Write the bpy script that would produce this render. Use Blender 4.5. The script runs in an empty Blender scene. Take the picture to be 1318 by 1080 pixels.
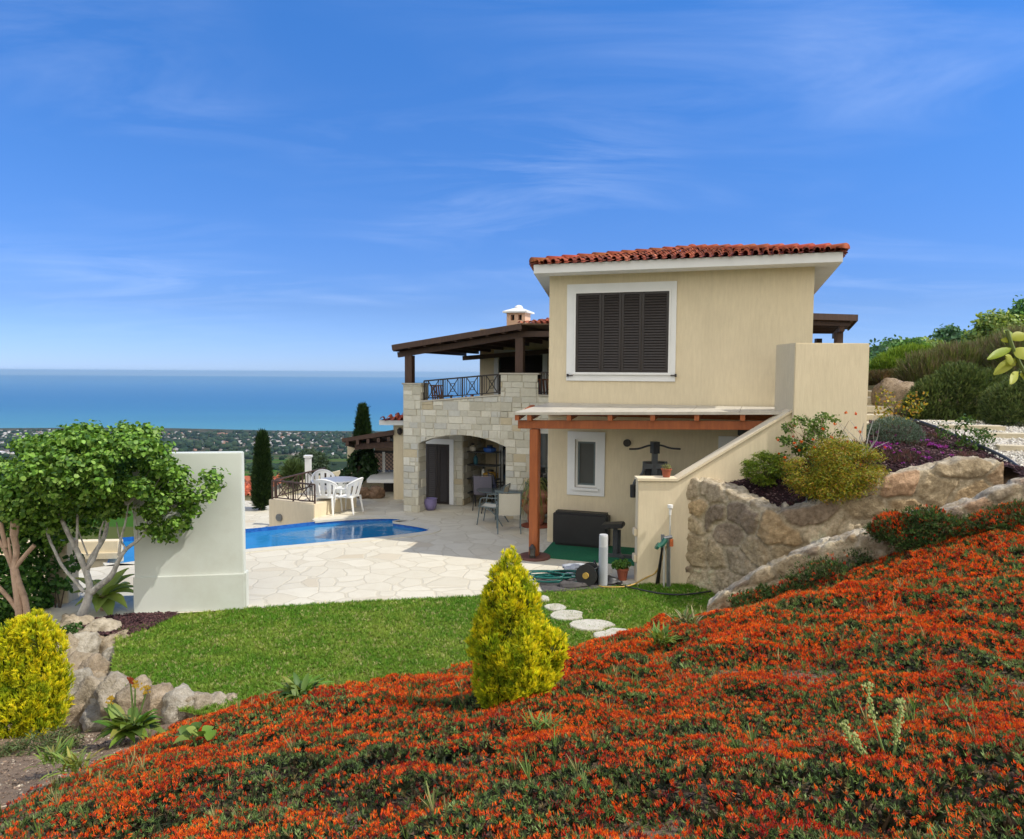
import bpy, bmesh, math, random
import numpy as np
from mathutils import Vector, Matrix, noise
from mathutils.geometry import tessellate_polygon
random.seed(7); RNG = np.random.default_rng(7)
R = math.radians
S = bpy.context.scene
COL = S.collection

# ------------------------------------------------------------------ camera
FPX, CX, CY = 950.0, 659.0, 540.0
H = 3.5
PITCH, ROLL = math.atan(60 / FPX), R(0.35)
cam_d = bpy.data.cameras.new('camera'); cam = bpy.data.objects.new('camera', cam_d); COL.objects.link(cam)
cam_d.sensor_width = 36; cam_d.lens = 36 * FPX / 1318; cam_d.clip_start = 0.05; cam_d.clip_end = 200000
CM = Matrix.Translation((0, 0, H)) @ Matrix.Rotation(R(90) - PITCH, 4, 'X') @ Matrix.Rotation(ROLL, 4, 'Z')
cam.matrix_world = CM
S.camera = cam

# ------------------------------------------------------------------ sky and sun
SUN_EL, SUN_AZ = 51.0, -13.0          # azimuth counted from +X towards +Y
sv = Vector((math.cos(R(SUN_EL)) * math.cos(R(SUN_AZ)), math.cos(R(SUN_EL)) * math.sin(R(SUN_AZ)), math.sin(R(SUN_EL))))
ld = bpy.data.lights.new('sun', 'SUN'); ld.energy = 2.9; ld.angle = R(0.53); ld.color = (1, .95, .86)
sun = bpy.data.objects.new('sun', ld); COL.objects.link(sun); sun.rotation_euler = sv.to_track_quat('Z', 'Y').to_euler()
sun.location = (20, 0, 30)
W = bpy.data.worlds.new('World'); S.world = W; W.use_nodes = True
wn, wl = W.node_tree.nodes, W.node_tree.links
wn.clear()
def wnode(t, **kw):
    n = wn.new(t)
    for k, v in kw.items(): setattr(n, k, v)
    return n
sky = wnode('ShaderNodeTexSky', sky_type='NISHITA', sun_disc=False, sun_elevation=R(SUN_EL), sun_rotation=R(90 - SUN_AZ))
sky.altitude = 300; sky.air_density = 1.0; sky.dust_density = 0.1; sky.ozone_density = 2.0
hs = wnode('ShaderNodeHueSaturation'); hs.inputs['Saturation'].default_value = 1.0
wl.new(sky.outputs[0], hs.inputs['Color'])
tc = wnode('ShaderNodeTexCoord')
sep = wnode('ShaderNodeSeparateXYZ'); wl.new(tc.outputs['Generated'], sep.inputs[0])
def wmath(op, a, b=None):
    n = wnode('ShaderNodeMath', operation=op)
    for i, v in enumerate((a, b)):
        if v is None: continue
        if isinstance(v, (int, float)): n.inputs[i].default_value = v
        else: wl.new(v, n.inputs[i])
    return n.outputs[0]
den = wmath('MAXIMUM', wmath('ADD', sep.outputs[2], 0.12), 0.05)
cx_, cy_ = wmath('DIVIDE', sep.outputs[0], den), wmath('DIVIDE', sep.outputs[1], den)
cmb = wnode('ShaderNodeCombineXYZ'); wl.new(cx_, cmb.inputs[0]); wl.new(cy_, cmb.inputs[1])
mp = wnode('ShaderNodeMapping'); mp.inputs['Rotation'].default_value = (0, 0, R(38)); mp.inputs['Scale'].default_value = (.6, 1.35, 1)
wl.new(cmb.outputs[0], mp.inputs[0])
n1 = wnode('ShaderNodeTexNoise'); n1.inputs['Scale'].default_value = 1.5; n1.inputs['Detail'].default_value = 9; n1.inputs['Roughness'].default_value = .62; n1.inputs['Distortion'].default_value = .9
wl.new(mp.outputs[0], n1.inputs['Vector'])
n2 = wnode('ShaderNodeTexNoise'); n2.inputs['Scale'].default_value = .6; n2.inputs['Detail'].default_value = 3
wl.new(cmb.outputs[0], n2.inputs['Vector'])
r1 = wnode('ShaderNodeMapRange'); r1.inputs[1].default_value = .42; r1.inputs[2].default_value = .82; wl.new(n1.outputs[0], r1.inputs[0])
r2 = wnode('ShaderNodeMapRange'); r2.inputs[1].default_value = .42; r2.inputs[2].default_value = .66; wl.new(n2.outputs[0], r2.inputs[0])
up = wnode('ShaderNodeMapRange'); up.inputs[1].default_value = .02; up.inputs[2].default_value = .12; wl.new(sep.outputs[2], up.inputs[0])
cl = wmath('MULTIPLY', wmath('MULTIPLY', wmath('MULTIPLY', r1.outputs[0], r2.outputs[0]), .20), up.outputs[0])
mx = wnode('ShaderNodeMix', data_type='RGBA'); wl.new(cl, mx.inputs[0])
tn = wnode('ShaderNodeValToRGB'); wl.new(sep.outputs[2], tn.inputs[0])       # bluer, calmer low sky
te = tn.color_ramp.elements; te[0].position = 0.0; te[0].color = (.29, .43, .88, 1); te[1].position = .47; te[1].color = (.25, .59, .99, 1)
for q_p, q_c in ((.084, (.25, .36, .66)), (.245, (.245, .46, .79))):
    q_e = te.new(q_p); q_e.color = (*q_c, 1)
ml = wnode('ShaderNodeMix', data_type='RGBA', blend_type='MULTIPLY'); ml.inputs[0].default_value = 1; wl.new(hs.outputs[0], ml.inputs[6]); wl.new(tn.outputs[0], ml.inputs[7])
wl.new(ml.outputs[2], mx.inputs[6]); mx.inputs[7].default_value = (7.5, 8.0, 8.8, 1)
# unseen bright cloud veil, added behind the camera as neutral fill light
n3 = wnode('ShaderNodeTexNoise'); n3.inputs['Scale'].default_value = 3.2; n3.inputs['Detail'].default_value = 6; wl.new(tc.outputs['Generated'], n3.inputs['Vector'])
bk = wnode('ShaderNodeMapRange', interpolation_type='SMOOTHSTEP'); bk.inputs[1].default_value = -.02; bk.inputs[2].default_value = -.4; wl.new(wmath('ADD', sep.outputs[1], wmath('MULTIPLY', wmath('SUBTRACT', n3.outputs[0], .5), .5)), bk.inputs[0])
fill_veil = wnode('ShaderNodeMix', data_type='RGBA'); fill_veil.inputs[6].default_value = (6.2, 6.0, 5.7, 1); fill_veil.inputs[7].default_value = (8.6, 8.4, 8.0, 1); wl.new(n3.outputs[0], fill_veil.inputs[0])
mv = wnode('ShaderNodeMix', data_type='RGBA'); wl.new(bk.outputs[0], mv.inputs[0]); wl.new(mx.outputs[2], mv.inputs[6]); wl.new(fill_veil.outputs[2], mv.inputs[7])
bg = wnode('ShaderNodeBackground'); bg.inputs['Strength'].default_value = 0.15
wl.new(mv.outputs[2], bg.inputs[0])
wo = wnode('ShaderNodeOutputWorld'); wl.new(bg.outputs[0], wo.inputs[0])
S.view_settings.view_transform = 'Standard'; S.view_settings.look = 'None'; S.view_settings.gamma = 1; S.view_settings.exposure = 0.46
S.render.engine = 'CYCLES'
S.cycles.max_bounces = 6; S.cycles.diffuse_bounces = 3; S.cycles.glossy_bounces = 3; S.cycles.transmission_bounces = 3; S.cycles.transparent_max_bounces = 8
S.cycles.use_denoising = True

# ------------------------------------------------------------------ from a measured direction to a point in the place
RM = CM.to_3x3(); CO = Vector((0, 0, H))
def ray(px, py): return RM @ Vector(((px - CX) / FPX, -(py - CY) / FPX, -1))
def P(px, py, d):                    # at distance d along +Y
    r = ray(px, py); return CO + r * (d / r.y)
def G(px, py, z=0.0):                # on the level z
    r = ray(px, py); return CO + r * ((z - H) / r.z)
def V(px, py, p0, n):                # on the vertical plane through p0 with normal n
    r = ray(px, py); return CO + r * ((Vector(p0) - CO).dot(n) / r.dot(n))
def lerp(a, b, t): return a + (b - a) * t

# ------------------------------------------------------------------ materials
def new_mat(name):
    m = bpy.data.materials.new(name); m.use_nodes = True
    nt = m.node_tree; b = nt.nodes['Principled BSDF']
    return m, nt, b
def N(nt, t, **kw):
    n = nt.nodes.new(t)
    for k, v in kw.items():
        if isinstance(k, str) and hasattr(n, k) and k not in ('inputs',): setattr(n, k, v)
    return n
def c4(c): return (c[0], c[1], c[2], 1)
def coords(nt, scale=(1, 1, 1), rot=(0, 0, 0)):
    g = N(nt, 'ShaderNodeNewGeometry'); m = N(nt, 'ShaderNodeMapping'); m.inputs['Scale'].default_value = scale; m.inputs['Rotation'].default_value = rot
    nt.links.new(g.outputs['Position'], m.inputs[0]); return m.outputs[0]
def noise_tex(nt, vec, scale, detail=5, rough=.6):
    n = N(nt, 'ShaderNodeTexNoise'); n.inputs['Scale'].default_value = scale; n.inputs['Detail'].default_value = detail; n.inputs['Roughness'].default_value = rough
    nt.links.new(vec, n.inputs['Vector']); return n.outputs[0]
def mixc(nt, fac, a, b, blend='MIX'):
    n = N(nt, 'ShaderNodeMix', data_type='RGBA', blend_type=blend)
    for s, v in ((0, fac), (6, a), (7, b)):
        if isinstance(v, (int, float)): n.inputs[s].default_value = v
        elif isinstance(v, (tuple, list)): n.inputs[s].default_value = c4(v)
        else: nt.links.new(v, n.inputs[s])
    return n.outputs[2]
def mrange(nt, v, a, b, c=0, d=1):
    n = N(nt, 'ShaderNodeMapRange'); nt.links.new(v, n.inputs[0])
    for i, x in zip((1, 2, 3, 4), (a, b, c, d)): n.inputs[i].default_value = x
    return n.outputs[0]
def bump(nt, b, h, strength=.3, dist=.02):
    n = N(nt, 'ShaderNodeBump'); n.inputs['Strength'].default_value = strength; n.inputs['Distance'].default_value = dist
    nt.links.new(h, n.inputs['Height']); nt.links.new(n.outputs[0], b.inputs['Normal'])
def mat(name, c1, c2=None, scale=4, rough=.7, stretch=(1, 1, 1), bmp=0, bscale=None, metal=0, spec=.5, bdist=.01, dirt=None, dscale=.8):
    m, nt, b = new_mat(name)
    v = coords(nt, stretch)
    c2 = c2 or tuple(x * .82 for x in c1)
    f = mrange(nt, noise_tex(nt, v, scale), .32, .68)
    col = mixc(nt, f, c1, c2)
    if dirt:
        v2 = coords(nt); col = mixc(nt, mrange(nt, noise_tex(nt, v2, dscale, 6, .7), .5, .78), col, dirt)
    nt.links.new(col, b.inputs['Base Color'])
    b.inputs['Roughness'].default_value = rough; b.inputs['Metallic'].default_value = metal; b.inputs['Specular IOR Level'].default_value = spec
    if bmp: bump(nt, b, noise_tex(nt, v, bscale or scale * 4), bmp, bdist)
    return m
def leaf_mat(name, trans=.3, rough=.5, spec=.35, sat=1.0):
    m, nt, b = new_mat(name)
    a = N(nt, 'ShaderNodeAttribute'); a.attribute_name = 'col'
    nt.links.new(a.outputs['Color'], b.inputs['Base Color'])
    b.inputs['Roughness'].default_value = rough; b.inputs['Specular IOR Level'].default_value = spec
    t = N(nt, 'ShaderNodeBsdfTranslucent'); nt.links.new(mixc(nt, 1, a.outputs['Color'], (1.35, 1.25, .6), 'MULTIPLY'), t.inputs[0])
    mx = N(nt, 'ShaderNodeMixShader'); mx.inputs[0].default_value = trans
    nt.links.new(b.outputs[0], mx.inputs[1]); nt.links.new(t.outputs[0], mx.inputs[2])
    nt.links.new(mx.outputs[0], nt.nodes['Material Output'].inputs[0])
    return m
def attr_mat(name, rough=.85, nscale=14, bmp=.5, bdist=.01, namt=.45, spec=.3):
    m, nt, b = new_mat(name)
    a = N(nt, 'ShaderNodeAttribute'); a.attribute_name = 'col'
    v = coords(nt)
    f = mrange(nt, noise_tex(nt, v, nscale, 8, .7), .3, .7)
    dk = mixc(nt, 1, a.outputs['Color'], (1 - namt, 1 - namt * 1.05, 1 - namt * 1.15), 'MULTIPLY')
    nt.links.new(mixc(nt, f, a.outputs['Color'], dk), b.inputs['Base Color'])
    b.inputs['Roughness'].default_value = rough; b.inputs['Specular IOR Level'].default_value = spec
    if bmp: bump(nt, b, noise_tex(nt, v, nscale * 2.2, 8, .7), bmp, bdist)
    return m

M = {}
def plaster(name, c1, c2, str_=.35):
    m, nt, b = new_mat(name)
    v = coords(nt, (1, 1, .13)); v1 = coords(nt)
    s = noise_tex(nt, v, 26, 5, .7)
    big = noise_tex(nt, v1, .9, 6, .65)
    col = mixc(nt, mrange(nt, s, .35, .68), c1, c2)
    col = mixc(nt, mrange(nt, big, .45, .8, 0, .45), col, tuple(x * .8 for x in c2))
    vs = coords(nt, (1, 1, .05)); st = noise_tex(nt, vs, 3.5, 4, .6)
    col = mixc(nt, mrange(nt, st, .56, .8, 0, .16), col, tuple(x * .62 for x in c2))
    nt.links.new(col, b.inputs['Base Color']); b.inputs['Roughness'].default_value = .92; b.inputs['Specular IOR Level'].default_value = .15
    bump(nt, b, s, str_, .012)
    return m
M['plaster'] = plaster('tan_plaster', (.73, .63, .44), (.66, .565, .39))
M['plaster2'] = plaster('pale_plaster', (.76, .655, .465), (.69, .59, .415), .25)
M['cream_wall'] = mat('cream_smooth_paint', (.66, .69, .63), (.62, .65, .59), 1.2, .8, bmp=.1, bscale=60, dirt=(.53, .53, .46), dscale=.55)
M['white'] = mat('white_paint', (.8, .8, .78), (.74, .74, .72), 3, .55)
M['white_trim'] = mat('white_trim', (.78, .79, .78), (.72, .73, .72), 2, .7, bmp=.08, bscale=50)
M['plastic'] = mat('white_plastic', (.82, .82, .80), (.76, .76, .74), 3, .5, spec=.3)
M['shutter'] = mat('dark_brown_louvre', (.022, .017, .016), (.030, .023, .021), 8, .45)
M['darkwood'] = mat('dark_stained_wood', (.05, .024, .015), (.085, .042, .025), 5, .6, stretch=(6, 6, 1), bmp=.15)
M['board'] = mat('pergola_boards', (.14, .08, .045), (.2, .12, .065), 4, .65, bmp=.15)
M['redwood'] = mat('red_stained_wood', (.37, .105, .026), (.27, .07, .018), 4, .5, stretch=(5, 5, .8), bmp=.2, bscale=18)
M['iron'] = mat('dark_iron', (.02, .015, .013), (.03, .022, .018), 9, .5)
M['rust_iron'] = mat('brown_iron', (.06, .035, .025), (.09, .05, .035), 9, .6)
M['grey_metal'] = mat('grey_painted_metal', (.12, .16, .165), (.1, .13, .135), 9, .45)
M['sling'] = mat('beige_sling_mesh', (.66, .63, .53), (.6, .57, .48), 60, .8)
M['sling_dark'] = mat('mauve_sling_mesh', (.17, .16, .2), (.14, .13, .17), 60, .8)
M['table_glass'] = mat('smoked_glass', (.1, .12, .12), (.08, .1, .1), 3, .08)
M['glass'] = mat('window_glass', (.03, .033, .035), (.02, .022, .024), 1, .06, spec=.8)
M['screen'] = mat('screen_reflection_tone', (.07, .075, .075), (.055, .06, .06), 2, .35)
M['black'] = mat('black_vinyl', (.011, .011, .012), (.016, .016, .017), 6, .5, bmp=.1)
M['blackmetal'] = mat('black_metal', (.018, .019, .021), (.03, .03, .033), 8, .4)
M['gymgrey'] = mat('gym_grey_steel', (.07, .075, .08), (.05, .055, .06), 8, .4)
M['carpet'] = mat('green_turf_carpet', (.006, .15, .06), (.004, .11, .045), 26, .95, bmp=.7, bscale=160, bdist=.02, dirt=(.012, .17, .075), dscale=2)
M['terracotta'] = mat('terracotta', (.35, .095, .045), (.26, .07, .035), 9, .8, bmp=.2)
M['terracotta2'] = mat('pink_terracotta', (.42, .19, .13), (.33, .13, .09), 9, .8, bmp=.2)
M['lilac'] = mat('lilac_glaze', (.24, .2, .4), (.2, .17, .34), 9, .4)
M['bollard'] = mat('pale_grey_plastic', (.42, .44, .47), (.37, .39, .42), 5, .5)
M['hose_green'] = mat('green_hose', (.0, .075, .062), (.0, .1, .08), 14, .4)
M['hose_yellow'] = mat('yellow_hose', (.5, .32, .06), (.4, .25, .05), 14, .5)
M['pipe_black'] = mat('black_poly_pipe', (.012, .013, .014), (.022, .023, .025), 10, .5)
M['pvc'] = mat('white_pipe', (.6, .6, .55), (.5, .5, .45), 10, .5)
M['galv'] = mat('galvanised_pipe', (.25, .26, .27), (.18, .19, .2), 20, .4, metal=.6)
M['mat_grey'] = mat('dusty_rubber_mat', (.1, .09, .085), (.055, .05, .048), 16, .95, bmp=.6, bscale=60)
M['tool_green'] = mat('green_tool_plastic', (.03, .16, .11), (.025, .13, .09), 10, .4)
M['orange_pl'] = mat('orange_connector', (.6, .16, .05), (.5, .13, .04), 10, .4)
M['canopy'] = mat('dusty_canopy_sheet', (.56, .52, .44), (.48, .44, .36), 5, .45, dirt=(.42, .38, .30), dscale=2.2)
M['chairwood'] = mat('orange_wood', (.3, .1, .03), (.2, .065, .02), 6, .5, stretch=(4, 4, 1))
M['blue_pl'] = mat('blue_plastic', (.02, .12, .5), (.02, .1, .4), 4, .4)
M['yellow_pl'] = mat('yellow_cloth', (.5, .28, .03), (.4, .22, .03), 4, .7)
M['teal_pl'] = mat('teal_bottle', (.02, .12, .16), (.02, .1, .13), 4, .4)
M['concrete'] = mat('pale_concrete', (.52, .48, .4), (.44, .4, .33), 5, .9, bmp=.3, dirt=(.34, .31, .25))
M['sleeper'] = mat('limestone_step', (.62, .54, .38), (.52, .45, .31), 5, .9, bmp=.4, bscale=30, dirt=(.38, .33, .24))
M['step_slab'] = mat('white_stepping_slab', (.56, .53, .45), (.46, .43, .35), 7, .9, bmp=.5, bscale=30, dirt=(.36, .33, .22), dscale=4)
M['ashlar'] = attr_mat('limestone_ashlar', .9, 16, .5, .008, .16)
M['mortar'] = mat('ashlar_joint', (.52, .47, .37), (.44, .4, .31), 9, .95)
M['rubble'] = attr_mat('rubble_stone', .92, 13, 1, .05, .6)
M['rock'] = attr_mat('weathered_rock', .92, 9, 1, .06, .6)
M['tile'] = attr_mat('clay_roof_tile', .75, 9, .3, .006, .5)
M['bark_pale'] = mat('pale_grey_bark', (.66, .64, .60), (.33, .31, .28), 12, .95, stretch=(1, 1, .5), bmp=1, bscale=40, dirt=(.13, .12, .11), dscale=9)
M['bark_tan'] = mat('tan_pink_bark', (.56, .40, .29), (.38, .26, .18), 10, .95, stretch=(1, 1, .4), bmp=1, bscale=36, dirt=(.2, .14, .1), dscale=8)
M['bark_dark'] = mat('dark_bark', (.06, .045, .03), (.09, .065, .045), 9, .95, bmp=.4)
M['leaf'] = leaf_mat('leaf', .3)
M['needle'] = leaf_mat('needle_foliage', .2, .6, .2)
M['petal'] = leaf_mat('petal', .35, .5, .25)
M['chip'] = leaf_mat('mulch_chip', 0, .9, .15)

# ------------------------------------------------------------------ mesh building
class MB:
    def __init__(s): s.v, s.f, s.c = [], [], []
    def add(s, vs, fs, col=None):
        o = len(s.v); s.v += [tuple(v) for v in vs]; s.f += [tuple(i + o for i in f) for f in fs]
        s.c += [col or (.5, .5, .5)] * len(vs) if not (isinstance(col, list)) else col
        return s
    def hexa(s, b, t, col=None):     # four bottom and four top points, counter-clockwise seen from above
        return s.add(list(b) + list(t), [(3, 2, 1, 0), (4, 5, 6, 7), (0, 1, 5, 4), (1, 2, 6, 5), (2, 3, 7, 6), (3, 0, 4, 7)], col)
    def box(s, c, size, rz=0, rot=None, col=None):
        hx, hy, hz = size[0] / 2, size[1] / 2, size[2] / 2
        m = rot if rot is not None else Matrix.Rotation(rz, 3, 'Z')
        p = [Vector(c) + m @ Vector(q) for q in ((-hx, -hy, -hz), (hx, -hy, -hz), (hx, hy, -hz), (-hx, hy, -hz), (-hx, -hy, hz), (hx, -hy, hz), (hx, hy, hz), (-hx, hy, hz))]
        return s.hexa(p[:4], p[4:], col)
    def bar(s, a, b, w, h=None, up=(0, 0, 1), col=None):   # rectangular bar from a to b
        a, b = Vector(a), Vector(b); d = (b - a).normalized(); u = Vector(up)
        if abs(d.dot(u)) > .98: u = Vector((0, 1, 0)) if abs(d.y) < .9 else Vector((1, 0, 0))
        x = d.cross(u).normalized(); y = x.cross(d).normalized(); h = h or w
        q = [(-w / 2, -h / 2), (w / 2, -h / 2), (w / 2, h / 2), (-w / 2, h / 2)]
        A = [a + x * i + y * j for i, j in q]; B = [b + x * i + y * j for i, j in q]
        return s.add(A + B, [(0, 1, 2, 3), (7, 6, 5, 4), (0, 4, 5, 1), (1, 5, 6, 2), (2, 6, 7, 3), (3, 7, 4, 0)], col)
    def tube(s, pts, r, n=8, col=None, caps=True):
        pts = [Vector(p) for p in pts]; k = len(pts)
        rs = r if isinstance(r, (list, tuple)) else [r] * k
        vs, fs = [], []; px = None
        for i, p in enumerate(pts):
            d = (pts[min(i + 1, k - 1)] - pts[max(i - 1, 0)]).normalized()
            if px is None:
                a = Vector((0, 0, 1)) if abs(d.z) < .9 else Vector((1, 0, 0)); px = d.cross(a).normalized()
            else: px = (px - d * px.dot(d)).normalized()
            py = d.cross(px)
            for j in range(n):
                t = 2 * math.pi * j / n; vs.append(p + (px * math.cos(t) + py * math.sin(t)) * rs[i])
        for i in range(k - 1):
            for j in range(n):
                a, b = i * n + j, i * n + (j + 1) % n; fs.append((a, b, b + n, a + n))
        if caps: fs += [tuple(range(n))[::-1], tuple(range((k - 1) * n, k * n))]
        return s.add(vs, fs, col)
    def lathe(s, c, prof, n=20, col=None):   # profile of (radius, height)
        c = Vector(c); vs, fs = [], []
        for r, z in prof:
            for j in range(n):
                t = 2 * math.pi * j / n; vs.append(c + Vector((r * math.cos(t), r * math.sin(t), z)))
        for i in range(len(prof) - 1):
            for j in range(n):
                a, b = i * n + j, i * n + (j + 1) % n; fs.append((a, b, b + n, a + n))
        fs += [tuple(range(n))[::-1], tuple(range((len(prof) - 1) * n, len(prof) * n))]
        return s.add(vs, fs, col)
    def prism(s, poly, d, col=None):          # polygon pushed along d
        d = Vector(d); k = len(poly); p = [Vector(q) for q in poly]
        vs = p + [q + d for q in p]
        fs = [tuple(t) for t in tessellate_polygon([p])]
        fs = fs + [tuple(i + k for i in f[::-1]) for f in fs]
        fs += [(i, (i + 1) % k, (i + 1) % k + k, i + k) for i in range(k)]
        return s.add(vs, fs, col)
    def sheet(s, poly, col=None):
        p = [Vector(q) for q in poly]
        fs = []
        for t in tessellate_polygon([p]):
            a, b, c = t
            if (p[b] - p[a]).cross(p[c] - p[a]).z < 0: t = (c, b, a)
            fs.append(tuple(t))
        return s.add(p, fs, col)
    def build(s, name, m, parent=None, smooth=False, bevel=0, recalc=True):
        me = bpy.data.meshes.new(name); o = bpy.data.objects.new(name, me); COL.objects.link(o)
        base = Vector((0, 0, 0)); q = parent
        while q is not None: base += q.location; q = q.parent
        me.from_pydata([tuple(Vector(v) - base) for v in s.v], [], s.f)
        at = me.attributes.new('col', 'FLOAT_COLOR', 'POINT')
        at.data.foreach_set('color', np.array([(c[0], c[1], c[2], 1) for c in s.c], 'f').ravel())
        if recalc or bevel:
            bm = bmesh.new(); bm.from_mesh(me)
            if recalc: bmesh.ops.recalc_face_normals(bm, faces=bm.faces)
            if bevel: bmesh.ops.bevel(bm, geom=bm.edges[:], offset=bevel, segments=2, affect='EDGES', clamp_overlap=True)
            bm.to_mesh(me); bm.free()
        me.materials.append(m)
        if smooth:
            me.polygons.foreach_set('use_smooth', [True] * len(me.polygons)); me.update()
        if parent is not None: o.parent = parent
        return o
def tag(o, label=None, cat=None, group=None, kind=None):
    if label: o['label'] = label
    if cat: o['category'] = cat
    if group: o['group'] = group
    if kind: o['kind'] = kind
    return o
def thing(name, loc, label, cat, group=None, rz=0):
    o = bpy.data.objects.new(name, None); COL.objects.link(o); o.empty_display_size = .2
    o.location = loc; o.rotation_euler = (0, 0, rz)
    return tag(o, label, cat, group)
def copy_tree(o, parent=None):
    c = o.copy(); COL.objects.link(c)
    if parent is not None: c.parent = parent
    for ch in list(o.children): copy_tree(ch, c)
    return c
def place(o, loc, rz, label, group=None):
    o.location = loc; o.rotation_euler = (0, 0, rz); o['label'] = label
    if group: o['group'] = group
    return o
def np_mesh(name, verts, faces, cols, m, parent=None, smooth=False):
    """verts (n,3), faces (f,k) all of one length, cols (n,3)"""
    me = bpy.data.meshes.new(name); o = bpy.data.objects.new(name, me); COL.objects.link(o)
    base = np.zeros(3); q = parent
    while q is not None: base += np.array(q.location); q = q.parent
    v = np.asarray(verts, 'f') - base.astype('f'); f = np.asarray(faces, 'i'); k = f.shape[1]
    me.vertices.add(len(v)); me.vertices.foreach_set('co', v.ravel())
    me.loops.add(f.size); me.loops.foreach_set('vertex_index', f.ravel())
    me.polygons.add(len(f)); me.polygons.foreach_set('loop_start', np.arange(0, f.size, k, dtype='i'))
    me.update(calc_edges=True)
    if cols is not None:
        at = me.attributes.new('col', 'FLOAT_COLOR', 'POINT')
        at.data.foreach_set('color', np.concatenate([np.asarray(cols, 'f'), np.ones((len(v), 1), 'f')], 1).ravel())
    if smooth: me.polygons.foreach_set('use_smooth', np.ones(len(f), bool)); me.update()
    me.materials.append(m)
    if parent is not None: o.parent = parent
    return o
def unit(a): return a / np.maximum(np.linalg.norm(a, axis=-1, keepdims=True), 1e-9)
def frames(z, roll=None):
    """rotation matrices whose third column is z, with a random turn about it"""
    z = unit(z); n = len(z); r = RNG.normal(size=(n, 3)); x = unit(np.cross(r, z)); y = np.cross(z, x)
    return np.stack([x, y, z], 2)
def scatter(name, tv, tf, pos, rot, scale, col, m, parent=None, tcol=None, smooth=False):
    """many small pieces (leaves, blades, chips) of one plant in one mesh"""
    tv = np.asarray(tv, 'f'); tf = np.asarray(tf, 'i'); n, k = len(pos), len(tv)
    sc = np.asarray(scale, 'f'); sc = sc[:, None, None] if sc.ndim == 1 else sc[:, None, :]
    v = np.einsum('nij,nkj->nki', rot, tv[None] * sc) + np.asarray(pos)[:, None, :]
    f = tf[None] + (np.arange(n, dtype='i') * k)[:, None, None]
    c = np.repeat(np.asarray(col, 'f')[:, None, :], k, 1)
    if tcol is not None: c = c * np.asarray(tcol, 'f')[None]
    return np_mesh(name, v.reshape(-1, 3), f.reshape(-1, tf.shape[1]), c.reshape(-1, 3), m, parent, smooth)
def cols(n, pal, jit=.18, w=None):
    pal = np.array(pal, 'f'); i = RNG.choice(len(pal), n, p=w)
    return np.clip(pal[i] * (1 + RNG.normal(0, jit, (n, 1))), .002, .95)
# leaf shapes: z is the face normal, x the length (flat leaves); z the length (blades, sprays)
LEAF = ([(0, 0, 0), (.35, .3, .07), (.8, .22, .02), (1, 0, -.08), (.8, -.22, .02), (.35, -.3, .07)], [(0, 3, 2, 1), (0, 5, 4, 3)])
ROUND = ([(0, 0, 0), (.15, .42, .1), (.62, .46, .06), (1, 0, -.12), (.62, -.46, .06), (.15, -.42, .1)], [(0, 3, 2, 1), (0, 5, 4, 3)])
NARROW = ([(0, 0, 0), (.4, .1, .03), (.8, .07, .01), (1, 0, -.05), (.8, -.07, .01), (.4, -.1, .03)], [(0, 3, 2, 1), (0, 5, 4, 3)])
def spray(nb=5, w=.07, spread=.5, seed=1):
    r = np.random.default_rng(seed); v, f = [], []
    for i in range(nb):
        a = r.uniform(0, 2 * math.pi); t = r.uniform(.1, spread); l = r.uniform(.6, 1.0)
        d = np.array([math.sin(t) * math.cos(a), math.sin(t) * math.sin(a), math.cos(t)]); s = np.array([-math.sin(a), math.cos(a), 0])
        o = len(v); b = d * .0
        v += [b - s * w * .6, b + s * w * .6, d * l * .55 + s * w, d * l * .55 - s * w]
        v += [d * l + s * w * .3 + np.array([0, 0, -.06]), d * l - s * w * .3 + np.array([0, 0, -.06])]
        f += [(o, o + 1, o + 2, o + 3), (o + 3, o + 2, o + 4, o + 5)]
    return np.array(v), np.array(f)
def lumps_points(lumps, n, shell=(.72, 1.05), drop_inside=.8, low=-1.0):
    """points and outward directions near the surface of a union of ellipsoids"""
    C = np.array([l[0] for l in lumps], 'f'); A = np.array([l[1] for l in lumps], 'f')
    w = (A[:, 0] * A[:, 1] + A[:, 1] * A[:, 2] + A[:, 0] * A[:, 2]); w = w / w.sum()
    pos, nor = [], []; got = 0
    while got < n:
        m = int((n - got) * 1.6) + 50
        i = RNG.choice(len(C), m, p=w); d = unit(RNG.normal(size=(m, 3))); r = RNG.uniform(*shell, (m, 1))
        p = C[i] + d * A[i] * r
        ok = d[:, 2] > low
        for j in range(len(C)):
            q = (((p - C[j]) / (A[j] * drop_inside)) ** 2).sum(1); ok &= (q > 1) | (i == j)
        pos.append(p[ok]); nor.append(unit(d[ok] / A[i][ok])); got += int(ok.sum())
    return np.concatenate(pos)[:n], np.concatenate(nor)[:n]
def clump(pos, scale, seed=0):
    """slowly varying value 0..1 through space, for light and dark varieties of growth"""
    o = seed * 13.7
    return np.array([noise.noise(Vector((p[0] * scale + o, p[1] * scale, p[2] * scale))) for p in pos]) * .5 + .5
def crown(name, lumps, n, size, shape, pal, m, parent=None, upb=.5, rnd=.6, gap=.0, gscale=2.5, shell=(.72, 1.05), blade=False, jit=.18, low=-1.0, drop=.8):
    p, nn = lumps_points(lumps, n, shell, drop, low)
    if gap > 0:
        keep = clump(p, gscale, random.randint(0, 50)) > gap; p, nn = p[keep], nn[keep]
    k = len(p); d = unit(nn + np.array([0, 0, upb]) + RNG.normal(0, rnd, (k, 3)))
    s = size * RNG.uniform(.6, 1.25, k)
    return scatter(name, shape[0], shape[1], p, frames(d), s, cols(k, pal, jit), m, parent)
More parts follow.
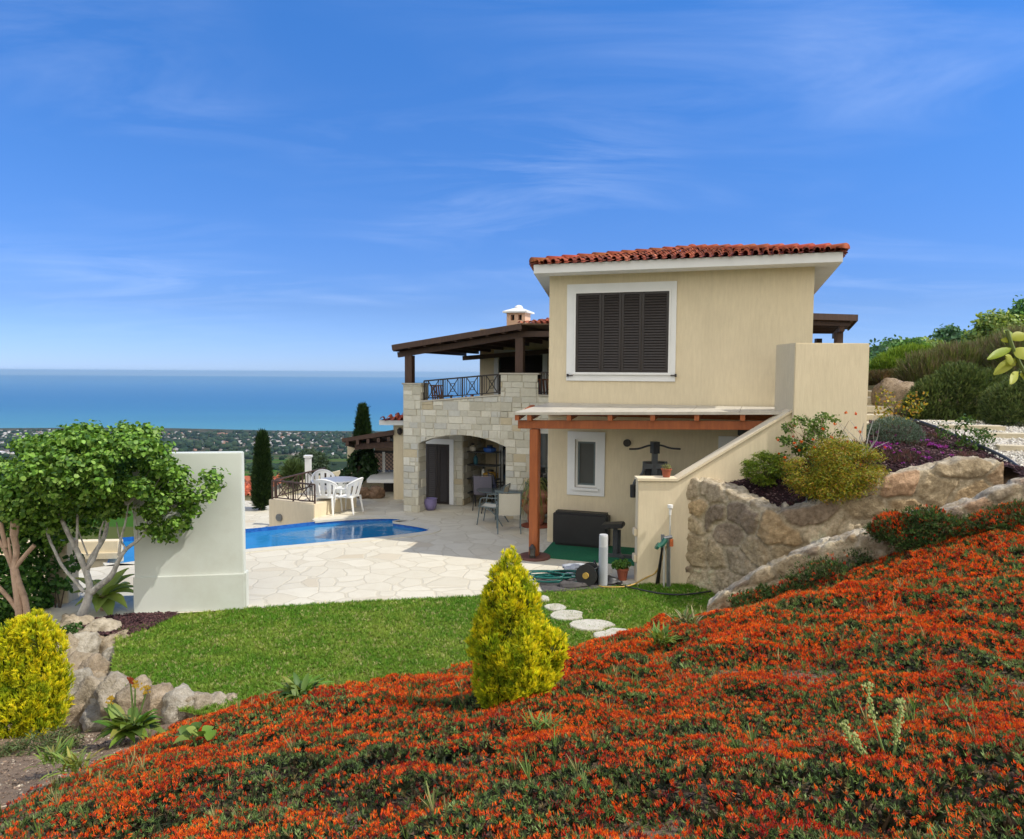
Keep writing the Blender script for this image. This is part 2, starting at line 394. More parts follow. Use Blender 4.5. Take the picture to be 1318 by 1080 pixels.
def clustered(lumps, m, r=(.09, .2), seed=1):
    """small leaf clusters set over bigger lumps, so a crown breaks up like a real one"""
    p, nn = lumps_points(lumps, m, (.72, 1.08), .72); rr = RNG.uniform(r[0], r[1], m)
    return [(tuple(a), (b * 1.25, b * 1.25, b * .8)) for a, b in zip(p, rr)]
def smooth_path(pts, n=2, closed=False):
    pts = [Vector(p) for p in pts]
    for _ in range(n):
        q = [] if closed else [pts[0]]
        for i in range(len(pts) if closed else len(pts) - 1):
            a, b = pts[i], pts[(i + 1) % len(pts)]; q += [a.lerp(b, .25), a.lerp(b, .75)]
        if not closed: q.append(pts[-1])
        pts = q
    return pts
def rbf_surface(pts):
    """a smooth height field through given points"""
    p = np.array([(q[0], q[1]) for q in pts]); z = np.array([q[2] for q in pts]); n = len(p)
    def phi(d): return d * d * np.log(np.maximum(d, 1e-6))
    A = np.zeros((n + 3, n + 3)); D = np.linalg.norm(p[:, None] - p[None], axis=2)
    A[:n, :n] = phi(D) + np.eye(n) * .15; A[:n, n] = 1; A[:n, n + 1:] = p; A[n, :n] = 1; A[n + 1:, :n] = p.T
    w = np.linalg.solve(A, np.concatenate([z, [0, 0, 0]]))
    def f(x, y):
        q = np.stack([np.ravel(x), np.ravel(y)], 1); D = np.linalg.norm(q[:, None] - p[None], axis=2)
        return phi(D) @ w[:n] + w[n] + q @ w[n + 1:]
    return f
def grid_sheet(name, f, x0, x1, y0, y1, nx, ny, m, keep=None):
    X, Y = np.meshgrid(np.linspace(x0, x1, nx), np.linspace(y0, y1, ny)); Z = f(X.ravel(), Y.ravel())
    v = np.stack([X.ravel(), Y.ravel(), Z], 1)
    i = (np.arange(ny - 1)[:, None] * nx + np.arange(nx - 1)[None]).ravel()
    fc = np.stack([i, i + 1, i + nx + 1, i + nx], 1)
    if keep is not None:
        c = v[fc].mean(1); fc = fc[keep(c)]
    return np_mesh(name, v, fc, None, m, None, True)
def in_poly(x, y, poly):
    x, y = np.asarray(x), np.asarray(y); r = np.zeros(x.shape, bool); n = len(poly)
    for i in range(n):
        (ax, ay), (bx, by) = poly[i][:2], poly[(i + 1) % n][:2]
        c = ((ay > y) != (by > y)) & (x < (bx - ax) * (y - ay) / (by - ay + 1e-12) + ax); r ^= c
    return r
def boulder(mb, c, r, seed, col, sub=3, rough=.35, flat=.0):
    bm = bmesh.new(); bmesh.ops.create_icosphere(bm, subdivisions=sub, radius=1)
    rot = Matrix.Rotation(seed * 1.7, 3, 'Z') @ Matrix.Rotation(seed * .9, 3, 'X')
    vs = []
    pl = []; rr = random.Random(seed)
    for k in range(9):
        d = Vector((rr.gauss(0, 1), rr.gauss(0, 1), rr.gauss(0, 1))).normalized(); pl.append((d, rr.uniform(.68, .9)))
    for v in bm.verts:
        p = v.co.copy()
        for d, h in pl:
            e = p.dot(d)
            if e > h: p -= d * (e - h) * .85
        o = Vector((seed * 3.1, seed * 1.3, 0))
        p *= 1 + rough * noise.noise(p * 1.3 + o) + rough * .45 * noise.noise(p * 3.6 + o) + rough * .2 * noise.noise(p * 9 + o)
        p = Vector((p.x * r[0], p.y * r[1], p.z * r[2]))
        vs.append(Vector(c) + rot.to_euler().to_matrix() @ p if r[0] == r[1] == r[2] else Vector(c) + p)
    cl = []
    for v in vs:
        t = noise.noise(v * 2.2 + Vector((seed, 0, 0))) * .5 + .5
        cl.append(tuple(col[k] * lerp(.72, 1.12, t) for k in range(3)))
    fs = [tuple(x.index for x in f.verts) for f in bm.faces]; bm.free()
    mb.add(vs, fs, cl)

# ================================================================== THE SETTING
UPV = Vector((0, 0, 1))
# ---- far land falling to the coast, and the sea
def land_z(q):
    t = [-120, -60, -12, 4, 22, 26, 34, 60, 100, 200, 500, 1000, 1500, 2000, 2500, 2600, 3000]
    z = [16, 6, -1.2, -1.2, -1.2, -3, -6.5, -10, -15, -29, -67, -118, -154, -180, -198.5, -202, -205]
    return np.interp(q, t, z)
def land_noise(x, y):
    return np.sin(x * .011 + y * .004) * np.sin(y * .007 + 1.3) * np.clip((y - 120) / 400, 0, 1) * np.clip((2200 - y) / 500, 0, 1) * 4
qs = np.concatenate([np.arange(-120, -20, 20.), np.arange(-20, 40, 2.), np.arange(40, 200, 10.), np.arange(200, 3001, 50.)])
ps = np.concatenate([np.arange(-6000, -400, 200.), np.arange(-400, -40, 20.), np.arange(-40, 41, 4.), np.arange(60, 401, 20.), np.arange(600, 6001, 200.)])
XX, YY = np.meshgrid(ps, qs); coast = np.sin(XX * .0017 + 1) * 60 + np.sin(XX * .006) * 25
ZZ = land_z(YY + np.where(YY > 1500, coast, 0) * np.clip((YY - 1500) / 800, 0, 1)) + land_noise(XX, YY)
nx = len(ps); ii = (np.arange(len(qs) - 1)[:, None] * nx + np.arange(nx - 1)[None]).ravel()
m, nt, b = new_mat('coastal_plain'); v = coords(nt)
f1 = noise_tex(nt, coords(nt, (.004, .012, 1)), 1.2, 4, .55); f2 = noise_tex(nt, v, .02, 6, .7)
vor = N(nt, 'ShaderNodeTexVoronoi'); vor.inputs['Scale'].default_value = 1; nt.links.new(coords(nt, (.006, .011, .001)), vor.inputs['Vector'])
sepc = N(nt, 'ShaderNodeSeparateColor'); nt.links.new(vor.outputs['Color'], sepc.inputs[0])
field = mixc(nt, mrange(nt, sepc.outputs[0], .3, .7), (.045, .115, .018), (.085, .1, .035))
field = mixc(nt, mrange(nt, sepc.outputs[1], .6, .8), field, (.03, .045, .025))
scrub = mixc(nt, mrange(nt, f2, .4, .6), (.028, .04, .02), (.1, .085, .055))
gy = N(nt, 'ShaderNodeNewGeometry'); sp = N(nt, 'ShaderNodeSeparateXYZ'); nt.links.new(gy.outputs['Position'], sp.inputs[0])
zone = mrange(nt, sp.outputs[1], 900, 1250)
nt.links.new(mixc(nt, zone, field, scrub), b.inputs['Base Color']); b.inputs['Roughness'].default_value = 1; b.inputs['Specular IOR Level'].default_value = 0
land = np_mesh('land', np.stack([XX.ravel(), YY.ravel(), ZZ.ravel()], 1), np.stack([ii, ii + 1, ii + nx + 1, ii + nx], 1), None, m, None, True)
tag(land, 'green and dark plain falling away to the coast', 'land', kind='structure')
m, nt, b = new_mat('sea_water')
gy = N(nt, 'ShaderNodeNewGeometry'); sp = N(nt, 'ShaderNodeSeparateXYZ'); nt.links.new(gy.outputs['Position'], sp.inputs[0])
rp = N(nt, 'ShaderNodeValToRGB'); nt.links.new(mrange(nt, sp.outputs[1], 2400, 12000), rp.inputs[0])
e = rp.color_ramp.elements; e[0].position = 0; e[0].color = (.085, .26, .33, 1); e[1].position = 1; e[1].color = (.06, .20, .37, 1)
for ps_, c_ in ((.06, (.06, .22, .33)), (.16, (.036, .175, .33)), (.3, (.028, .155, .33))):
    q = e.new(ps_); q.color = c4(c_)
wv = noise_tex(nt, coords(nt, (.0006, .003, 1)), 1, 6, .7)
nt.links.new(mixc(nt, mrange(nt, wv, .35, .7, 0, .5), rp.outputs[0], mixc(nt, 1, rp.outputs[0], (.7, .78, .85), 'MULTIPLY')), b.inputs['Base Color'])
b.inputs['Roughness'].default_value = .55; b.inputs['Specular IOR Level'].default_value = .18
bump(nt, b, noise_tex(nt, coords(nt, (.01, .03, 1)), 1, 8, .75), .6, 6)
sy = np.array([2300, 2800, 3500, 5000, 8000, 14000, 20000, 25000, 30000.]); sx = np.linspace(-60000, 60000, 25)
XX, YY = np.meshgrid(sx, sy); nx = len(sx); ii = (np.arange(len(sy) - 1)[:, None] * nx + np.arange(nx - 1)[None]).ravel()
sea = np_mesh('sea', np.stack([XX.ravel(), YY.ravel(), np.full(XX.size, -200.)], 1), np.stack([ii, ii + 1, ii + nx + 1, ii + nx], 1), None, m)
tag(sea, 'blue sea out to the horizon, turquoise near the coast', 'sea', kind='structure')

# ---- slope under the flower carpet and round the camera
strip_px = [(905, 785, 10.2), (930, 768, 10.1), (965, 745, 10.0), (1000, 727, 9.85), (1060, 703, 9.6), (1160, 675, 9.3), (1240, 652, 9.1), (1318, 624, 8.9), (1420, 600, 8.6)]
strip = [P(*q) for q in strip_px]
cp = [P(0, 1080, 3.6), P(330, 1080, 3.2), P(659, 1080, 2.8), P(1000, 1080, 2.6), P(1318, 1080, 2.5), P(1650, 1080, 2.4), P(-300, 1080, 4.2),
      P(300, 1000, 4.2), P(659, 1000, 3.6), P(1000, 1000, 3.3), P(1318, 1000, 3.2), P(300, 940, 5.6), P(500, 930, 5.2), P(659, 930, 5.0), P(1000, 930, 4.6), P(1318, 930, 4.2), P(1600, 930, 4.0),
      P(310, 912, 7.6), P(440, 896, 7.8), P(600, 876, 7.9), P(720, 857, 8.0), P(1000, 850, 6.3), P(1318, 850, 5.5), P(1600, 850, 5.2),
      P(830, 822, 8.9), P(900, 796, 9.6), P(1000, 776, 9.4), P(1060, 754, 9.2), P(1160, 724, 8.9), P(1318, 684, 8.5), P(1500, 645, 8.1),
      P(1000, 800, 7.7), P(1140, 775, 7.6), P(1318, 770, 6.9), P(1600, 760, 6.4),
      P(0, 1000, 5.4), P(100, 985, 5.6), P(120, 950, 7.0), P(40, 945, 7.2), P(-80, 930, 7.5), P(200, 945, 6.4), P(90, 945, 7.9), P(-250, 960, 7),
      (-1, 9.4, -.35), (.6, 9.6, -.3), (-2.5, 8.9, -.35), (1.6, 10.4, -.3), (2.9, 10.8, -.2), (-4, 9, -.55), (-6.6, 9, -.8), (-5.5, 10.6, -.5), (-8, 12, -.9), (0, 12.5, -.6), (3, 13, -.4),
      (4.6, 10.6, .8), (6.0, 10.1, 1.5), (7.2, 10.3, 2.05), (8.2, 10.2, 2.3), (9, 9.6, 2.3), (7.4, 9.6, 2.0),
      (0, 0, 1.88), (-4, 0, 1.3), (4, 0, 2.2), (0, -5, 2.5), (-6, 3.5, .7), (7, 2, 2.4)]
slope = rbf_surface(cp)
m, nt, b = new_mat('dry_soil'); v = coords(nt)
nt.links.new(mixc(nt, mrange(nt, noise_tex(nt, v, 7, 8, .75), .35, .65), (.34, .245, .165), (.2, .14, .095)), b.inputs['Base Color'])
b.inputs['Roughness'].default_value = 1; b.inputs['Specular IOR Level'].default_value = .1; bump(nt, b, noise_tex(nt, v, 22, 8, .8), .9, .03)
ground = grid_sheet('ground', slope, -9, 9, -5, 13, 130, 130, m)
tag(ground, 'brown garden soil of the slope', 'ground', kind='structure')

# ---- patio of crazy paving, cut round the pool
pool_far = [G(*q) for q in ((155, 692), (235, 686), (316, 681), (350, 677.5), (390, 673), (430, 669), (480, 666), (510, 666), (524, 668.3), (515, 670.3), (503, 671.5))]
pool_near = [G(*q) for q in ((518, 673.5), (535, 676), (550, 679), (555.5, 682), (549, 685), (520, 689), (430, 698), (315, 708), (172, 724), (135, 729))]
pf = [pool_far[0]] + smooth_path(pool_far[1:] + pool_near[:-1], 2) + [pool_near[-1]]
patio_poly = [G(40, 818), G(175, 793), G(318, 784), G(440, 776), G(610, 768), G(700, 763), G(826, 752.5), Vector((2.6, 12.25, 0)), Vector((6, 13.4, 0)), Vector((6, 26, 0)), Vector((-3.5, 26, 0)), G(462, 634), G(430, 637), G(410, 645), G(404, 655), G(403.5, 671.8)]
k0 = min(range(len(pf)), key=lambda i: (pf[i] - G(403.5, 671.8)).length)
patio_poly += pf[k0 + 1:] + [G(60, 740)]
patio_poly = [Vector((p.x, p.y, .004)) for p in patio_poly]
m, nt, b = new_mat('crazy_paving'); v = coords(nt)
wn_ = N(nt, 'ShaderNodeTexNoise'); wn_.inputs['Scale'].default_value = 1.3; wn_.inputs['Detail'].default_value = 3; nt.links.new(v, wn_.inputs['Vector'])
va = N(nt, 'ShaderNodeVectorMath', operation='MULTIPLY_ADD'); nt.links.new(wn_.outputs['Color'], va.inputs[0]); va.inputs[1].default_value = (.35, .35, 0); nt.links.new(v, va.inputs[2])
v1 = N(nt, 'ShaderNodeTexVoronoi', feature='DISTANCE_TO_EDGE'); v1.inputs['Scale'].default_value = 2.2; nt.links.new(va.outputs[0], v1.inputs['Vector'])
v2 = N(nt, 'ShaderNodeTexVoronoi'); v2.inputs['Scale'].default_value = 2.2; nt.links.new(va.outputs[0], v2.inputs['Vector'])
sc_ = N(nt, 'ShaderNodeSeparateColor'); nt.links.new(v2.outputs['Color'], sc_.inputs[0])
st = mixc(nt, sc_.outputs[0], (.64, .595, .48), (.57, .525, .415)); st = mixc(nt, mrange(nt, sc_.outputs[1], .85, 1), st, (.53, .46, .34))
st = mixc(nt, mrange(nt, noise_tex(nt, v, 3.2, 8, .7), .45, .78, 0, .5), st, (.50, .44, .33))
jn = mrange(nt, v1.outputs['Distance'], .018, .045)
nt.links.new(mixc(nt, jn, (.54, .49, .38), st), b.inputs['Base Color']); b.inputs['Roughness'].default_value = .85; b.inputs['Specular IOR Level'].default_value = .25
bump(nt, b, jn, .5, .012)
M['paving'] = m
o = MB().sheet(patio_poly).build('patio', m); tag(o, 'pale crazy paved patio by the pool', 'patio', kind='structure')
# coping lip and tiled pool shell
m, nt, b = new_mat('pool_tiles'); v = coords(nt)
br = N(nt, 'ShaderNodeTexVoronoi'); br.inputs['Scale'].default_value = 24; br.distance = 'CHEBYCHEV'; br.inputs['Randomness'].default_value = 0; nt.links.new(v, br.inputs['Vector'])
nt.links.new(mixc(nt, mrange(nt, noise_tex(nt, v, 9), .4, .6), (.01, .09, .36), (.018, .14, .46)), b.inputs['Base Color']); b.inputs['Roughness'].default_value = .15
M['pool_tile'] = m
pool = thing('swimming_pool', G(420, 690, 0), 'blue tiled swimming pool with a curved kidney end and infinity edge', 'swimming pool')
mb = MB(); n_ = len(pf)
mb.add([Vector((p.x, p.y, 0.0)) for p in pf] + [Vector((p.x, p.y, -1.5)) for p in pf], [(i, (i + 1) % n_, (i + 1) % n_ + n_, i + n_) for i in range(n_)])
mb.sheet([Vector((p.x, p.y, -1.5)) for p in pf]); mb.build('shell', M['pool_tile'], pool, recalc=False)
m, nt, b = new_mat('pool_water'); v = coords(nt)
b.inputs['Base Color'].default_value = (.02, .20, .42, 1); b.inputs['Roughness'].default_value = .02; b.inputs['IOR'].default_value = 1.33; b.inputs['Specular IOR Level'].default_value = .8
bump(nt, b, noise_tex(nt, coords(nt, (.6, 1.2, 1)), 4.5, 4, .55), .16, .05)
MB().sheet([Vector((p.x, p.y, -.09)) for p in pf]).build('pool_water', m, pool)
# coping stones round the dry side of the pool
cpx = [i for i in range(len(pf)) if not (pf[i].x < G(404, 671).x and pf[i].y > G(404, 690).y)]
mb = MB(); cen = [(p.x, p.y) for p in pf]; prev = None
for i in cpx:
    a, b_ = pf[max(i - 1, 0)], pf[min(i + 1, len(pf) - 1)]; d = (b_ - a).normalized(); nn0 = Vector((d.y, -d.x, 0)); q = pf[i] + nn0 * .05
    if in_poly(np.array([q.x]), np.array([q.y]), cen)[0]: nn0 = -nn0
    cur = (pf[i] - nn0 * .02, pf[i] + nn0 * .24, i)
    if prev and prev[2] == i - 1: mb.hexa([v_ + UPV * -.03 for v_ in (prev[0], cur[0], cur[1], prev[1])], [v_ + UPV * .018 for v_ in (prev[0], cur[0], cur[1], prev[1])])
    prev = cur
mb.build('coping', mat('pale_coping', (.62, .58, .48), (.55, .51, .41), 6, .8, bmp=.2), pool)
# lower terrace beyond the infinity edge
mb = MB(); mb.sheet([Vector((q.x, q.y, -.85)) for q in (P(130, 690, 16.2), P(420, 672, 17.6), P(440, 640, 24), P(250, 640, 25))])
o = mb.build('lower_terrace', M['paving']); tag(o, 'lower paved terrace beyond the pool', 'terrace', kind='structure')
mb = MB()
far_i = [p for p in pool_far[:5]]
for a, b_ in zip(far_i, far_i[1:]):
    d = (b_ - a).normalized(); nrm = Vector((-d.y, d.x, 0))
    mb.hexa([a + Vector((0, 0, -1.6)) + nrm * .004, b_ + Vector((0, 0, -1.6)) + nrm * .004, b_ + nrm * .26 + Vector((0, 0, -1.6)), a + nrm * .26 + Vector((0, 0, -1.6))],
            [a + Vector((0, 0, -.075)) + nrm * .004, b_ + Vector((0, 0, -.075)) + nrm * .004, b_ + nrm * .26 + Vector((0, 0, -.075)), a + nrm * .26 + Vector((0, 0, -.075))])
mb.build('overflow_edge', M['pool_tile'], pool)

# ---- lawn
lawn_px = [(150, 812), (190, 806), (232, 792), (318, 783.5), (440, 775.5), (610, 767.5), (700, 762.5), (826, 752.5), (862, 742), (900, 752), (970, 800), (880, 850), (600, 915), (330, 935), (230, 915), (165, 890), (142, 868), (146, 850)]
lawn_poly = [G(*q) for q in lawn_px]
m, nt, b = new_mat('lawn_turf'); v = coords(nt)
nt.links.new(mixc(nt, mrange(nt, noise_tex(nt, v, 5, 6, .7), .35, .65), (.09, .14, .022), (.17, .18, .04)), b.inputs['Base Color']); b.inputs['Roughness'].default_value = 1; b.inputs['Specular IOR Level'].default_value = 0
bump(nt, b, noise_tex(nt, v, 60, 4, .8), .8, .02)
o = MB().sheet([Vector((p.x, p.y, 0)) for p in lawn_poly]).build('lawn', m); tag(o, 'flat green garden lawn', 'lawn', kind='structure')
# blades of grass, nobody could count them
x0, x1 = min(p.x for p in lawn_poly), max(p.x for p in lawn_poly); y0, y1 = min(p.y for p in lawn_poly), max(p.y for p in lawn_poly)
ng = 95000
gx, gy_ = RNG.uniform(x0, x1, ng), RNG.uniform(y0, y1, ng)
ok = in_poly(gx, gy_, [(p.x, p.y) for p in lawn_poly]) & (slope(gx, gy_) < .06)
gx, gy_ = gx[ok], gy_[ok]; k = len(gx)
gp = np.stack([gx, gy_, np.zeros(k)], 1)
tone = clump(gp, .9, 3) * .5 + clump(gp, 3.5, 5) * .5
tone = np.clip((tone - .36) / .36 + (9.3 - gy_) * .07 + RNG.normal(0, .22, k), 0, 1)[:, None]
gc = (1 - tone) * np.array([[.10, .235, .016]]) + tone * np.array([[.25, .34, .05]])
dry = (RNG.random(k) < .07)[:, None]; gc = np.where(dry, np.array([[.48, .44, .2]]), gc) * (1 + RNG.normal(0, .15, (k, 1)))
sv_, sf_ = spray(6, .055, .95, 4)
d = unit(np.stack([RNG.normal(0, .3, k), RNG.normal(0, .3, k), np.ones(k)], 1))
o = scatter('grass', sv_, sf_, gp, frames(d), RNG.uniform(.028, .06, k), np.clip(gc, .005, 1), M['needle'])
tag(o, 'short grass blades of the lawn', 'grass', kind='stuff')

# ================================================================== THE VILLA
FA = Vector((.75, 15.2, 0)); FU = Vector((.9487, -.3162, 0)); FN = Vector((-.3162, -.9487, 0)); UP = Vector((0, 0, 1))
def fp(u, z, o=0): return FA + FU * u + FN * o + UP * z
def fuz(px, py, o=0):
    q = V(px, py, FA + FN * o, FN) - FA; return q.dot(FU), q.z
def ub(mb, u0, u1, z0, z1, o0, o1, fpf=None, col=None):
    f = fpf or fp
    return mb.hexa([f(u0, z0, o1), f(u1, z0, o1), f(u1, z0, o0), f(u0, z0, o0)], [f(u0, z1, o1), f(u1, z1, o1), f(u1, z1, o0), f(u0, z1, o0)], col)
def holed(mb, f, u0, u1, z0, z1, holes, o0, o1):
    us = sorted({u0, u1, *[h[0] for h in holes], *[h[1] for h in holes]}); zs = sorted({z0, z1, *[h[2] for h in holes], *[h[3] for h in holes]})
    for a, b in zip(us, us[1:]):
        for c, d in zip(zs, zs[1:]):
            if any(h[0] < (a + b) / 2 < h[1] and h[2] < (c + d) / 2 < h[3] for h in holes): continue
            ub(mb, a, b, c, d, o0, o1, f)
villa = thing('villa', FA, 'two storey tan plastered villa with red hip roof and stone balcony wing', 'house')
FW = fuz(1046, 430)[0]; ZT = 5.47
# windows in the facade
gu0, gz1 = fuz(731, 555); gu1, gz0 = fuz(778, 639)
g2u0, g2z1 = fuz(925, 555); g2u1 = g2u0 + .95
iw = .155
hole1 = (gu0 + iw, gu1 - iw, gz0 + iw, gz1 - iw); hole2 = (g2u0 + .12, g2u1 - .12, gz0 + iw, gz1 - iw)
mb = MB(); holed(mb, fp, 0, FW, 0, ZT, [hole1, hole2], -.28, 0)
w_ = mb.build('wall', M['plaster'], villa, recalc=False)
BK = Vector((.18, .98, 0)).normalized()
mb = MB()
a0, a1 = fp(0, 0, -.283), fp(FW, 0, -.283)
for q0, q1 in ((a0, a0 + BK * 6.5), (a1 + BK * 6.5, a1)):
    nrm = Vector(((q1 - q0).y, -(q1 - q0).x, 0)).normalized() * .2
    mb.hexa([q0, q1, q1 + nrm, q0 + nrm], [q + UP * ZT for q in (q0, q1, q1 + nrm, q0 + nrm)])
b0, b1 = a0 + BK * 6.5, a1 + BK * 6.5
mb.hexa([b0, b1, b1 + BK * .2, b0 + BK * .2], [q + UP * ZT for q in (b0, b1, b1 + BK * .2, b0 + BK * .2)])
mb.build('rear_wall', M['plaster'], villa)
mb = MB(); ub(mb, .0, FW, 2.78, 2.83, .003, .018); mb.build('drip_line', M['plaster2'], villa)
mb = MB(); ub(mb, .0, FW, 0.0, .09, .003, .018); mb.build('skirting', M['plaster2'], villa)
# interior dark backing so that glass never looks through
mb = MB(); ub(mb, .1, FW - .1, .0, 5.3, -1.6, -1.55); mb.build('inner_wall', M['plaster2'], villa)

def louvre_leaf(f, u0, u1, z0, z1, o, parent, m, n=None, name='shutter', fr=.045):
    mb = MB(); t = .035
    ub(mb, u0, u0 + fr, z0, z1, o, o + t, f); ub(mb, u1 - fr, u1, z0, z1, o, o + t, f)
    ub(mb, u0 + fr, u1 - fr, z1 - fr, z1, o, o + t - .002, f); ub(mb, u0 + fr, u1 - fr, z0, z0 + fr, o, o + t - .002, f)
    n = n or int((z1 - z0 - 2 * fr) / .052); h = (z1 - z0 - 2 * fr) / n
    for i in range(n):
        z = z0 + fr + h * i
        A = [f(u0 + fr, z + .004, o + t - .004), f(u1 - fr, z + .004, o + t - .004), f(u1 - fr, z + .010, o + t - .001), f(u0 + fr, z + .010, o + t - .001)]
        B = [f(u0 + fr, z + h * .92, o + .004), f(u1 - fr, z + h * .92, o + .004), f(u1 - fr, z + h * .92 + .008, o + .008), f(u0 + fr, z + h * .92 + .008, o + .008)]
        mb.add(A + B, [(0, 1, 5, 4), (3, 7, 6, 2), (0, 4, 7, 3), (1, 2, 6, 5), (0, 3, 2, 1), (4, 5, 6, 7)])
    ub(mb, u0 + fr, u1 - fr, z0 + fr, z1 - fr, o + .0005, o + .003, f)
    return mb.build(name, m, parent)
# upper shuttered window
wu0, wz1 = fuz(730.5, 366.5); wu1, _ = fuz(871.5, 366); _, wz0 = fuz(800, 490.5)
win = MB(); fw = .15
_, sz1 = fuz(800, 376.5); _, sz0 = fuz(800, 479.5); su0, _ = fuz(741.5, 430); su1, _ = fuz(861, 430)
win = MB(); holed(win, fp, wu0, wu1, wz0, wz1, [(su0 - .03, su1 + .03, sz0 - .02, sz1 + .03)], .002, .03)
wo_ = win.build('window', M['white_trim'], villa); wo_['label'] = 'upper window surround with closed dark louvred shutters'
mb = MB(); holed(mb, fp, su0 - .03, su1 + .03, sz0 - .02, sz1 + .03, [(su0, su1, sz0, sz1)], .004, .055); mb.build('frame', M['white'], wo_)
mb = MB(); ub(mb, su0 - .06, su1 + .06, sz0 - .045, sz0 - .021, .031, .075); mb.build('sill', M['white'], wo_)
wd = su1 - su0; cuts = [0, .285, .5, .715, 1]
for i in range(4):
    louvre_leaf(fp, su0 + wd * cuts[i] + .004, su0 + wd * cuts[i + 1] - .004, sz0, sz1, .006, wo_, M['shutter'])
mb = MB(); ub(mb, su0 - .16, su0 - .05, sz0 - .075, sz0 - .055, .031, .07); ub(mb, su0 - .17, su0 - .13, sz0 - .09, sz0 - .035, .05, .08); mb.build('shutter_catch', M['iron'], wo_)
mb = MB(); ub(mb, su1 + .05, su1 + .16, sz0 - .06, sz0 - .04, .031, .07); ub(mb, su1 + .13, su1 + .17, sz0 - .08, sz0 - .02, .05, .08); mb.build('shutter_catch', M['iron'], wo_)
# ground floor window
win = MB(); holed(win, fp, gu0, gu1, gz0, gz1, [(hole1[0] + .002, hole1[1] - .002, hole1[2] + .002, hole1[3] - .002)], .002, .03)
wo_ = win.build('window', M['white_trim'], villa); wo_['label'] = 'small ground floor window with insect screen toned like reflecting glass and white surround'
h1 = hole1
mb = MB(); holed(mb, fp, h1[0] + .004, h1[1] - .004, h1[2] + .004, h1[3] - .004, [(h1[0] + .05, h1[1] - .05, h1[2] + .05, h1[3] - .05)], -.1, -.03); mb.build('frame', M['white'], wo_)
mb = MB(); ub(mb, h1[0] - .04, h1[1] + .04, h1[2] - .05, h1[2] - .004, .031, .08); mb.build('sill', M['white'], wo_)
mb = MB(); holed(mb, fp, h1[0] + .05, h1[1] - .05, h1[2] + .05, h1[3] - .05, [(h1[0] + .085, h1[1] - .085, h1[2] + .085, h1[3] - .085)], -.09, -.045); mb.build('sash', M['grey_metal'], wo_)
mb = MB(); ub(mb, h1[0] + .085, h1[1] - .085, h1[2] + .085, h1[3] - .085, -.08, -.07); mb.build('pane', M['screen'], wo_)  # lighter grey colour stands in for the reflection in the glass
# far right ground floor window, half hidden by the stair wall
win = MB(); holed(win, fp, g2u0, g2u1, gz0, gz1, [(hole2[0] + .002, hole2[1] - .002, hole2[2] + .002, hole2[3] - .002)], .002, .03)
wo_ = win.build('window', M['white_trim'], villa); wo_['label'] = 'white framed window half hidden behind the sloping stair wall'
louvre_leaf(fp, hole2[0] + .01, hole2[1] - .01, hole2[2] + .01, hole2[3] - .01, -.06, wo_, M['white'], name='blind')
# round vent and alarm box
u_, z_ = fuz(807.5, 570)
mb = MB(); c = fp(u_, z_, 0)
for r0, r1, o0 in ((.085, .05, .05),):
    pts = [fp(u_ + math.cos(t) * .075, z_ + math.sin(t) * .075, .002) for t in np.linspace(0, 2 * math.pi, 16, endpoint=False)]
    mb.prism(pts, FN * .06)
mb.build('vent', M['iron'], villa)
u_, z_ = fuz(956, 556)
mb = MB(); ub(mb, u_ - .09, u_ + .09, z_ - .08, z_ + .08, .002, .09); mb.build('wall_box', M['gymgrey'], villa, bevel=.02)

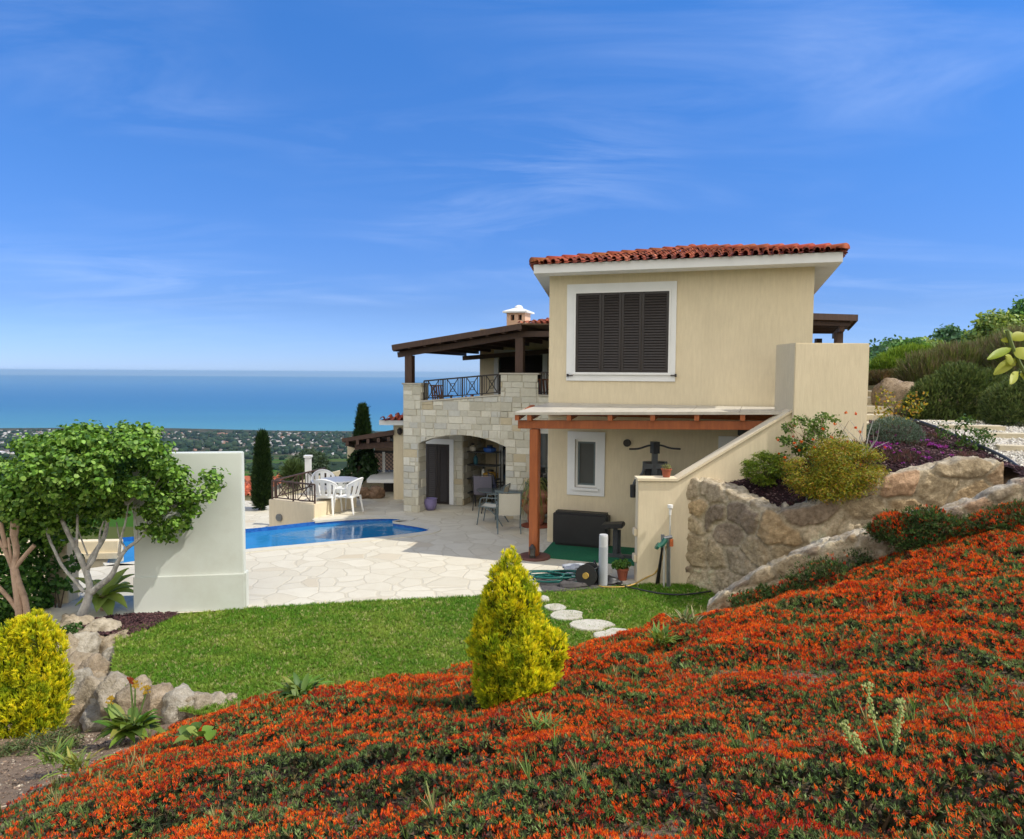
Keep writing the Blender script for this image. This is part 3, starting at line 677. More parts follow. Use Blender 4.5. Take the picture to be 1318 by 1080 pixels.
# ---- main hip roof: fascia, soffit, barrel tiles
zs = ZT + .0
RL = fp(-.19, 0, .5); RR = fp(FW + .42, 0, .5)
bl, br_ = Vector((.115, .993, 0)), Vector((.30, .954, 0))
DEP = 7.4
CL, CR = RL + bl * DEP, RR + br_ * DEP
mb = MB(); fh = .17
mb.hexa([q + UP * zs for q in (RL, RR, CR, CL)], [q + UP * (zs + fh) for q in (RL, RR, CR, CL)])
roof = mb.build('roof', M['white_trim'], villa); roof['label'] = 'low hip roof of red clay barrel tiles with white fascia'
def tile_slope(e0, e1, back, rise, run, hipL, hipR, z0, parent, name, pitch=.17, seed=1, tint=1.0):
    """barrel tiles running up from the eave e0-e1; hipL/hipR: run lost per metre along the eave at each end"""
    L = (e1 - e0).length; u = (e1 - e0) / L; n = int(L / pitch); p = L / n; rr = random.Random(seed)
    vs, fs, cl = [], [], []
    for i in range(n):
        c = (i + .5) * p; mx_ = min(run, c / hipL if hipL else run, (L - c) / hipR if hipR else run)
        rows = max(1, int(math.ceil((mx_ + .1) / .34)))
        for rw in range(rows):
            s0, s1 = rw * .34 - .09, min((rw + 1) * .34 - .03, mx_ + .02)
            if s1 - s0 < .04: continue
            tone = rr.choice([(.38, .085, .038), (.44, .11, .05), (.31, .065, .03), (.48, .15, .08), (.24, .07, .045)])
            tk = rr.uniform(.75, 1.2) * tint; tone = tuple(x * tk for x in tone); jz = rr.uniform(-.006, .008); ju = rr.uniform(-.008, .008)
            for kind in (0, 1):
                o = len(vs); K = 7
                for s, wsc, lift in ((s0, 1, .03), (s1, .86, .0)):
                    for k in range(K):
                        t = math.pi * k / (K - 1)
                        if kind == 0: du, dz = -math.cos(t) * p * .32 * wsc, math.sin(t) * p * .36 * wsc + .03 + lift
                        else: du, dz = p * .5 - math.cos(t) * p * .30 * wsc, -math.sin(t) * p * .12 + .03 + lift * .4
                        q = e0 + u * (c + du + ju) + back * s; vs.append(q + UP * (z0 + rise / run * s + dz + jz)); cl.append(tone)
                for k in range(K - 1): fs.append((o + k, o + k + 1, o + K + k + 1, o + K + k))
                if kind == 0:    # thickness at the open end
                    o2 = len(vs)
                    for k in range(K):
                        t = math.pi * k / (K - 1); q = e0 + u * (c - math.cos(t) * p * .25 + ju) + back * s0
                        vs.append(q + UP * (z0 + rise / run * s0 + math.sin(t) * p * .28 + .06 + jz)); cl.append(tuple(x * .8 for x in tone))
                    for k in range(K - 1): fs.append((o + k, o2 + k, o2 + k + 1, o + k + 1))
    mb = MB(); mb.v, mb.f, mb.c = vs, fs, cl
    return mb.build(name, M['tile'], parent, smooth=True, recalc=False)
Lr = (RR - RL).length; run = Lr / 2; rise = .58
ur = (RR - RL).normalized(); back = Vector((-ur.y, ur.x, 0))
tile_slope(RL, RR, back, rise, run, 1.0, 1.0, zs + fh - .01, roof, 'roof_tiles', seed=4)
apex = RL + ur * run + back * run + UP * (zs + fh + rise)
apex2 = RL + ur * run + back * (DEP - run + .6) + UP * (zs + fh + rise)
# under-roof deck so that no light leaks, and the side slopes
e = zs + fh + .004
mb = MB(); mb.add([RL + UP * e, RR + UP * e, CR + UP * e, CL + UP * e, apex, apex2], [(0, 1, 4), (1, 2, 5, 4), (2, 3, 5), (3, 0, 4, 5)], (.3, .07, .03)); mb.build('roof_deck', M['tile'], roof)
tile_slope(CL, RL, Vector(((RL - CL).normalized().y * -1, (RL - CL).normalized().x, 0)), rise, run, 1, 1, zs + fh - .01, roof, 'roof_tiles', seed=5)
tile_slope(RR, CR, Vector(((CR - RR).normalized().y * -1, (CR - RR).normalized().x, 0)), rise, run, 1, 1, zs + fh - .01, roof, 'roof_tiles', seed=6)
def cap_row(a, b, parent, r=.11, seed=3):
    a, b = Vector(a), Vector(b); d = (b - a); L = d.length; d /= L; n = int(L / .36); mb = MB(); rr = random.Random(seed)
    x = d.cross(UP).normalized(); y = x.cross(d).normalized()
    for i in range(n):
        p0, p1 = a + d * (L * i / n - .04), a + d * (L * (i + 1) / n); K = 7; vs = []; tone = tuple(c * rr.uniform(.75, 1.15) for c in (.42, .10, .04))
        for p, s, l in ((p0, 1.08, .025), (p1, .9, .0)):
            for k in range(K):
                t = math.pi * k / (K - 1); vs.append(p + x * (-math.cos(t) * r * s) + y * (math.sin(t) * r * s * .8 + l))
        mb.add(vs, [(k, k + 1, K + k + 1, K + k) for k in range(K - 1)] + [tuple(range(K))], tone)
    return mb.build('ridge_cap', M['tile'], parent, smooth=True)
cap_row(RL + UP * (e + .03), apex + UP * .03, roof, seed=8); cap_row(RR + UP * (e + .03), apex + UP * .03, roof, seed=9); cap_row(apex + UP * .03, apex2 + UP * .03, roof, seed=10)

# ---- stone balcony wing
SA = G(519.5, 658.5); SU, SN = FU, FN
def sp_(u, z, o=0): return SA + SU * u + SN * o + UP * z
def suz(px, py, o=0):
    q = V(px, py, SA + SN * o, SN) - SA; return q.dot(SU), q.z
su_l = 0.0; u_p1 = suz(541.5, 500)[0]; u_p2a = suz(644.5, 490)[0]; u_p2b = suz(693, 490)[0]; u_end = suz(681.5, 620)[0]; u_far = suz(707, 510)[0]
z_cl, z_s0, z_s1, z_cr = suz(530, 493)[1], suz(541, 515.5)[1], suz(645, 507.5)[1], suz(670, 480)[1]
z_s2 = suz(700, 508)[1]
ja, jb = suz(538.5, 600)[0], suz(650.8, 600)[0]; z_spr = suz(540, 571)[1]; z_cro = suz(603, 560.5)[1]
hw = (jb - ja) / 2; jc = (ja + jb) / 2; ris = z_cro - z_spr; arc_r = (hw * hw + ris * ris) / (2 * ris)
def arch(u): return z_spr - (arc_r - ris) + math.sqrt(max(arc_r ** 2 - (u - jc) ** 2, 0))
def top(u):
    if u < u_p1: return z_cl
    if u < u_p2a: return lerp(z_s0, z_s1, (u - u_p1) / (u_p2a - u_p1))
    if u < u_p2b: return z_cr
    return z_s2
# backing wall with the arch cut out, a column of slabs
TH = .42
mb = MB(); us = [0, ja * .5, ja - 1e-4] + list(np.linspace(ja, jb, 21)) + [u_end]
def slab(u0, u1, za0, za1, zb0, zb1):
    mb.hexa([sp_(u0, za0, 0), sp_(u1, za1, 0), sp_(u1, za1, -TH), sp_(u0, za0, -TH)], [sp_(u0, zb0, 0), sp_(u1, zb1, 0), sp_(u1, zb1, -TH), sp_(u0, zb0, -TH)])
ZB = z_cro + .12
slab(0, ja, 0, 0, ZB, ZB); slab(jb, u_end, 0, 0, ZB, ZB)
aa = np.linspace(ja, jb, 25)
for a, b in zip(aa, aa[1:]): slab(a, b, arch(a), arch(b), ZB, ZB)
for a, b in ((0, u_p1), (u_p1, u_p2a), (u_p2a, u_end)):
    slab(a, b, ZB, ZB, top(a + 1e-4), top(b - 1e-4))
ub(mb, u_end, u_far, 2.4, top(u_far), -TH, 0, sp_)
wing = mb.build('stone_wing', M['mortar'], villa); wing['label'] = 'balcony wing faced in irregular pale limestone with a wide arch'
# ashlar face: rows of uneven stones, cut along the arch
def ashlar(u0, u1, z0, topf, parent, f, cutarch=None, seed=2, rowh=(.13, .23), wid=(.14, .40), slopef=None):
    rr = random.Random(seed); rows = []; z = z0; zmax = max(topf(u0 + 1e-3), topf(u1 - 1e-3), topf((u0 + u1) / 2), topf(u0 + (u1 - u0) * .85))
    while z < zmax:
        h = rr.uniform(*rowh)
        if cutarch and z < z_spr < z + h + .09: h = z_spr - z
        rows.append((z, z + h)); z += h
    mb = MB()
    def emit(poly):
        c = sum((Vector((p[0], p[1], 0)) for p in poly), Vector()) / len(poly)
        o_ = rr.uniform(.004, .022); tone = rr.choice([(.62, .595, .49), (.66, .63, .525), (.57, .54, .44), (.60, .575, .48), (.54, .51, .41), (.68, .65, .55), (.57, .56, .50)])
        if rr.random() < .06: tone = (.56, .48, .33)
        tk = rr.uniform(.9, 1.07); tone = tuple(x * tk for x in tone)
        g = .006; inn, mid = [], []
        for p in poly:
            d = Vector((p[0], p[1], 0)) - c; L = max(d.length, 1e-6)
            q = c + d * max(0, (1 - g / L)); q2 = c + d * max(0, (1 - (g + .016) / L)); inn.append(f(q.x, q.y, .001)); mid.append(f(q2.x + rr.uniform(-.004, .004), q2.y + rr.uniform(-.004, .004), o_ + rr.uniform(-.003, .004)))
        k = len(poly); mb.add(inn + mid, [(i, (i + 1) % k, (i + 1) % k + k, i + k) for i in range(k)] + [tuple(range(k, 2 * k))], tone)
    for za, zb in rows:
        u = u0
        while u < u1 - 1e-6:
            w = rr.uniform(*wid); ue = min(u1, u + w)
            if u1 - ue < .1: ue = u1
            parts = [(za, zb)]
            if zb - za > .21 and rr.random() < .3: mz = lerp(za, zb, rr.uniform(.4, .6)); parts = [(za, mz), (mz, zb)]
            for (a, b) in parts:
                xs = [u, ue]
                for x in (u_p1, u_p2a, u_p2b) if cutarch else ():
                    if u < x < ue: xs.append(x)
                if cutarch and a < z_spr:
                    for x in (ja, jb):
                        if u < x < ue: xs.append(x)
                xs.sort()
                for xa, xb in zip(xs, xs[1:]):
                    if xb - xa < .025: continue
                    mid_ = (xa + xb) / 2; t0, t1 = topf(xa + 1e-4), topf(xb - 1e-4)
                    if min(t0, t1) < a + .03: continue
                    tp = [(xb, min(b, t1)), (xa, min(b, t0))]
                    if cutarch and ja < mid_ < jb and a < z_spr - 1e-4: continue
                    if cutarch and xb > ja and xa < jb and a < z_cro and b >= z_spr:
                        n = 9; pr = [(x, max(a, arch(x) if ja <= x <= jb else a)) for x in np.linspace(xa, xb, n)]
                        pr = [p for p in pr if p[1] < b - .012]
                        if len(pr) < 2: continue
                        emit(pr + [(pr[-1][0], min(b, t1)), (pr[0][0], min(b, t0))])
                    elif cutarch and mid_ > u_end and a < 2.4: continue
                    else: emit([(xa, a), (xb, a)] + tp)
            u = ue
    return mb.build('stone_facing', M['ashlar'], parent)
ashlar(0, u_far, 0, lambda u: top(u) - .04, wing, sp_, True, 12)
# reveal of the left pier and the outer left end
def rev_l(u, z, o): return sp_(ja, 0, 0) - SN * u + SU * o + UP * z
ashlar(0, TH, 0, lambda u: z_spr, wing, rev_l, None, 5)
def pier_in(u, z, o): return sp_(u_p1, 0, 0) - SN * u + SU * o + UP * z
ashlar(0, TH, z_s0 + .04, lambda u: z_cl - .04, wing, pier_in, None, 6, rowh=(.1, .16))
mb = MB()
for a, b, h in ((-.03, u_p1 + .03, z_cl), (u_p2a - .03, u_p2b + .03, z_cr)): ub(mb, a, b, h - .04, h, -TH - .03, .035, sp_)
mb.hexa([sp_(u_p1 + .03, z_s0 - .04, .03), sp_(u_p2a - .03, z_s1 - .04, .03), sp_(u_p2a - .03, z_s1 - .04, -TH), sp_(u_p1 + .03, z_s0 - .04, -TH)],
        [sp_(u_p1 + .03, z_s0, .03), sp_(u_p2a - .03, z_s1, .03), sp_(u_p2a - .03, z_s1, -TH), sp_(u_p1 + .03, z_s0, -TH)])
ub(mb, u_p2b + .03, u_far, z_s2 - .04, z_s2, -TH, .03, sp_)
mb.build('coping', M['concrete'], wing, bevel=.006)
# portico behind the arch: ceiling, inner walls, stone inner pier, door
DW = (G(563, 649) - SA).dot(-SN)
mb = MB(); ub(mb, .02, u_far + 1.2, 2.28, 2.37, -4.8, -TH - .003, sp_); mb.build('balcony_floor', M['plaster2'], wing)
ui = suz(595.5, 640, -DW)[0]; uc = suz(655, 620, -DW - 1.7)[0]
mb = MB(); ub(mb, .0, ui, 0, 2.275, -DW - .2, -DW, sp_); mb.build('portico_wall', M['mortar'], wing)
def inner(u, z, o): return sp_(u, z, -DW + o)
ashlar(suz(578, 640, -DW)[0], ui, 0, lambda u: 2.25, wing, inner, None, 15)
def inner_side(u, z, o): return sp_(ui, z, -DW - u) + SU * o
mb = MB(); mb.hexa([inner_side(.2, 0, -.2), inner_side(.2, 0, 0), inner_side(1.7, 0, 0), inner_side(1.7, 0, -.2)], [inner_side(.2, 2.275, -.2), inner_side(.2, 2.275, 0), inner_side(1.7, 2.275, 0), inner_side(1.7, 2.275, -.2)]); mb.build('portico_wall', M['mortar'], wing)
ashlar(0, 1.7, 0, lambda u: 2.25, wing, inner_side, None, 16)
mb = MB(); ub(mb, ui - .2, uc + 2.5, 0, 2.275, -DW - 1.9, -DW - 1.7, sp_); mb.build('portico_wall', M['plaster'], wing)
def door_f(u, z, o): return sp_(u, z, -DW + o)
d0, d1 = suz(549, 640, -DW)[0], suz(579, 640, -DW)[0]; dzt = suz(565, 571.5, -DW)[1]
mb = MB(); holed(mb, door_f, d0 - .12, d1 + .12, .02, dzt + .14, [(d0, d1, .02, dzt)], .002, .04)
dr = mb.build('door', M['white_trim'], wing); dr['label'] = 'dark louvred double door inside the arch'
dm = (d0 + d1) / 2
louvre_leaf(door_f, d0 + .005, dm - .004, .03, dzt - .005, .004, dr, M['shutter'], name='door_leaf', fr=.07)
louvre_leaf(door_f, dm + .004, d1 - .005, .03, dzt - .005, .004, dr, M['shutter'], name='door_leaf', fr=.07)
# jamb and dark glass at the right of the portico
q0, q1 = suz(642, 620, -DW - 1.0)[0], suz(647, 620, -DW - 1.0)[0]
mb = MB(); ub(mb, q0, q1, 0, 2.3, -DW - 1.1, -DW - 1.0, sp_); mb.build('door_frame', M['white_trim'], wing)
mb = MB(); ub(mb, q1 + .002, q1 + .9, 0, 2.3, -DW - 1.09, -DW - 1.03, sp_); mb.build('glass_door', M['glass'], wing)
# glass door in the recess by the corner
q0 = suz(680, 620, -.5)[0]; q1 = suz(712, 620, -.5)[0]
def rc(u, z, o): return sp_(u, z, -.5 + o)
mb = MB(); holed(mb, rc, q0, q1, .03, 2.28, [(q0 + .16, q1 - .12, .1, 2.05)], 0, .08); gd = mb.build('glass_door', M['white_trim'], wing)
mb = MB(); ub(mb, q0 + .16, q1 - .12, .1, 2.1, .02, .035, rc); mb.build('pane', M['glass'], gd)
mb = MB(); ub(mb, q0, q1 + .3, 2.29, 2.8, -.1, .09, rc); mb.build('lintel', M['plaster2'], wing)

# upper floor behind the balcony
UA = P(617.5, 480, 22.6)
def uf(u, z, o): return Vector((UA.x, UA.y, 0)) + SU * u + SN * o + UP * z
def uuz(px, py):
    q = V(px, py, Vector((UA.x, UA.y, 0)), SN) - Vector((UA.x, UA.y, 0)); return q.dot(SU), q.z
o0, z0_ = uuz(642, 455); o1, _ = uuz(699, 455); zt_ = uuz(642, 456)[1]
mb = MB(); holed(mb, uf, 0, 5, 2.38, 4.83, [(o0, o1, 2.5, zt_)], -.25, 0); mb.build('upper_wall', M['plaster'], villa)
mb = MB(); holed(mb, uf, o0 - .14, o1 + .14, 2.39, zt_ + .13, [(o0 + .002, o1 - .002, 2.5, zt_)], .002, .04)
ud = mb.build('balcony_door', M['white_trim'], villa)
mm = (o0 + o1) / 2
louvre_leaf(uf, o0 + .004, mm - .003, 2.505, zt_ - .004, -.06, ud, M['shutter'], name='door_leaf'); louvre_leaf(uf, mm + .003, o1 - .004, 2.505, zt_ - .004, -.06, ud, M['shutter'], name='door_leaf')
# rear roof and chimney
rz0 = 4.84
mb = MB(); mb.hexa([uf(1.1, rz0, -.3), uf(6.5, rz0, -.3), uf(6.5, rz0, -4), uf(1.1, rz0, -4)], [uf(1.1, rz0 + .12, -.3), uf(6.5, rz0 + .12, -.3), uf(6.5, rz0 + .12, -4), uf(1.1, rz0 + .12, -4)])
rr_ = mb.build('rear_roof', M['white_trim'], villa)
tile_slope(uf(1.1, 0, -.3), uf(6.5, 0, -.3), -SN, .5, 2.4, 1.0, 0, rz0 + .12, rr_, 'roof_tiles', seed=11)
mb = MB(); q = [uf(1.1, rz0 + .13, -.3), uf(6.5, rz0 + .13, -.3), uf(6.5, rz0 + .65, -2.7), uf(3.5, rz0 + .65, -2.7)]; mb.add(q, [(0, 1, 2, 3)], (.3, .07, .03)); mb.build('roof_deck', M['tile'], rr_)
cb = P(667.5, 418, 24.2); zt2 = P(667, 403.5, 24.2).z; hwc = .31
mb = MB(); holed(mb, lambda u, z, o: Vector((cb.x, cb.y, 0)) + SU * u + SN * o + UP * z, -hwc, hwc, rz0 + .1, zt2, [(-.17, -.05, zt2 - .24, zt2 - .06), (.08, .2, zt2 - .24, zt2 - .06)], -.3, .3)
ch = mb.build('chimney', mat('peach_plaster', (.66, .42, .28), (.6, .37, .24), 5, .9, bmp=.2), villa)
mb = MB(); f_ = lambda u, z, o: Vector((cb.x, cb.y, 0)) + SU * u + SN * o + UP * z
ub(mb, -hwc - .1, hwc + .1, zt2 + .001, zt2 + .05, -.42, .42, f_)
vs = [f_(-hwc - .1, zt2 + .051, .42), f_(hwc + .1, zt2 + .051, .42), f_(hwc + .1, zt2 + .051, -.42), f_(-hwc - .1, zt2 + .051, -.42)]
ts = [f_(-.14, zt2 + .16, .14), f_(.14, zt2 + .16, .14), f_(.14, zt2 + .16, -.14), f_(-.14, zt2 + .16, -.14)]; mb.hexa(vs, ts)
mb.lathe(f_(0, zt2 + .161, 0), [(.14, 0), (.13, .05), (.09, .09), (.03, .11)], 12); mb.build('chimney_cap', M['white'], ch)
mb = MB(); ub(mb, -.26, .26, zt2 - .26, zt2 - .02, .02, .1, f_); mb.build('flue', M['iron'], ch)

# ---- balcony railing (iron, X panels)
def railing(name, p0, p1, h0, h1, npan, m, label, cat='railing', base=0.0, parent=None, pt=.028, group=None):
    p0, p1 = Vector(p0), Vector(p1); t = thing(name, (p0 + p1) / 2, label, cat, group)
    d = p1 - p0; g = lambda s, k: p0 + d * s + UP * lerp(h0, h1, s) * k + UP * base * (1 - k)
    mb = MB(); mb.bar(g(0, 1), g(1, 1), .045, .035); mb.build('top_rail', m, t)
    mb = MB(); mb.bar(g(0, .1), g(1, .1), .03, .025); mb.build('bottom_rail', m, t)
    for s in np.linspace(0, 1, npan + 1):
        mb = MB(); mb.bar(g(s, 0), g(s, .98), pt * 1.35); mb.build('post', m, t)
    for i in range(npan):
        a, b = i / npan, (i + 1) / npan; w = (b - a)
        mb = MB(); x0, x1 = a + w * .22, a + w * .78
        for x in (x0, x1, a + w * .11, a + w * .89): mb.bar(g(x, .1), g(x, .98), pt * .6)
        mb.bar(g(x0, .1), g(x1, .98), pt * .6); mb.bar(g(x0, .98), g(x1, .1), pt * .62)
        xm0, xm1 = lerp(x0, x1, .28), lerp(x0, x1, .72)
        for A, B in (((xm0, .34), (xm1, .34)), ((xm1, .34), (xm1, .74)), ((xm1, .74), (xm0, .74)), ((xm0, .74), (xm0, .34))): mb.bar(g(*A), g(*B), pt * .5)
        mb.build('panel', m, t)
    return t
zt0, zt1 = suz(543, 490.5)[1], suz(643, 481.5)[1]
railing('balcony_railing', sp_(u_p1 + .02, z_s0, -.15), sp_(u_p2a - .02, z_s1, -.15), zt0 - z_s0, zt1 - z_s1, 4, M['iron'], 'black iron railing with crossed panels between the stone balcony piers')
railing('balcony_railing', sp_(u_p2b + .03, z_s2, -.15), sp_(u_far + .9, z_s2, -.15), .52, .52, 2, M['iron'], 'short black iron railing between stone pier and tan wall corner')

# ---- balcony pergola (dark timber lean-to)
pz0 = suz(507, 447)[1]; ul = suz(507, 447)[0]; pz1 = suz(672, 419, .1)[1]; u_r = suz(672, 419, .1)[0]
uR = u_r + 1.6
sl = (pz1 - pz0) / (u_r - ul)
pg = thing('balcony_pergola', sp_(1.5, 3.0, -1), 'dark brown timber pergola roof sloping over the stone balcony', 'pergola')
mb = MB(); z_at = lambda u: pz0 + sl * (u - ul)
DB = 4.6
mb.hexa([sp_(ul, z_at(ul) + .02, .12), sp_(u_r, z_at(u_r) + .02, .12), sp_(u_r, z_at(u_r) + .02, -DB), sp_(ul, z_at(ul) + .02, -DB)], [sp_(ul, z_at(ul) + .055, .12), sp_(u_r, z_at(u_r) + .055, .12), sp_(u_r, z_at(u_r) + .055, -DB), sp_(ul, z_at(ul) + .055, -DB)])
mb.hexa([sp_(u_r, z_at(u_r) + .02, .12), sp_(uR, z_at(u_r) + .02, -.6), sp_(uR, z_at(u_r) + .02, -DB), sp_(u_r, z_at(u_r) + .02, -DB)], [sp_(u_r, z_at(u_r) + .055, .12), sp_(uR, z_at(u_r) + .055, -.6), sp_(uR, z_at(u_r) + .055, -DB), sp_(u_r, z_at(u_r) + .055, -DB)])
mb.build('roof_boards', M['board'], pg)
for i in range(9):
    u = lerp(ul + .06, u_r - .06, i / 8); mb = MB(); mb.bar(sp_(u, z_at(u) - .05, .1), sp_(u, z_at(u) - .05, -DB), .07, .13); mb.build('rafter', M['darkwood'], pg)
mb = MB(); mb.bar(sp_(ul + .02, z_at(ul) - .185, -.2), sp_(u_r, z_at(u_r) - .185, -.2), .1, .13); mb.build('beam', M['darkwood'], pg)
mb = MB(); mb.bar(sp_(ul + .02, z_at(ul) - .02, .135), sp_(u_r, z_at(u_r) - .02, .135), .03, .13); mb.build('edge_board', M['darkwood'], pg)
mb = MB(); mb.bar(sp_(u_r, z_at(u_r) - .185, -.2), sp_(uR, z_at(u_r) - .185, -.2), .1, .13); mb.build('beam', M['darkwood'], pg)
mb = MB(); mb.bar(sp_(ul + .1, z_at(ul) - .185, -DB + .3), sp_(uR, z_at(u_r) - .3, -DB + .3), .1, .13); mb.build('beam', M['darkwood'], pg)
up0 = suz(527.5, 470, -.2)[0]; up1 = suz(669.5, 450, -.2)[0]
for u, zb in ((up0, z_cl), (up1, z_cr)):
    mb = MB(); mb.bar(sp_(u, zb + .001, -.2), sp_(u, z_at(u) - .25, -.2), .19, .19, up=(.3, .95, 0)); mb.build('post', M['darkwood'], pg)
# wooden chair on the balcony and a bench beside the corner
def slat_chair(loc, rz, label, group=None):
    t = thing('wooden_chair', loc, label, 'chair', group, rz)
    def lp(p): return Vector(loc) + Vector(p)
    mb = MB(); [mb.box(lp((0, -.18 + i * .09, .42)), (.46, .07, .025)) for i in range(5)]; mb.build('seat', M['chairwood'], t)
    mb = MB(); [mb.bar(lp((-.18 + i * .09, .22, .44)), lp((-.18 + i * .09, .32, .95)), .05, .02) for i in range(5)]; mb.bar(lp((-.23, .33, .96)), lp((.23, .33, .96)), .05, .04); mb.build('backrest', M['chairwood'], t)
    for x, y in ((-.21, -.2), (.21, -.2), (-.21, .22), (.21, .22)):
        mb = MB(); mb.bar(lp((x, y, 0)), lp((x, y, .62 if y < 0 else .42)), .045); mb.build('leg', M['chairwood'], t)
    for x in (-.23, .23):
        mb = MB(); mb.box(lp((x, 0, .64)), (.06, .5, .03)); mb.build('armrest', M['chairwood'], t)
    return t
wc_ = slat_chair(tuple(sp_(suz(569, 500, -1.1)[0], 2.375, -1.1)), 2.6, 'orange wooden chair behind the balcony railing'); wc_.scale = (.82, .82, .82)
slat_chair(tuple(sp_(suz(702, 500, -1.0)[0], 2.375, -1.0)), .4, 'orange wooden chair by the corner of the tan wall')

# ================================================================== WALLS AND CANOPY
# ---- red timber canopy over the exercise corner
post_b = G(687.5, 718); OFF = (post_b - FA).dot(FN); pu = (post_b - FA).dot(FU)
cn = thing('canopy', post_b, 'red stained timber canopy with pale translucent sheets against the tan wall', 'canopy')
zbk = fuz(800, 521)[1]; zfr = V(661, 532, FA + FN * (OFF + .22), FN).z
ulf = (V(661, 531, FA + FN * (OFF + .22), FN) - FA).dot(FU); urt = fuz(1013, 520)[0]
zfR = V(1003, 531, FA + FN * (OFF + .22), FN).z; zf = lambda u: lerp(zfr, zfR, (u - ulf) / (urt - ulf))
mb = MB(); nsh = 6
for i in range(nsh):
    a, b = lerp(ulf, urt, i / nsh) + .004, lerp(ulf, urt, (i + 1) / nsh) - .004
    a2, b2 = lerp(-.02 if i == 0 else lerp(ulf, urt, i / nsh), 0, 0) , b
    mb.hexa([fp(a, zf(a), OFF + .22), fp(b, zf(b), OFF + .22), fp(b, zbk, .022), fp(max(a, .002) if i == 0 else a, zbk, .022)], [fp(a, zf(a) + .018, OFF + .22), fp(b, zf(b) + .018, OFF + .22), fp(b, zbk + .018, .022), fp(max(a, .002) if i == 0 else a, zbk + .018, .022)])
mb.build('canopy_sheet', M['canopy'], cn)
mb = MB(); mb.hexa([fp(ulf, zfr - .03, OFF + .225), fp(urt, zfR - .03, OFF + .225), fp(urt, zfR - .03, OFF + .19), fp(ulf, zfr - .03, OFF + .19)], [fp(ulf, zfr - .001, OFF + .225), fp(urt, zfR - .001, OFF + .225), fp(urt, zfR - .001, OFF + .19), fp(ulf, zfr - .001, OFF + .19)]); mb.build('sheet_edge', M['canopy'], cn)
zb1 = V(670, 541, FA + FN * OFF, FN).z; zb0 = V(670, 551.5, FA + FN * OFF, FN).z; ub0 = (V(667.5, 545, FA + FN * OFF, FN) - FA).dot(FU)
dzb = zfR - zfr; mb = MB(); mb.hexa([fp(ub0, zb0, OFF + .05), fp(urt + .3, zb0 + dzb, OFF + .05), fp(urt + .3, zb0 + dzb, OFF - .05), fp(ub0, zb0, OFF - .05)], [fp(ub0, zb1, OFF + .05), fp(urt + .3, zb1 + dzb, OFF + .05), fp(urt + .3, zb1 + dzb, OFF - .05), fp(ub0, zb1, OFF - .05)]); mb.build('beam', M['redwood'], cn, bevel=.006)
mb = MB(); ub(mb, 0.003, urt + .3, zbk - .24, zbk - .1, .022, .09); mb.build('wall_plate', M['redwood'], cn)
for i, u in enumerate([ulf + .06] + [lerp(.08, urt, k / 6) for k in range(0, 7)]):
    mb = MB(); zr0 = zb1 + .006 + dzb * max(0, (u - ulf) / (urt - ulf)); zft = zf(max(u, ulf))
    mb.hexa([fp(u - .04, zr0 - .0, OFF + (.2 if i else .2)), fp(u + .04, zr0, OFF + .2), fp(u + .04, zbk - .095, .1 if i else .6), fp(u - .04, zbk - .095, .1 if i else .6)],
            [fp(u - .04, zft - .032, OFF + .2), fp(u + .04, zft - .032, OFF + .2), fp(u + .04, zbk - .012, .1 if i else .6), fp(u - .04, zbk - .012, .1 if i else .6)])
    mb.build('rafter', M['redwood'], cn)
mb = MB(); pw = .085
ub(mb, pu - pw, pu + pw, .05, zb0 - .002, OFF - pw, OFF + pw); mb.build('post', M['redwood'], cn, bevel=.012)
mb = MB(); mb.lathe(post_b + UP * .005, [(.31, 0), (.31, .03), (.29, .045)], 20); mb.build('post_base', mat('red_brown_disc', (.15, .06, .045), (.1, .04, .03), 8, .7), cn)
lp_ = post_b + FN * .19 + FU * .02
ln = thing('lantern', lp_, 'small black lantern standing at the foot of the red timber post', 'lantern')
mb = MB(); mb.box(lp_ + UP * .07, (.11, .11, .03)); mb.build('base', M['iron'], ln); mb = MB(); mb.box(lp_ + UP * .22, (.12, .12, .03)); mb.lathe(lp_ + UP * .235, [(.06, 0), (.03, .05), (.012, .07)], 8); mb.build('hood', M['iron'], ln)
mb = MB()
for sx in (-1, 1):
    for sy_ in (-1, 1):
        mb = MB(); mb.bar(lp_ + Vector((sx * .045, sy_ * .045, .085)), lp_ + Vector((sx * .045, sy_ * .045, .205)), .015); mb.build('bar', M['iron'], ln)
mb = MB(); mb.box(lp_ + UP * .145, (.07, .07, .11)); mb.build('pane', M['glass'], ln)

# ---- plastered stair wall with a sloping top and a high block
WA = G(819.5, 752); WD = WA.y
def wp(px, py, d=0): return P(px, py, WD + d)
sw = thing('stair_wall', WA, 'tan plastered stair wall rising in a slope to a high block', 'wall')
x0 = WA.x; zl = wp(822, 619).z; xs1 = wp(872, 620).x; xs2 = wp(1017, 531).x; zs2 = wp(1015, 531).z
xb0, xb1 = wp(1022, 500, -.09).x, wp(1117.5, 500, -.09).x; zbt = wp(1060, 441.5, -.09).z
prof = [Vector((x0, WD, -.3)), Vector((xb0 + .3, WD, -.3)), Vector((xb0 + .3, WD, zs2 + .2)), Vector((xs2, WD, zs2)), Vector((xs1, WD, zl)), Vector((x0, WD, zl))]
mb = MB(); mb.prism(prof, (0, .26, 0)); mb.build('parapet', M['plaster2'], sw, bevel=.01)
mb = MB()
def capseg(a, b): mb.hexa([a + Vector((0, -.03, .001)), b + Vector((0, -.03, .001)), b + Vector((0, .29, .001)), a + Vector((0, .29, .001))], [a + Vector((0, -.03, .045)), b + Vector((0, -.03, .045)), b + Vector((0, .29, .045)), a + Vector((0, .29, .045))])
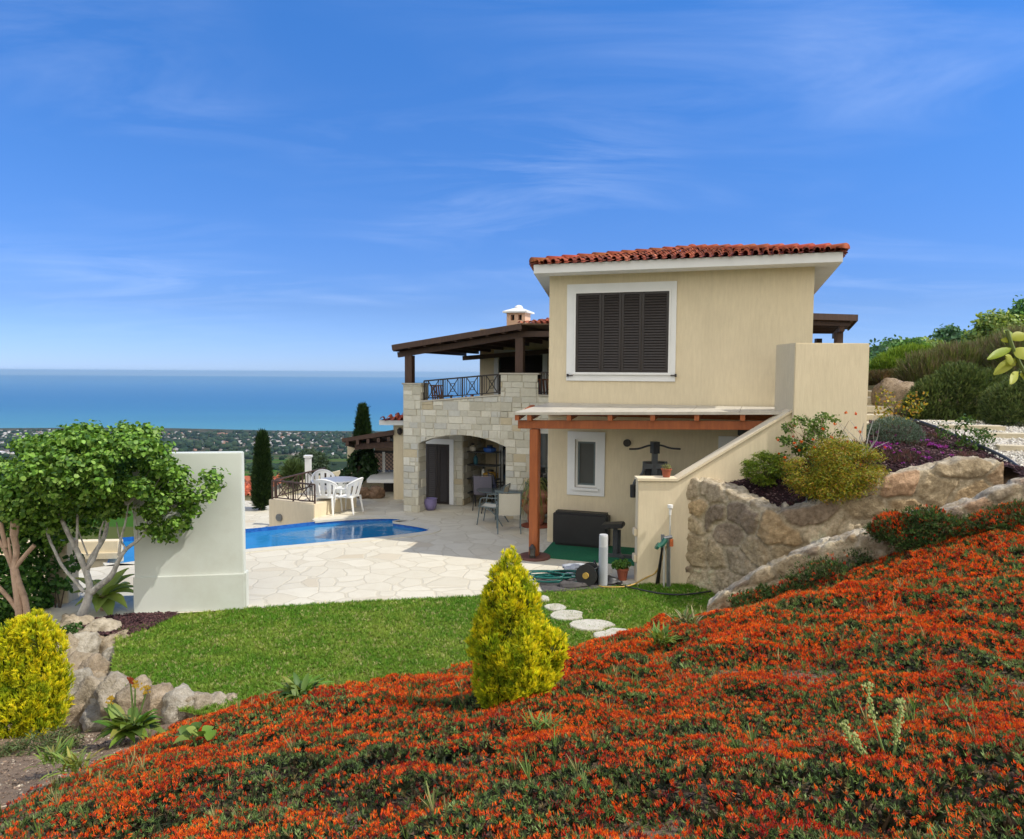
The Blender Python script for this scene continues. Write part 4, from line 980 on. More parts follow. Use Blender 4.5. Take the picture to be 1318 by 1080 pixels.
capseg(Vector((x0 - .02, WD, zl)), Vector((xs1, WD, zl))); capseg(Vector((xs1, WD, zl + .003)), Vector((xs2 + .02, WD, zs2 + .003)))
mb.build('coping', M['plaster2'], sw)
mb = MB(); mb.box(((xb0 + xb1) / 2, WD + .35, (zbt - .2) / 2), (xb1 - xb0, .88, zbt + .2)); mb.build('landing_block', M['plaster'], sw, bevel=.012)
for i in range(7):     # treads behind the parapet
    x = lerp(xs1 + .1, xs2 + .9, i / 7); z = lerp(zl - .75, zs2 - .85, i / 7) + .0
    mb = MB(); mb.box((x + .2, WD + .72, z), (.42, .9, .17)); mb.build('tread', M['sleeper'], sw)
ends = [(.14, .7), (.14, .42)]
for h, zc in ((.12, .42), (.12, .86)):
    mb = MB(); mb.box((x0 - .025, WD + .13, zc), (.05, .2, h)); mb.build('end_block', M['plaster2'], sw, bevel=.01)

# ---- freestanding white wall on the left, nearly square to the view
A = G(174.5, 789.5); B = G(315.5, 783.5); zt = (P(175, 583, A.y).z + P(312, 583.5, B.y).z) / 2
du = (B - A).normalized(); dn = Vector((du.y, -du.x, 0)); Lw = (B - A).length
ww = thing('screen_wall', A, 'smooth off white free standing wall with a low plinth beside the pool', 'wall')
f_ = lambda u, z, o: A + du * u + dn * o + UP * z
zp = P(240, 743, A.y).z
mb = MB(); ub(mb, 0, Lw - .015, 0, zt, -.2, 0, f_); mb.build('wall', M['cream_wall'], ww, bevel=.012)
mb = MB(); ub(mb, -.012, Lw, 0, zp, .002, .035, f_); ub(mb, Lw - .013, Lw + .02, 0, zp, -.2, .0, f_); mb.build('plinth', M['cream_wall'], ww, bevel=.008)

# ---- tan gate pillar and garden wall behind the small tree
pA = P(56, 690, 10.9); pB = P(85, 690, 10.9)
pl = thing('garden_wall', Vector((pA.x, 10.9, -.4)), 'tan rendered pillar and low garden wall behind the small tree', 'wall')
mb = MB(); zt = P(70, 698, 10.9).z; mb.box(((pA.x + pB.x) / 2, 11.05, (zt - .6) / 2), (pB.x - pA.x, .3, zt + .6)); mb.build('pillar', M['plaster2'], pl, bevel=.012)
gA = P(62, 697, 13.3); gB = P(151.5, 697, 13.6)
mb = MB(); zt = P(150, 696.5, 13.6).z; mb.hexa([Vector((gA.x - 2, gA.y, -2.6)), Vector((gB.x, gB.y, -2.6)), Vector((gB.x, gB.y + .2, -2.6)), Vector((gA.x - 2, gA.y + .2, -2.6))], [Vector((gA.x - 2, gA.y, zt)), Vector((gB.x, gB.y, zt)), Vector((gB.x, gB.y + .2, zt)), Vector((gA.x - 2, gA.y + .2, zt))]); mb.build('low_wall', M['plaster2'], pl, bevel=.01)
mb = MB(); mb.hexa([Vector((gA.x - 2, gA.y - .05, .0)), Vector((gB.x + .02, gB.y - .05, .0)), Vector((gB.x + .02, gB.y - .003, .0)), Vector((gA.x - 2, gA.y - .003, .0))], [Vector((gA.x - 2, gA.y - .05, .11)), Vector((gB.x + .02, gB.y - .05, .11)), Vector((gB.x + .02, gB.y - .003, .11)), Vector((gA.x - 2, gA.y - .003, .11))]); mb.build('skirting', M['plaster2'], pl)

# ---- low pool wall with a railing, far side
lA = P(346, 660, 18.15); lB = P(404.5, 660, 17.5); zt = .33
lw = thing('pool_wall', lB, 'low tan pool wall with a round lamp below the brown railing', 'wall')
mb = MB(); dd = (lB - lA).normalized(); nn_ = Vector((dd.y, -dd.x, 0))
def lwf(u, z, o): return Vector((lA.x, lA.y, 0)) + Vector((dd.x, dd.y, 0)).normalized() * u + Vector((nn_.x, nn_.y, 0)).normalized() * o + UP * z
LL = (Vector((lB.x, lB.y, 0)) - Vector((lA.x, lA.y, 0))).length
ub(mb, 0, LL, -1.2, zt, -1.6, 0, lwf); mb.build('wall', M['plaster2'], lw, bevel=.01)
mb = MB(); c = lwf((V(360.5, 666, lwf(0, 0, 0), nn_) - lwf(0, 0, 0)).dot(dd), V(360.5, 666, lwf(0, 0, 0), nn_).z, 0)
mb.prism([c + Vector((dd.x, dd.y, 0)) * math.cos(t) * .09 + UP * math.sin(t) * .09 + nn_ * .002 for t in np.linspace(0, 2 * math.pi, 14, endpoint=False)], nn_ * .05); mb.build('lamp', M['galv'], lw)
zr = P(404, 624.5, 17.5).z - zt
railing('terrace_railing', lwf(.05, zt, -.08), lwf(LL - .05, zt, -.08), zr, zr, 2, M['rust_iron'], 'brown iron railing on the low pool wall beside the white chairs')
railing('terrace_railing', lwf(.05, zt, -.2), lwf(.05 - 1.0, zt - .1, -3.2), zr, zr, 2, M['rust_iron'], 'brown iron railing running away behind the low pool wall')
q = P(397, 622, 20.5); ps = thing('post', Vector((q.x, q.y, -.2)), 'short square white post behind the brown railing', 'post')
mb = MB(); mb.box((q.x, q.y, .45), (.15, .15, 1.3)); mb.build('shaft', M['white'], ps); mb = MB(); mb.box((q.x, q.y, 1.14), (.2, .2, .06)); mb.build('cap', M['white'], ps)

# ---- rubble retaining walls: stones from cells, mortar between
def rubble_wall(name, label, path, thick, cell, seed, step=.027, pal=None, sunlit_top=(.76, .68, .53), relief=.05, mortar=(.74, .63, .45), side=1):
    """path: list of (x, y, ztop, zbottom); the face looks to the right of the walking direction when side=1"""
    rg = np.random.default_rng(seed); pts = np.array(path, float)
    seg = np.linalg.norm(np.diff(pts[:, :2], axis=0), axis=1); s = np.concatenate([[0], np.cumsum(seg)])
    nU = int(s[-1] / step); su = np.linspace(0, s[-1], nU)
    x, y, zt, zb = [np.interp(su, s, pts[:, i]) for i in range(4)]
    ker = np.ones(9) / 9
    def sm(a): return np.convolve(np.pad(a, 4, mode='edge'), ker, 'valid')
    x, y, zt = sm(sm(x)), sm(sm(y)), sm(zt)
    tx, ty = np.gradient(x), np.gradient(y); L = np.hypot(tx, ty); nx_, ny_ = ty / L * side, -tx / L * side
    zt = zt + np.array([noise.noise(Vector((a * 2.1, seed, 0))) * .05 + noise.noise(Vector((a * 6, seed, 3))) * .03 for a in su])
    hmax = (zt - zb).max(); nV = int(hmax / step) + 1; nT = int(thick / step)
    # unwrapped section: up the face then across the top
    rows = []
    for j in range(nV + 1): rows.append(('f', j / nV))
    for j in range(1, nT + 1): rows.append(('t', j / nT))
    for j in range(1, 5): rows.append(('b', j / 4))
    U = np.repeat(su[None], len(rows), 0); Vv = np.zeros_like(U); PX = np.zeros_like(U); PY = np.zeros_like(U); PZ = np.zeros_like(U); NX = np.zeros_like(U); NY = np.zeros_like(U); NZ = np.zeros_like(U); TP = np.zeros_like(U)
    for r, (kd, t) in enumerate(rows):
        if kd == 'f':
            PX[r], PY[r], PZ[r] = x, y, zb + (zt - zb) * t; Vv[r] = PZ[r]; w = np.clip((t - .93) / .07, 0, 1) * .7
            NX[r], NY[r], NZ[r] = nx_ * (1 - w), ny_ * (1 - w), w
        elif kd == 't':
            PX[r], PY[r], PZ[r] = x - nx_ * thick * t, y - ny_ * thick * t, zt + .0; Vv[r] = zt + thick * t; NZ[r] = 1; TP[r] = 1
        else:
            PX[r], PY[r], PZ[r] = x - nx_ * thick, y - ny_ * thick, zt - (zt - zb) * t; Vv[r] = zt + thick + (zt - zb) * t; NX[r], NY[r] = -nx_, -ny_
    q = np.stack([U.ravel(), Vv.ravel()], 1)
    wob = np.array([(noise.noise(Vector((a * 3, b * 3, seed))), noise.noise(Vector((a * 3, b * 3, seed + 9)))) for a, b in q]) * cell * .22
    qq = q + wob
    gu, gv = np.arange(0, s[-1] + cell, cell * 1.25), np.arange(q[:, 1].min() - cell, q[:, 1].max() + cell, cell * .82)
    GU, GV = np.meshgrid(gu, gv); GU = GU + (np.arange(len(gv))[:, None] % 2) * cell * .6
    sd = np.stack([GU.ravel(), GV.ravel()], 1); sd = sd + rg.uniform(-.36, .36, sd.shape) * cell; sd = sd[rg.random(len(sd)) < .9]
    wt = rg.uniform(-.12, .12, len(sd)) * cell
    F1 = np.empty(len(q)); F2 = np.empty(len(q)); ID = np.empty(len(q), int); sc_ = np.array([.8, 1.15])
    for a in range(0, len(q), 4000):
        D = np.linalg.norm((qq[a:a + 4000, None] - sd[None]) * sc_, axis=2) + wt[None]
        o = np.argpartition(D, 1, axis=1)[:, :2]; d2 = np.take_along_axis(D, o, 1); f = d2.argmin(1)
        F1[a:a + 4000] = d2.min(1); F2[a:a + 4000] = d2.max(1); ID[a:a + 4000] = o[np.arange(len(o)), f]
    e = (F2 - F1) / cell; st = np.clip((e - .06) / .10, 0, 1); st = st * st * (3 - 2 * st)
    pal = np.array(pal or [(.72, .53, .31), (.78, .62, .40), (.66, .47, .29), (.73, .48, .30), (.64, .52, .36), (.80, .67, .47), (.46, .36, .26), (.70, .56, .36)])
    pc = pal[rg.choice(len(pal), len(sd))] * rg.uniform(.78, 1.12, (len(sd), 1)); dep = rg.uniform(.45, 1.2, len(sd))
    P3 = np.stack([PX.ravel(), PY.ravel(), PZ.ravel()], 1)
    fine = np.array([noise.noise(Vector(p) * 7) * .5 + noise.noise(Vector(p) * 16) * .45 + noise.noise(Vector(p) * 30) * .2 + noise.noise(Vector(p) * 2.6) * .6 for p in P3])
    disp = st * dep[ID] * relief + fine * relief * (.28 + .5 * st)
    P3 = P3 + np.stack([NX.ravel(), NY.ravel(), NZ.ravel()], 1) * disp[:, None]
    cl = pc[ID] * st[:, None] + np.array(mortar)[None] * (1 - st[:, None])
    tp = (TP.ravel() * np.clip(.55 + fine * .8, 0, .85))[:, None]; cl = cl * (1 - tp) + np.array(sunlit_top)[None] * tp  # wall top painted paler, like stone lit from above
    cl *= (1 + .35 * fine[:, None]); cl = np.clip(cl, .02, .9)
    nr = len(rows); i = (np.arange(nr - 1)[:, None] * nU + np.arange(nU - 1)[None]).ravel()
    fc = np.stack([i, i + 1, i + nU + 1, i + nU], 1)
    if side < 0: fc = fc[:, ::-1]
    # close both ends
    v = P3; o = np_mesh(name, v, fc, cl, M['rubble'], None, False)
    bm = bmesh.new(); bm.from_mesh(o.data); bm.verts.ensure_lookup_table()
    for k in (0, nU - 1):
        ring = [bm.verts[r * nU + k] for r in range(nr)]
        try: bm.faces.new(ring)
        except Exception: pass
    bm.to_mesh(o.data); bm.free()
    return tag(o, label, 'wall')
w1 = [P(874, 622, 12.28), P(900, 620, 12.0), P(930, 630, 11.6), P(958, 643, 11.2), P(984, 658, 10.85), P(1004, 662, 10.75), P(1030, 660, 10.72), P(1070, 645, 10.65), P(1110, 626, 10.55), P(1160, 612, 10.5), P(1215, 601, 10.42), P(1270, 596, 10.36), P(1296, 597, 10.33)]
bot = [-.1, -.1, -.1, -.1, -.1, 0, .1, .2, .4, .6, .8, 1.0, 1.1]
rubble_wall('retaining_wall', 'tall curved rubble stone retaining wall holding the shrub bed', [(p.x, p.y, p.z, z) for p, z in zip(w1, bot)], .36, .44, 5)
w2 = strip + [P(1520, 585, 8.4)]
rubble_wall('retaining_wall', 'low pale stone wall edging the top of the flower slope', [(p.x, p.y, p.z, p.z - .75) for p in w2], .3, .33, 9, sunlit_top=(.78, .71, .57))

# ---- low rock wall at the lawn's left corner: mortared boulders
rw = thing('rock_wall', G(140, 880, -.3), 'rugged low wall of pale boulders round the lawn corner', 'wall')
rocks = [(100, 812, 10.0, .2, .2, .2), (128, 822, 9.75, .26, .22, .21), (152, 834, 9.5, .22, .2, .17), (118, 846, 9.5, .24, .22, .24), (146, 852, 9.2, .2, .2, .15), (90, 830, 9.8, .16, .18, .2), (160, 845, 9.35, .12, .12, .1),
         (104, 862, 8.9, .2, .2, .17), (120, 872, 8.6, .17, .2, .22), (108, 900, 8.35, .2, .2, .26), (126, 905, 8.2, .2, .2, .24), (150, 896, 8.0, .19, .2, .2), (178, 905, 7.8, .2, .2, .19), (207, 908, 7.7, .18, .18, .19), (234, 911, 7.6, .18, .17, .18), (260, 910, 7.6, .15, .15, .15), (282, 907, 7.65, .12, .12, .11), (297, 904, 7.7, .08, .1, .07),
         (104, 928, 8.15, .2, .18, .2), (136, 926, 7.95, .2, .18, .18), (168, 922, 7.78, .18, .16, .15), (205, 925, 7.65, .18, .15, .12), (240, 922, 7.6, .16, .14, .1), (96, 880, 8.7, .2, .2, .26), (110, 842, 9.4, .2, .2, .26), (86, 858, 9.2, .18, .2, .3), (84, 905, 8.4, .16, .16, .2), (130, 880, 8.5, .16, .16, .14)]
pr_ = [(.66, .56, .42), (.72, .63, .49), (.60, .49, .35), (.64, .51, .36), (.68, .62, .51)]
for i, (px, py, d, rx, ry, rz_) in enumerate(rocks):
    mb = MB(); c = P(px, py, d); boulder(mb, c, (rx * 1.22, ry * 1.2, rz_ * 1.25), i + 3, pr_[i % 5], 4, .3); mb.build('boulder', M['rock'], rw, smooth=True, recalc=False)
mb = MB()      # mortar core
core = [P(100, 850, 9.7), P(130, 858, 9.3), P(112, 885, 8.8), P(112, 920, 8.2), P(150, 915, 7.95), P(210, 918, 7.75), P(280, 915, 7.75)]
for a, b in zip(core, core[1:]):
    mb.bar(Vector((a.x, a.y, -.62)), Vector((b.x, b.y, -.62)), .16, .9)
mb.build('mortar_core', M['concrete'], rw)

# ================================================================== UPPER GARDEN ON THE RIGHT
# ---- bark mulch bed behind the retaining wall
bed_pts = [P(878, 622, 12.25), P(940, 632, 11.9), P(1000, 655, 11.3), P(1040, 652, 11.0), P(1100, 625, 10.85), P(1200, 603, 10.75), P(1296, 596, 10.65), P(1000, 600, 12.1), P(1100, 572, 11.9), P(1150, 558, 12.6), P(1190, 549, 13.4), P(1250, 572, 12.0), P(1310, 604, 10.9), P(1312, 613, 10.1), P(1350, 622, 9.6), P(1200, 575, 11.9), P(1400, 610, 10.2), P(1140, 545, 14)]
bed_f = rbf_surface(bed_pts)
bed_xy = [tuple(P(*q).xy) for q in ((882, 622, 12.2), (940, 640, 11.75), (985, 658, 11.1), (1035, 655, 10.92), (1110, 625, 10.8), (1220, 600, 10.68), (1300, 597, 10.5), (1312, 612, 10.1), (1350, 622, 9.6), (1400, 615, 9.6), (1312, 605, 10.9), (1250, 571, 12.05), (1186, 545, 13.55), (1150, 540, 14.2), (1119, 545, 14.3), (1119, 545, 12.15), (1020, 560, 12.4))]
m, nt, b = new_mat('dark_bark_mulch'); v = coords(nt)
nt.links.new(mixc(nt, mrange(nt, noise_tex(nt, v, 22, 8, .8), .35, .65), (.05, .028, .03), (.018, .011, .013)), b.inputs['Base Color']); b.inputs['Roughness'].default_value = 1; b.inputs['Specular IOR Level'].default_value = .1
bump(nt, b, noise_tex(nt, v, 40, 6, .8), 1, .03); M['mulch'] = m
o = grid_sheet('mulch_bed', bed_f, 2.3, 8.5, 9.7, 14.4, 90, 70, m, lambda c: in_poly(c[:, 0], c[:, 1], bed_xy)); tag(o, 'dark bark mulch of the upper shrub bed', 'bed', kind='structure')
def chips(name, f, poly, n, label, size=(.02, .05), pal=None, z=.012):
    xs_, ys_ = [p[0] for p in poly], [p[1] for p in poly]; x, y = RNG.uniform(min(xs_), max(xs_), n), RNG.uniform(min(ys_), max(ys_), n)
    ok = in_poly(x, y, poly); x, y = x[ok], y[ok]; k = len(x); p = np.stack([x, y, f(x, y) + z], 1)
    d = unit(np.stack([RNG.normal(0, .5, k), RNG.normal(0, .5, k), np.ones(k)], 1))
    tv = [(-.5, -.28, 0), (.5, -.2, 0), (.45, .25, 0), (-.4, .3, 0), (-.5, -.28, -.2), (.5, -.2, -.2), (.45, .25, -.2), (-.4, .3, -.2)]
    tf = [(0, 1, 2, 3), (0, 4, 5, 1), (1, 5, 6, 2), (2, 6, 7, 3), (3, 7, 4, 0)]
    o = scatter(name, tv, tf, p, frames(d), RNG.uniform(*size, k), cols(k, pal, .25), M['chip']); return tag(o, label, 'ground cover', kind='stuff')
chips('bark_chips', bed_f, bed_xy, 15000, 'loose purple brown bark chips on the upper bed', pal=[(.06, .028, .032), (.095, .045, .05), (.035, .02, .022), (.15, .1, .1), (.045, .022, .03)])

# ---- gravel path with limestone steps, and the hillside
hill_pts = [P(1160, 547, 14.2), P(1186, 543, 13.8), P(1250, 568, 12.2), P(1312, 603, 11.0), P(1345, 612, 10.6), P(1318, 570, 12.0), P(1318, 545, 14), P(1250, 548, 14.2), P(1120, 545, 14.8), P(1420, 600, 11), P(1500, 560, 12), P(1600, 540, 12),
            P(1125, 512, 18), P(1160, 500, 20), P(1240, 500, 19), P(1318, 495, 19), P(1500, 470, 19), P(1120, 490, 30), P(1200, 470, 30), P(1318, 455, 30), P(1500, 430, 30), P(1118, 475, 55), P(1200, 450, 60), P(1318, 428, 60), P(1500, 400, 60), P(1700, 440, 30), P(1800, 425, 70), P(1318, 410, 95), P(1120, 470, 95)]
hill_f0 = rbf_surface(hill_pts)
hill_f = hill_f0
def hz(x, y): return float(hill_f(np.array([x]), np.array([y]))[0])
hb = [tuple(P(*q).xy) for q in ((1119, 545, 14.2), (1150, 540, 14.2), (1186, 545, 13.55), (1250, 571, 12.05), (1312, 605, 10.9), (1345, 612, 10.5), (1420, 600, 8.9))]
hb = [(7.0, 90), (6.6, 14.2), tuple(P(1150, 540, 14.2).xy), tuple(P(1186, 545, 13.55).xy), tuple(P(1250, 571, 12.05).xy), tuple(P(1312, 605, 10.9).xy), tuple(P(1345, 612, 10.45).xy), (9.5, 9.6), (14, 9.4), (95, 40), (95, 95)]
m, nt, b = new_mat('hillside_scrub_ground'); v = coords(nt)
nt.links.new(mixc(nt, mrange(nt, noise_tex(nt, v, 1.5, 8, .75), .38, .62), (.16, .115, .06), (.05, .055, .025)), b.inputs['Base Color']); b.inputs['Roughness'].default_value = 1; b.inputs['Specular IOR Level'].default_value = 0
bump(nt, b, noise_tex(nt, v, 6, 8, .8), 1, .1)
o = grid_sheet('hillside', hill_f, 5.5, 95, 9, 95, 220, 200, m, lambda c: in_poly(c[:, 0], c[:, 1], hb)); tag(o, 'dry hillside rising behind the villa', 'hillside', kind='structure')
gpoly = [tuple(P(*q).xy) for q in ((1165, 546, 14.0), (1190, 546, 13.45), (1250, 571, 12.0), (1312, 605, 10.85), (1345, 613, 10.4), (1420, 602, 10.2), (1420, 560, 13.5), (1318, 548, 14.0), (1250, 545, 14.6), (1200, 540, 15))]
m, nt, b = new_mat('white_gravel'); v = coords(nt)
vr = N(nt, 'ShaderNodeTexVoronoi'); vr.inputs['Scale'].default_value = 38; nt.links.new(v, vr.inputs['Vector']); s3 = N(nt, 'ShaderNodeSeparateColor'); nt.links.new(vr.outputs['Color'], s3.inputs[0])
nt.links.new(mixc(nt, s3.outputs[0], (.7, .66, .57), (.36, .32, .27)), b.inputs['Base Color']); b.inputs['Roughness'].default_value = .95; bump(nt, b, vr.outputs['Distance'], 1, .02)
gx0, gx1 = min(p[0] for p in gpoly), max(p[0] for p in gpoly); gy0, gy1 = min(p[1] for p in gpoly), max(p[1] for p in gpoly)
o = grid_sheet('gravel_path', lambda x, y: hill_f(x, y) + .03, gx0, gx1, gy0, gy1, 70, 70, m, lambda c: in_poly(c[:, 0], c[:, 1], gpoly)); tag(o, 'white gravel path beside the shrub bed', 'path', kind='structure')
chips('gravel', lambda x, y: hill_f(x, y) + .035, gpoly, 9000, 'loose white gravel stones on the path', (.018, .04), [(.7, .67, .58), (.6, .56, .48), (.42, .38, .32), (.75, .73, .66)])
def slab_block(name, px, py, d, lx, ly, lz, rz, label, group, m='sleeper', up=.0, seed=1):
    c = P(px, py, d); c.z = hz(c.x, c.y) + up; t = thing(name, c, label, 'step', group)
    bm = bmesh.new(); bmesh.ops.create_cube(bm, size=1); bmesh.ops.subdivide_edges(bm, edges=bm.edges[:], cuts=5, use_grid_fill=True)
    mb = MB(); rot = Matrix.Rotation(rz, 3, 'Z'); vs = []
    for v_ in bm.verts:
        p = Vector((v_.co.x * lx, v_.co.y * ly, v_.co.z * lz)); n_ = noise.noise(p * 5 + Vector((seed * 4, 0, 0))); p *= 1 + .05 * n_
        vs.append(c + rot @ p)
    mb.add(vs, [tuple(x.index for x in f.verts) for f in bm.faces]); bm.free()
    mb.build('slab', M[m], t, smooth=False, bevel=0); return t
slab_block('stone_step', 1250, 566, 12.9, .95, .3, .16, -.25, 'worn limestone step across the gravel beside the dark shrub', 'limestone steps in the gravel path', seed=1)
slab_block('stone_step', 1300, 578, 12.3, .95, .3, .16, -.2, 'middle pale limestone step across the gravel path', 'limestone steps in the gravel path', seed=2)
slab_block('stone_step', 1318, 590, 11.7, .8, .26, .15, -.2, 'lowest limestone step where the gravel meets the black pipe', 'limestone steps in the gravel path', seed=3)
slab_block('stone_step', 1205, 547, 14.2, 1.4, .4, .12, -.1, 'long flat limestone step at the far end of the gravel', 'limestone steps in the gravel path', seed=4)
pp = [P(*q) for q in ((1170, 541, 14.0), (1190, 546, 13.5), (1220, 558, 12.7), (1250, 571, 12.05), (1275, 582, 11.6), (1295, 592, 11.3), (1310, 603, 10.95), (1325, 612, 10.7))]
mb = MB(); mb.tube(smooth_path(pp, 2), .05, 10); o = mb.build('edging_pipe', M['pipe_black'], None, smooth=True); tag(o, 'thick black pipe edging the mulch bed beside gravel', 'pipe')
# wooden steps beside the block
tw = P(1122, 530, 15.5); st_ = thing('garden_steps', tw, 'rustic pale timber steps between the block and the boulder', 'steps')
for i, (py, d) in enumerate(((543, 14.9), (533, 15.5), (522, 16.1), (511, 16.7), (503, 17.3))):
    c = P(1124 + i * 2, py, d); mb = MB(); mb.box(c + Vector((0, 0, -.07)), (.75, .62, .13), rz=.06 * (-1) ** i); mb.build('tread', M['sleeper'], st_)
    mb = MB(); mb.box(c + Vector((0, -.25, -.24)), (.70, .08, .2)); mb.build('riser', M['plaster2'], st_)
mb = MB(); c = P(1156, 520, 16.2); boulder(mb, c, (.52, .5, .62), 31, (.5, .38, .26), 4, .25); o = mb.build('boulder', M['rock'], None, smooth=True, recalc=False); tag(o, 'big rounded tan boulder beside the timber steps', 'boulder')

# ---- back pergola beyond the block
c = P(1077, 440, 17.5); bp = thing('rear_pergola', c, 'dark red brown pergola corner showing above the tan block', 'pergola')
bz = P(1077, 414, 17.5).z
def bq(px, d, dz=0): q = P(px, 414, d); return Vector((q.x, q.y, bz + dz))
A0, A1, A2, A3 = bq(1046, 16.5), bq(1103, 16.8), bq(1092, 20.5), bq(1030, 20.5)
mb = MB(); mb.hexa([q + UP * .0 for q in (A0, A1, A2, A3)], [q + UP * .04 for q in (A0, A1, A2, A3)]); mb.build('roof_boards', M['board'], bp)
mb = MB(); mb.bar(A0 + UP * .04, A1 + UP * .04, .04, .14); mb.bar(A1 + UP * .04, A2 + UP * .04, .04, .14); mb.build('edge_board', M['darkwood'], bp)
for t in np.linspace(.05, .9, 6):
    mb = MB(); a, b_ = A0.lerp(A3, t), A1.lerp(A2, t); mb.bar(a - UP * .075, b_ - UP * .075 - (b_ - a).normalized() * .2, .07, .13); mb.build('rafter', M['darkwood'], bp)
mb = MB(); a, b_ = bq(1084, 16.9, -.2), bq(1074, 20.3, -.2); mb.bar(a, b_, .1, .13); mb.build('beam', M['darkwood'], bp)
for q in (bq(1080, 17.2, -.27), bq(1054, 20.2, -.27)):
    mb = MB(); mb.bar(q, q - UP * 2.2, .15, .15, up=(0, 1, 0)); mb.build('post', M['darkwood'], bp)

# ---- shrubs of the upper bed
def shrub(name, label, px, py, d, lump_px, n, size, shape, pal, group=None, stem=True, cat='shrub', m='leaf', cl=0, **kw):
    """lump_px: (px, py, rx, ry) in picture units at the shrub's own distance, turned into metres"""
    base = P(px, py, d); t = thing(name, base, label, cat, group); k = d / FPX; L = []
    for (qx, qy, rx, ry, *dd) in lump_px:
        c_ = P(qx, qy, d + (dd[0] if dd else 0)); L.append((tuple(c_), (rx * k, max(rx, ry) * k * .85, ry * k)))
    if cl:
        r_ = sum(l[1][0] for l in L) / len(L); crown('foliage', clustered(L, cl, (r_ * .2, r_ * .42)), n, size, shape, pal, M[m], t, shell=(.35, 1.15), drop=.01, **kw)
    else: crown('foliage', L, n, size, shape, pal, M[m], t, **kw)
    if stem:
        mb = MB()
        for i in range(5):
            c_ = Vector(random.choice(L)[0]); mb.tube([base + Vector((random.uniform(-.05, .05), random.uniform(-.05, .05), -.05)), base.lerp(c_, .5) + Vector((random.uniform(-.05, .05), 0, .03)), c_], [.014, .01, .004], 5)
        mb.build('stems', M['bark_dark'], t)
    return t
YG = [(.30, .29, .012), (.2, .25, .014), (.40, .32, .018), (.13, .18, .012), (.34, .18, .025)]
shrub('mound_shrub', 'wide rounded yellow green shrub with reddish tips above the stone wall', 1075, 640, 10.75, [(1050, 608, 36, 28), (1085, 602, 44, 32), (1110, 612, 24, 22), (1075, 590, 30, 18), (1035, 615, 22, 20), (1070, 625, 40, 14)], 24000, .05, NARROW, YG, upb=.8, rnd=.5, cl=170)
shrub('round_shrub', 'small bright green shrub against the sloping stair wall', 982, 622, 11.7, [(985, 598, 22, 20), (972, 604, 14, 16), (998, 600, 14, 18), (983, 612, 20, 10)], 7000, .05, NARROW, [(.17, .26, .016), (.24, .3, .025), (.1, .17, .014)], upb=.9, rnd=.5, cl=60)
lt = shrub('lantana_bush', 'loose twiggy bush with orange flower heads before the tan block', 1062, 600, 11.5, [(1030, 560, 22, 24), (1060, 550, 24, 18), (1082, 575, 26, 18), (1045, 585, 26, 14), (1018, 575, 14, 16), (1100, 582, 16, 12), (1050, 540, 14, 10)], 2600, .05, LEAF, [(.09, .16, .03), (.13, .21, .045), (.18, .26, .06)], upb=.6, rnd=.7, cl=70)
lb = P(1062, 600, 11.5); mb = MB()
for i in range(26):
    e = P(random.uniform(1010, 1110), random.uniform(532, 590), 11.5 + random.uniform(-.4, .4)); mb.tube([lb + Vector((random.uniform(-.2, .2), 0, 0)), lb.lerp(e, .55) + Vector((random.uniform(-.12, .12), 0, .05)), e], [.008, .006, .003], 4)
mb.build('twigs', M['bark_tan'], lt)
p = np.array([P(random.gauss(1065, 28), random.gauss(572, 16), 11.3 + random.uniform(-.4, .3)) for i in range(34)])
for q in p: crown('flower_head', [(tuple(q), (.018, .018, .015))], 26, .018, ROUND, [(.7, .12, .015), (.75, .2, .02), (.6, .07, .01)], M['petal'], lt)
lv = shrub('lavender_bush', 'grey green lavender mound beside the tan block', 1150, 575, 12.2, [(1150, 556, 30, 18), (1128, 562, 20, 14), (1170, 560, 18, 15), (1148, 566, 34, 10)], 5000, .05, spray(5, .045, .6, 2), [(.13, .19, .15), (.18, .24, .2), (.09, .13, .09)], m='needle', upb=.9, rnd=.4)
mb = MB(); lb = P(1112, 590, 11.4)
for i in range(16):
    e = P(1110 + random.uniform(-35, 35), random.uniform(535, 575), 11.4 + random.uniform(-.3, .3)); mb.tube([lb, lb.lerp(e, .5) + Vector((random.uniform(-.1, .1), 0, .04)), e], [.009, .006, .003], 4)
o = mb.build('bare_twigs', M['bark_pale'], None); tag(o, 'pale leafless twiggy bush in front of the grey lavender', 'shrub')
yl = shrub('sapling', 'thin sapling with yellow leaves in front of the boulder', 1162, 545, 13.0, [(1140, 520, 14, 22), (1165, 528, 20, 16), (1180, 515, 14, 14), (1150, 540, 22, 10)], 420, .06, LEAF, [(.4, .32, .02), (.2, .22, .02), (.45, .25, .03), (.12, .17, .03)], upb=.3, rnd=.8)
sp2 = shrub('sapling', 'leafy green sapling growing in the mulch beside the black pipe', 1238, 590, 11.8, [(1243, 552, 12, 18), (1258, 565, 20, 12), (1215, 555, 8, 12), (1238, 578, 18, 10), (1268, 558, 10, 8)], 600, .055, LEAF, [(.06, .12, .02), (.1, .18, .03), (.04, .09, .015)], upb=.4, rnd=.8)
DR = [(.10, .15, .045), (.13, .185, .055), (.07, .11, .035), (.17, .21, .075)]
shrub('rosemary_shrub', 'broad dark green rosemary bush between the boulder and gravel', 1225, 552, 15.0, [(1200, 520, 26, 32), (1235, 510, 36, 40), (1270, 515, 30, 36), (1215, 540, 40, 16), (1255, 540, 40, 16), (1180, 528, 14, 22)], 13000, .11, spray(6, .04, .5, 3), DR, m='needle', upb=1.0, rnd=.35)
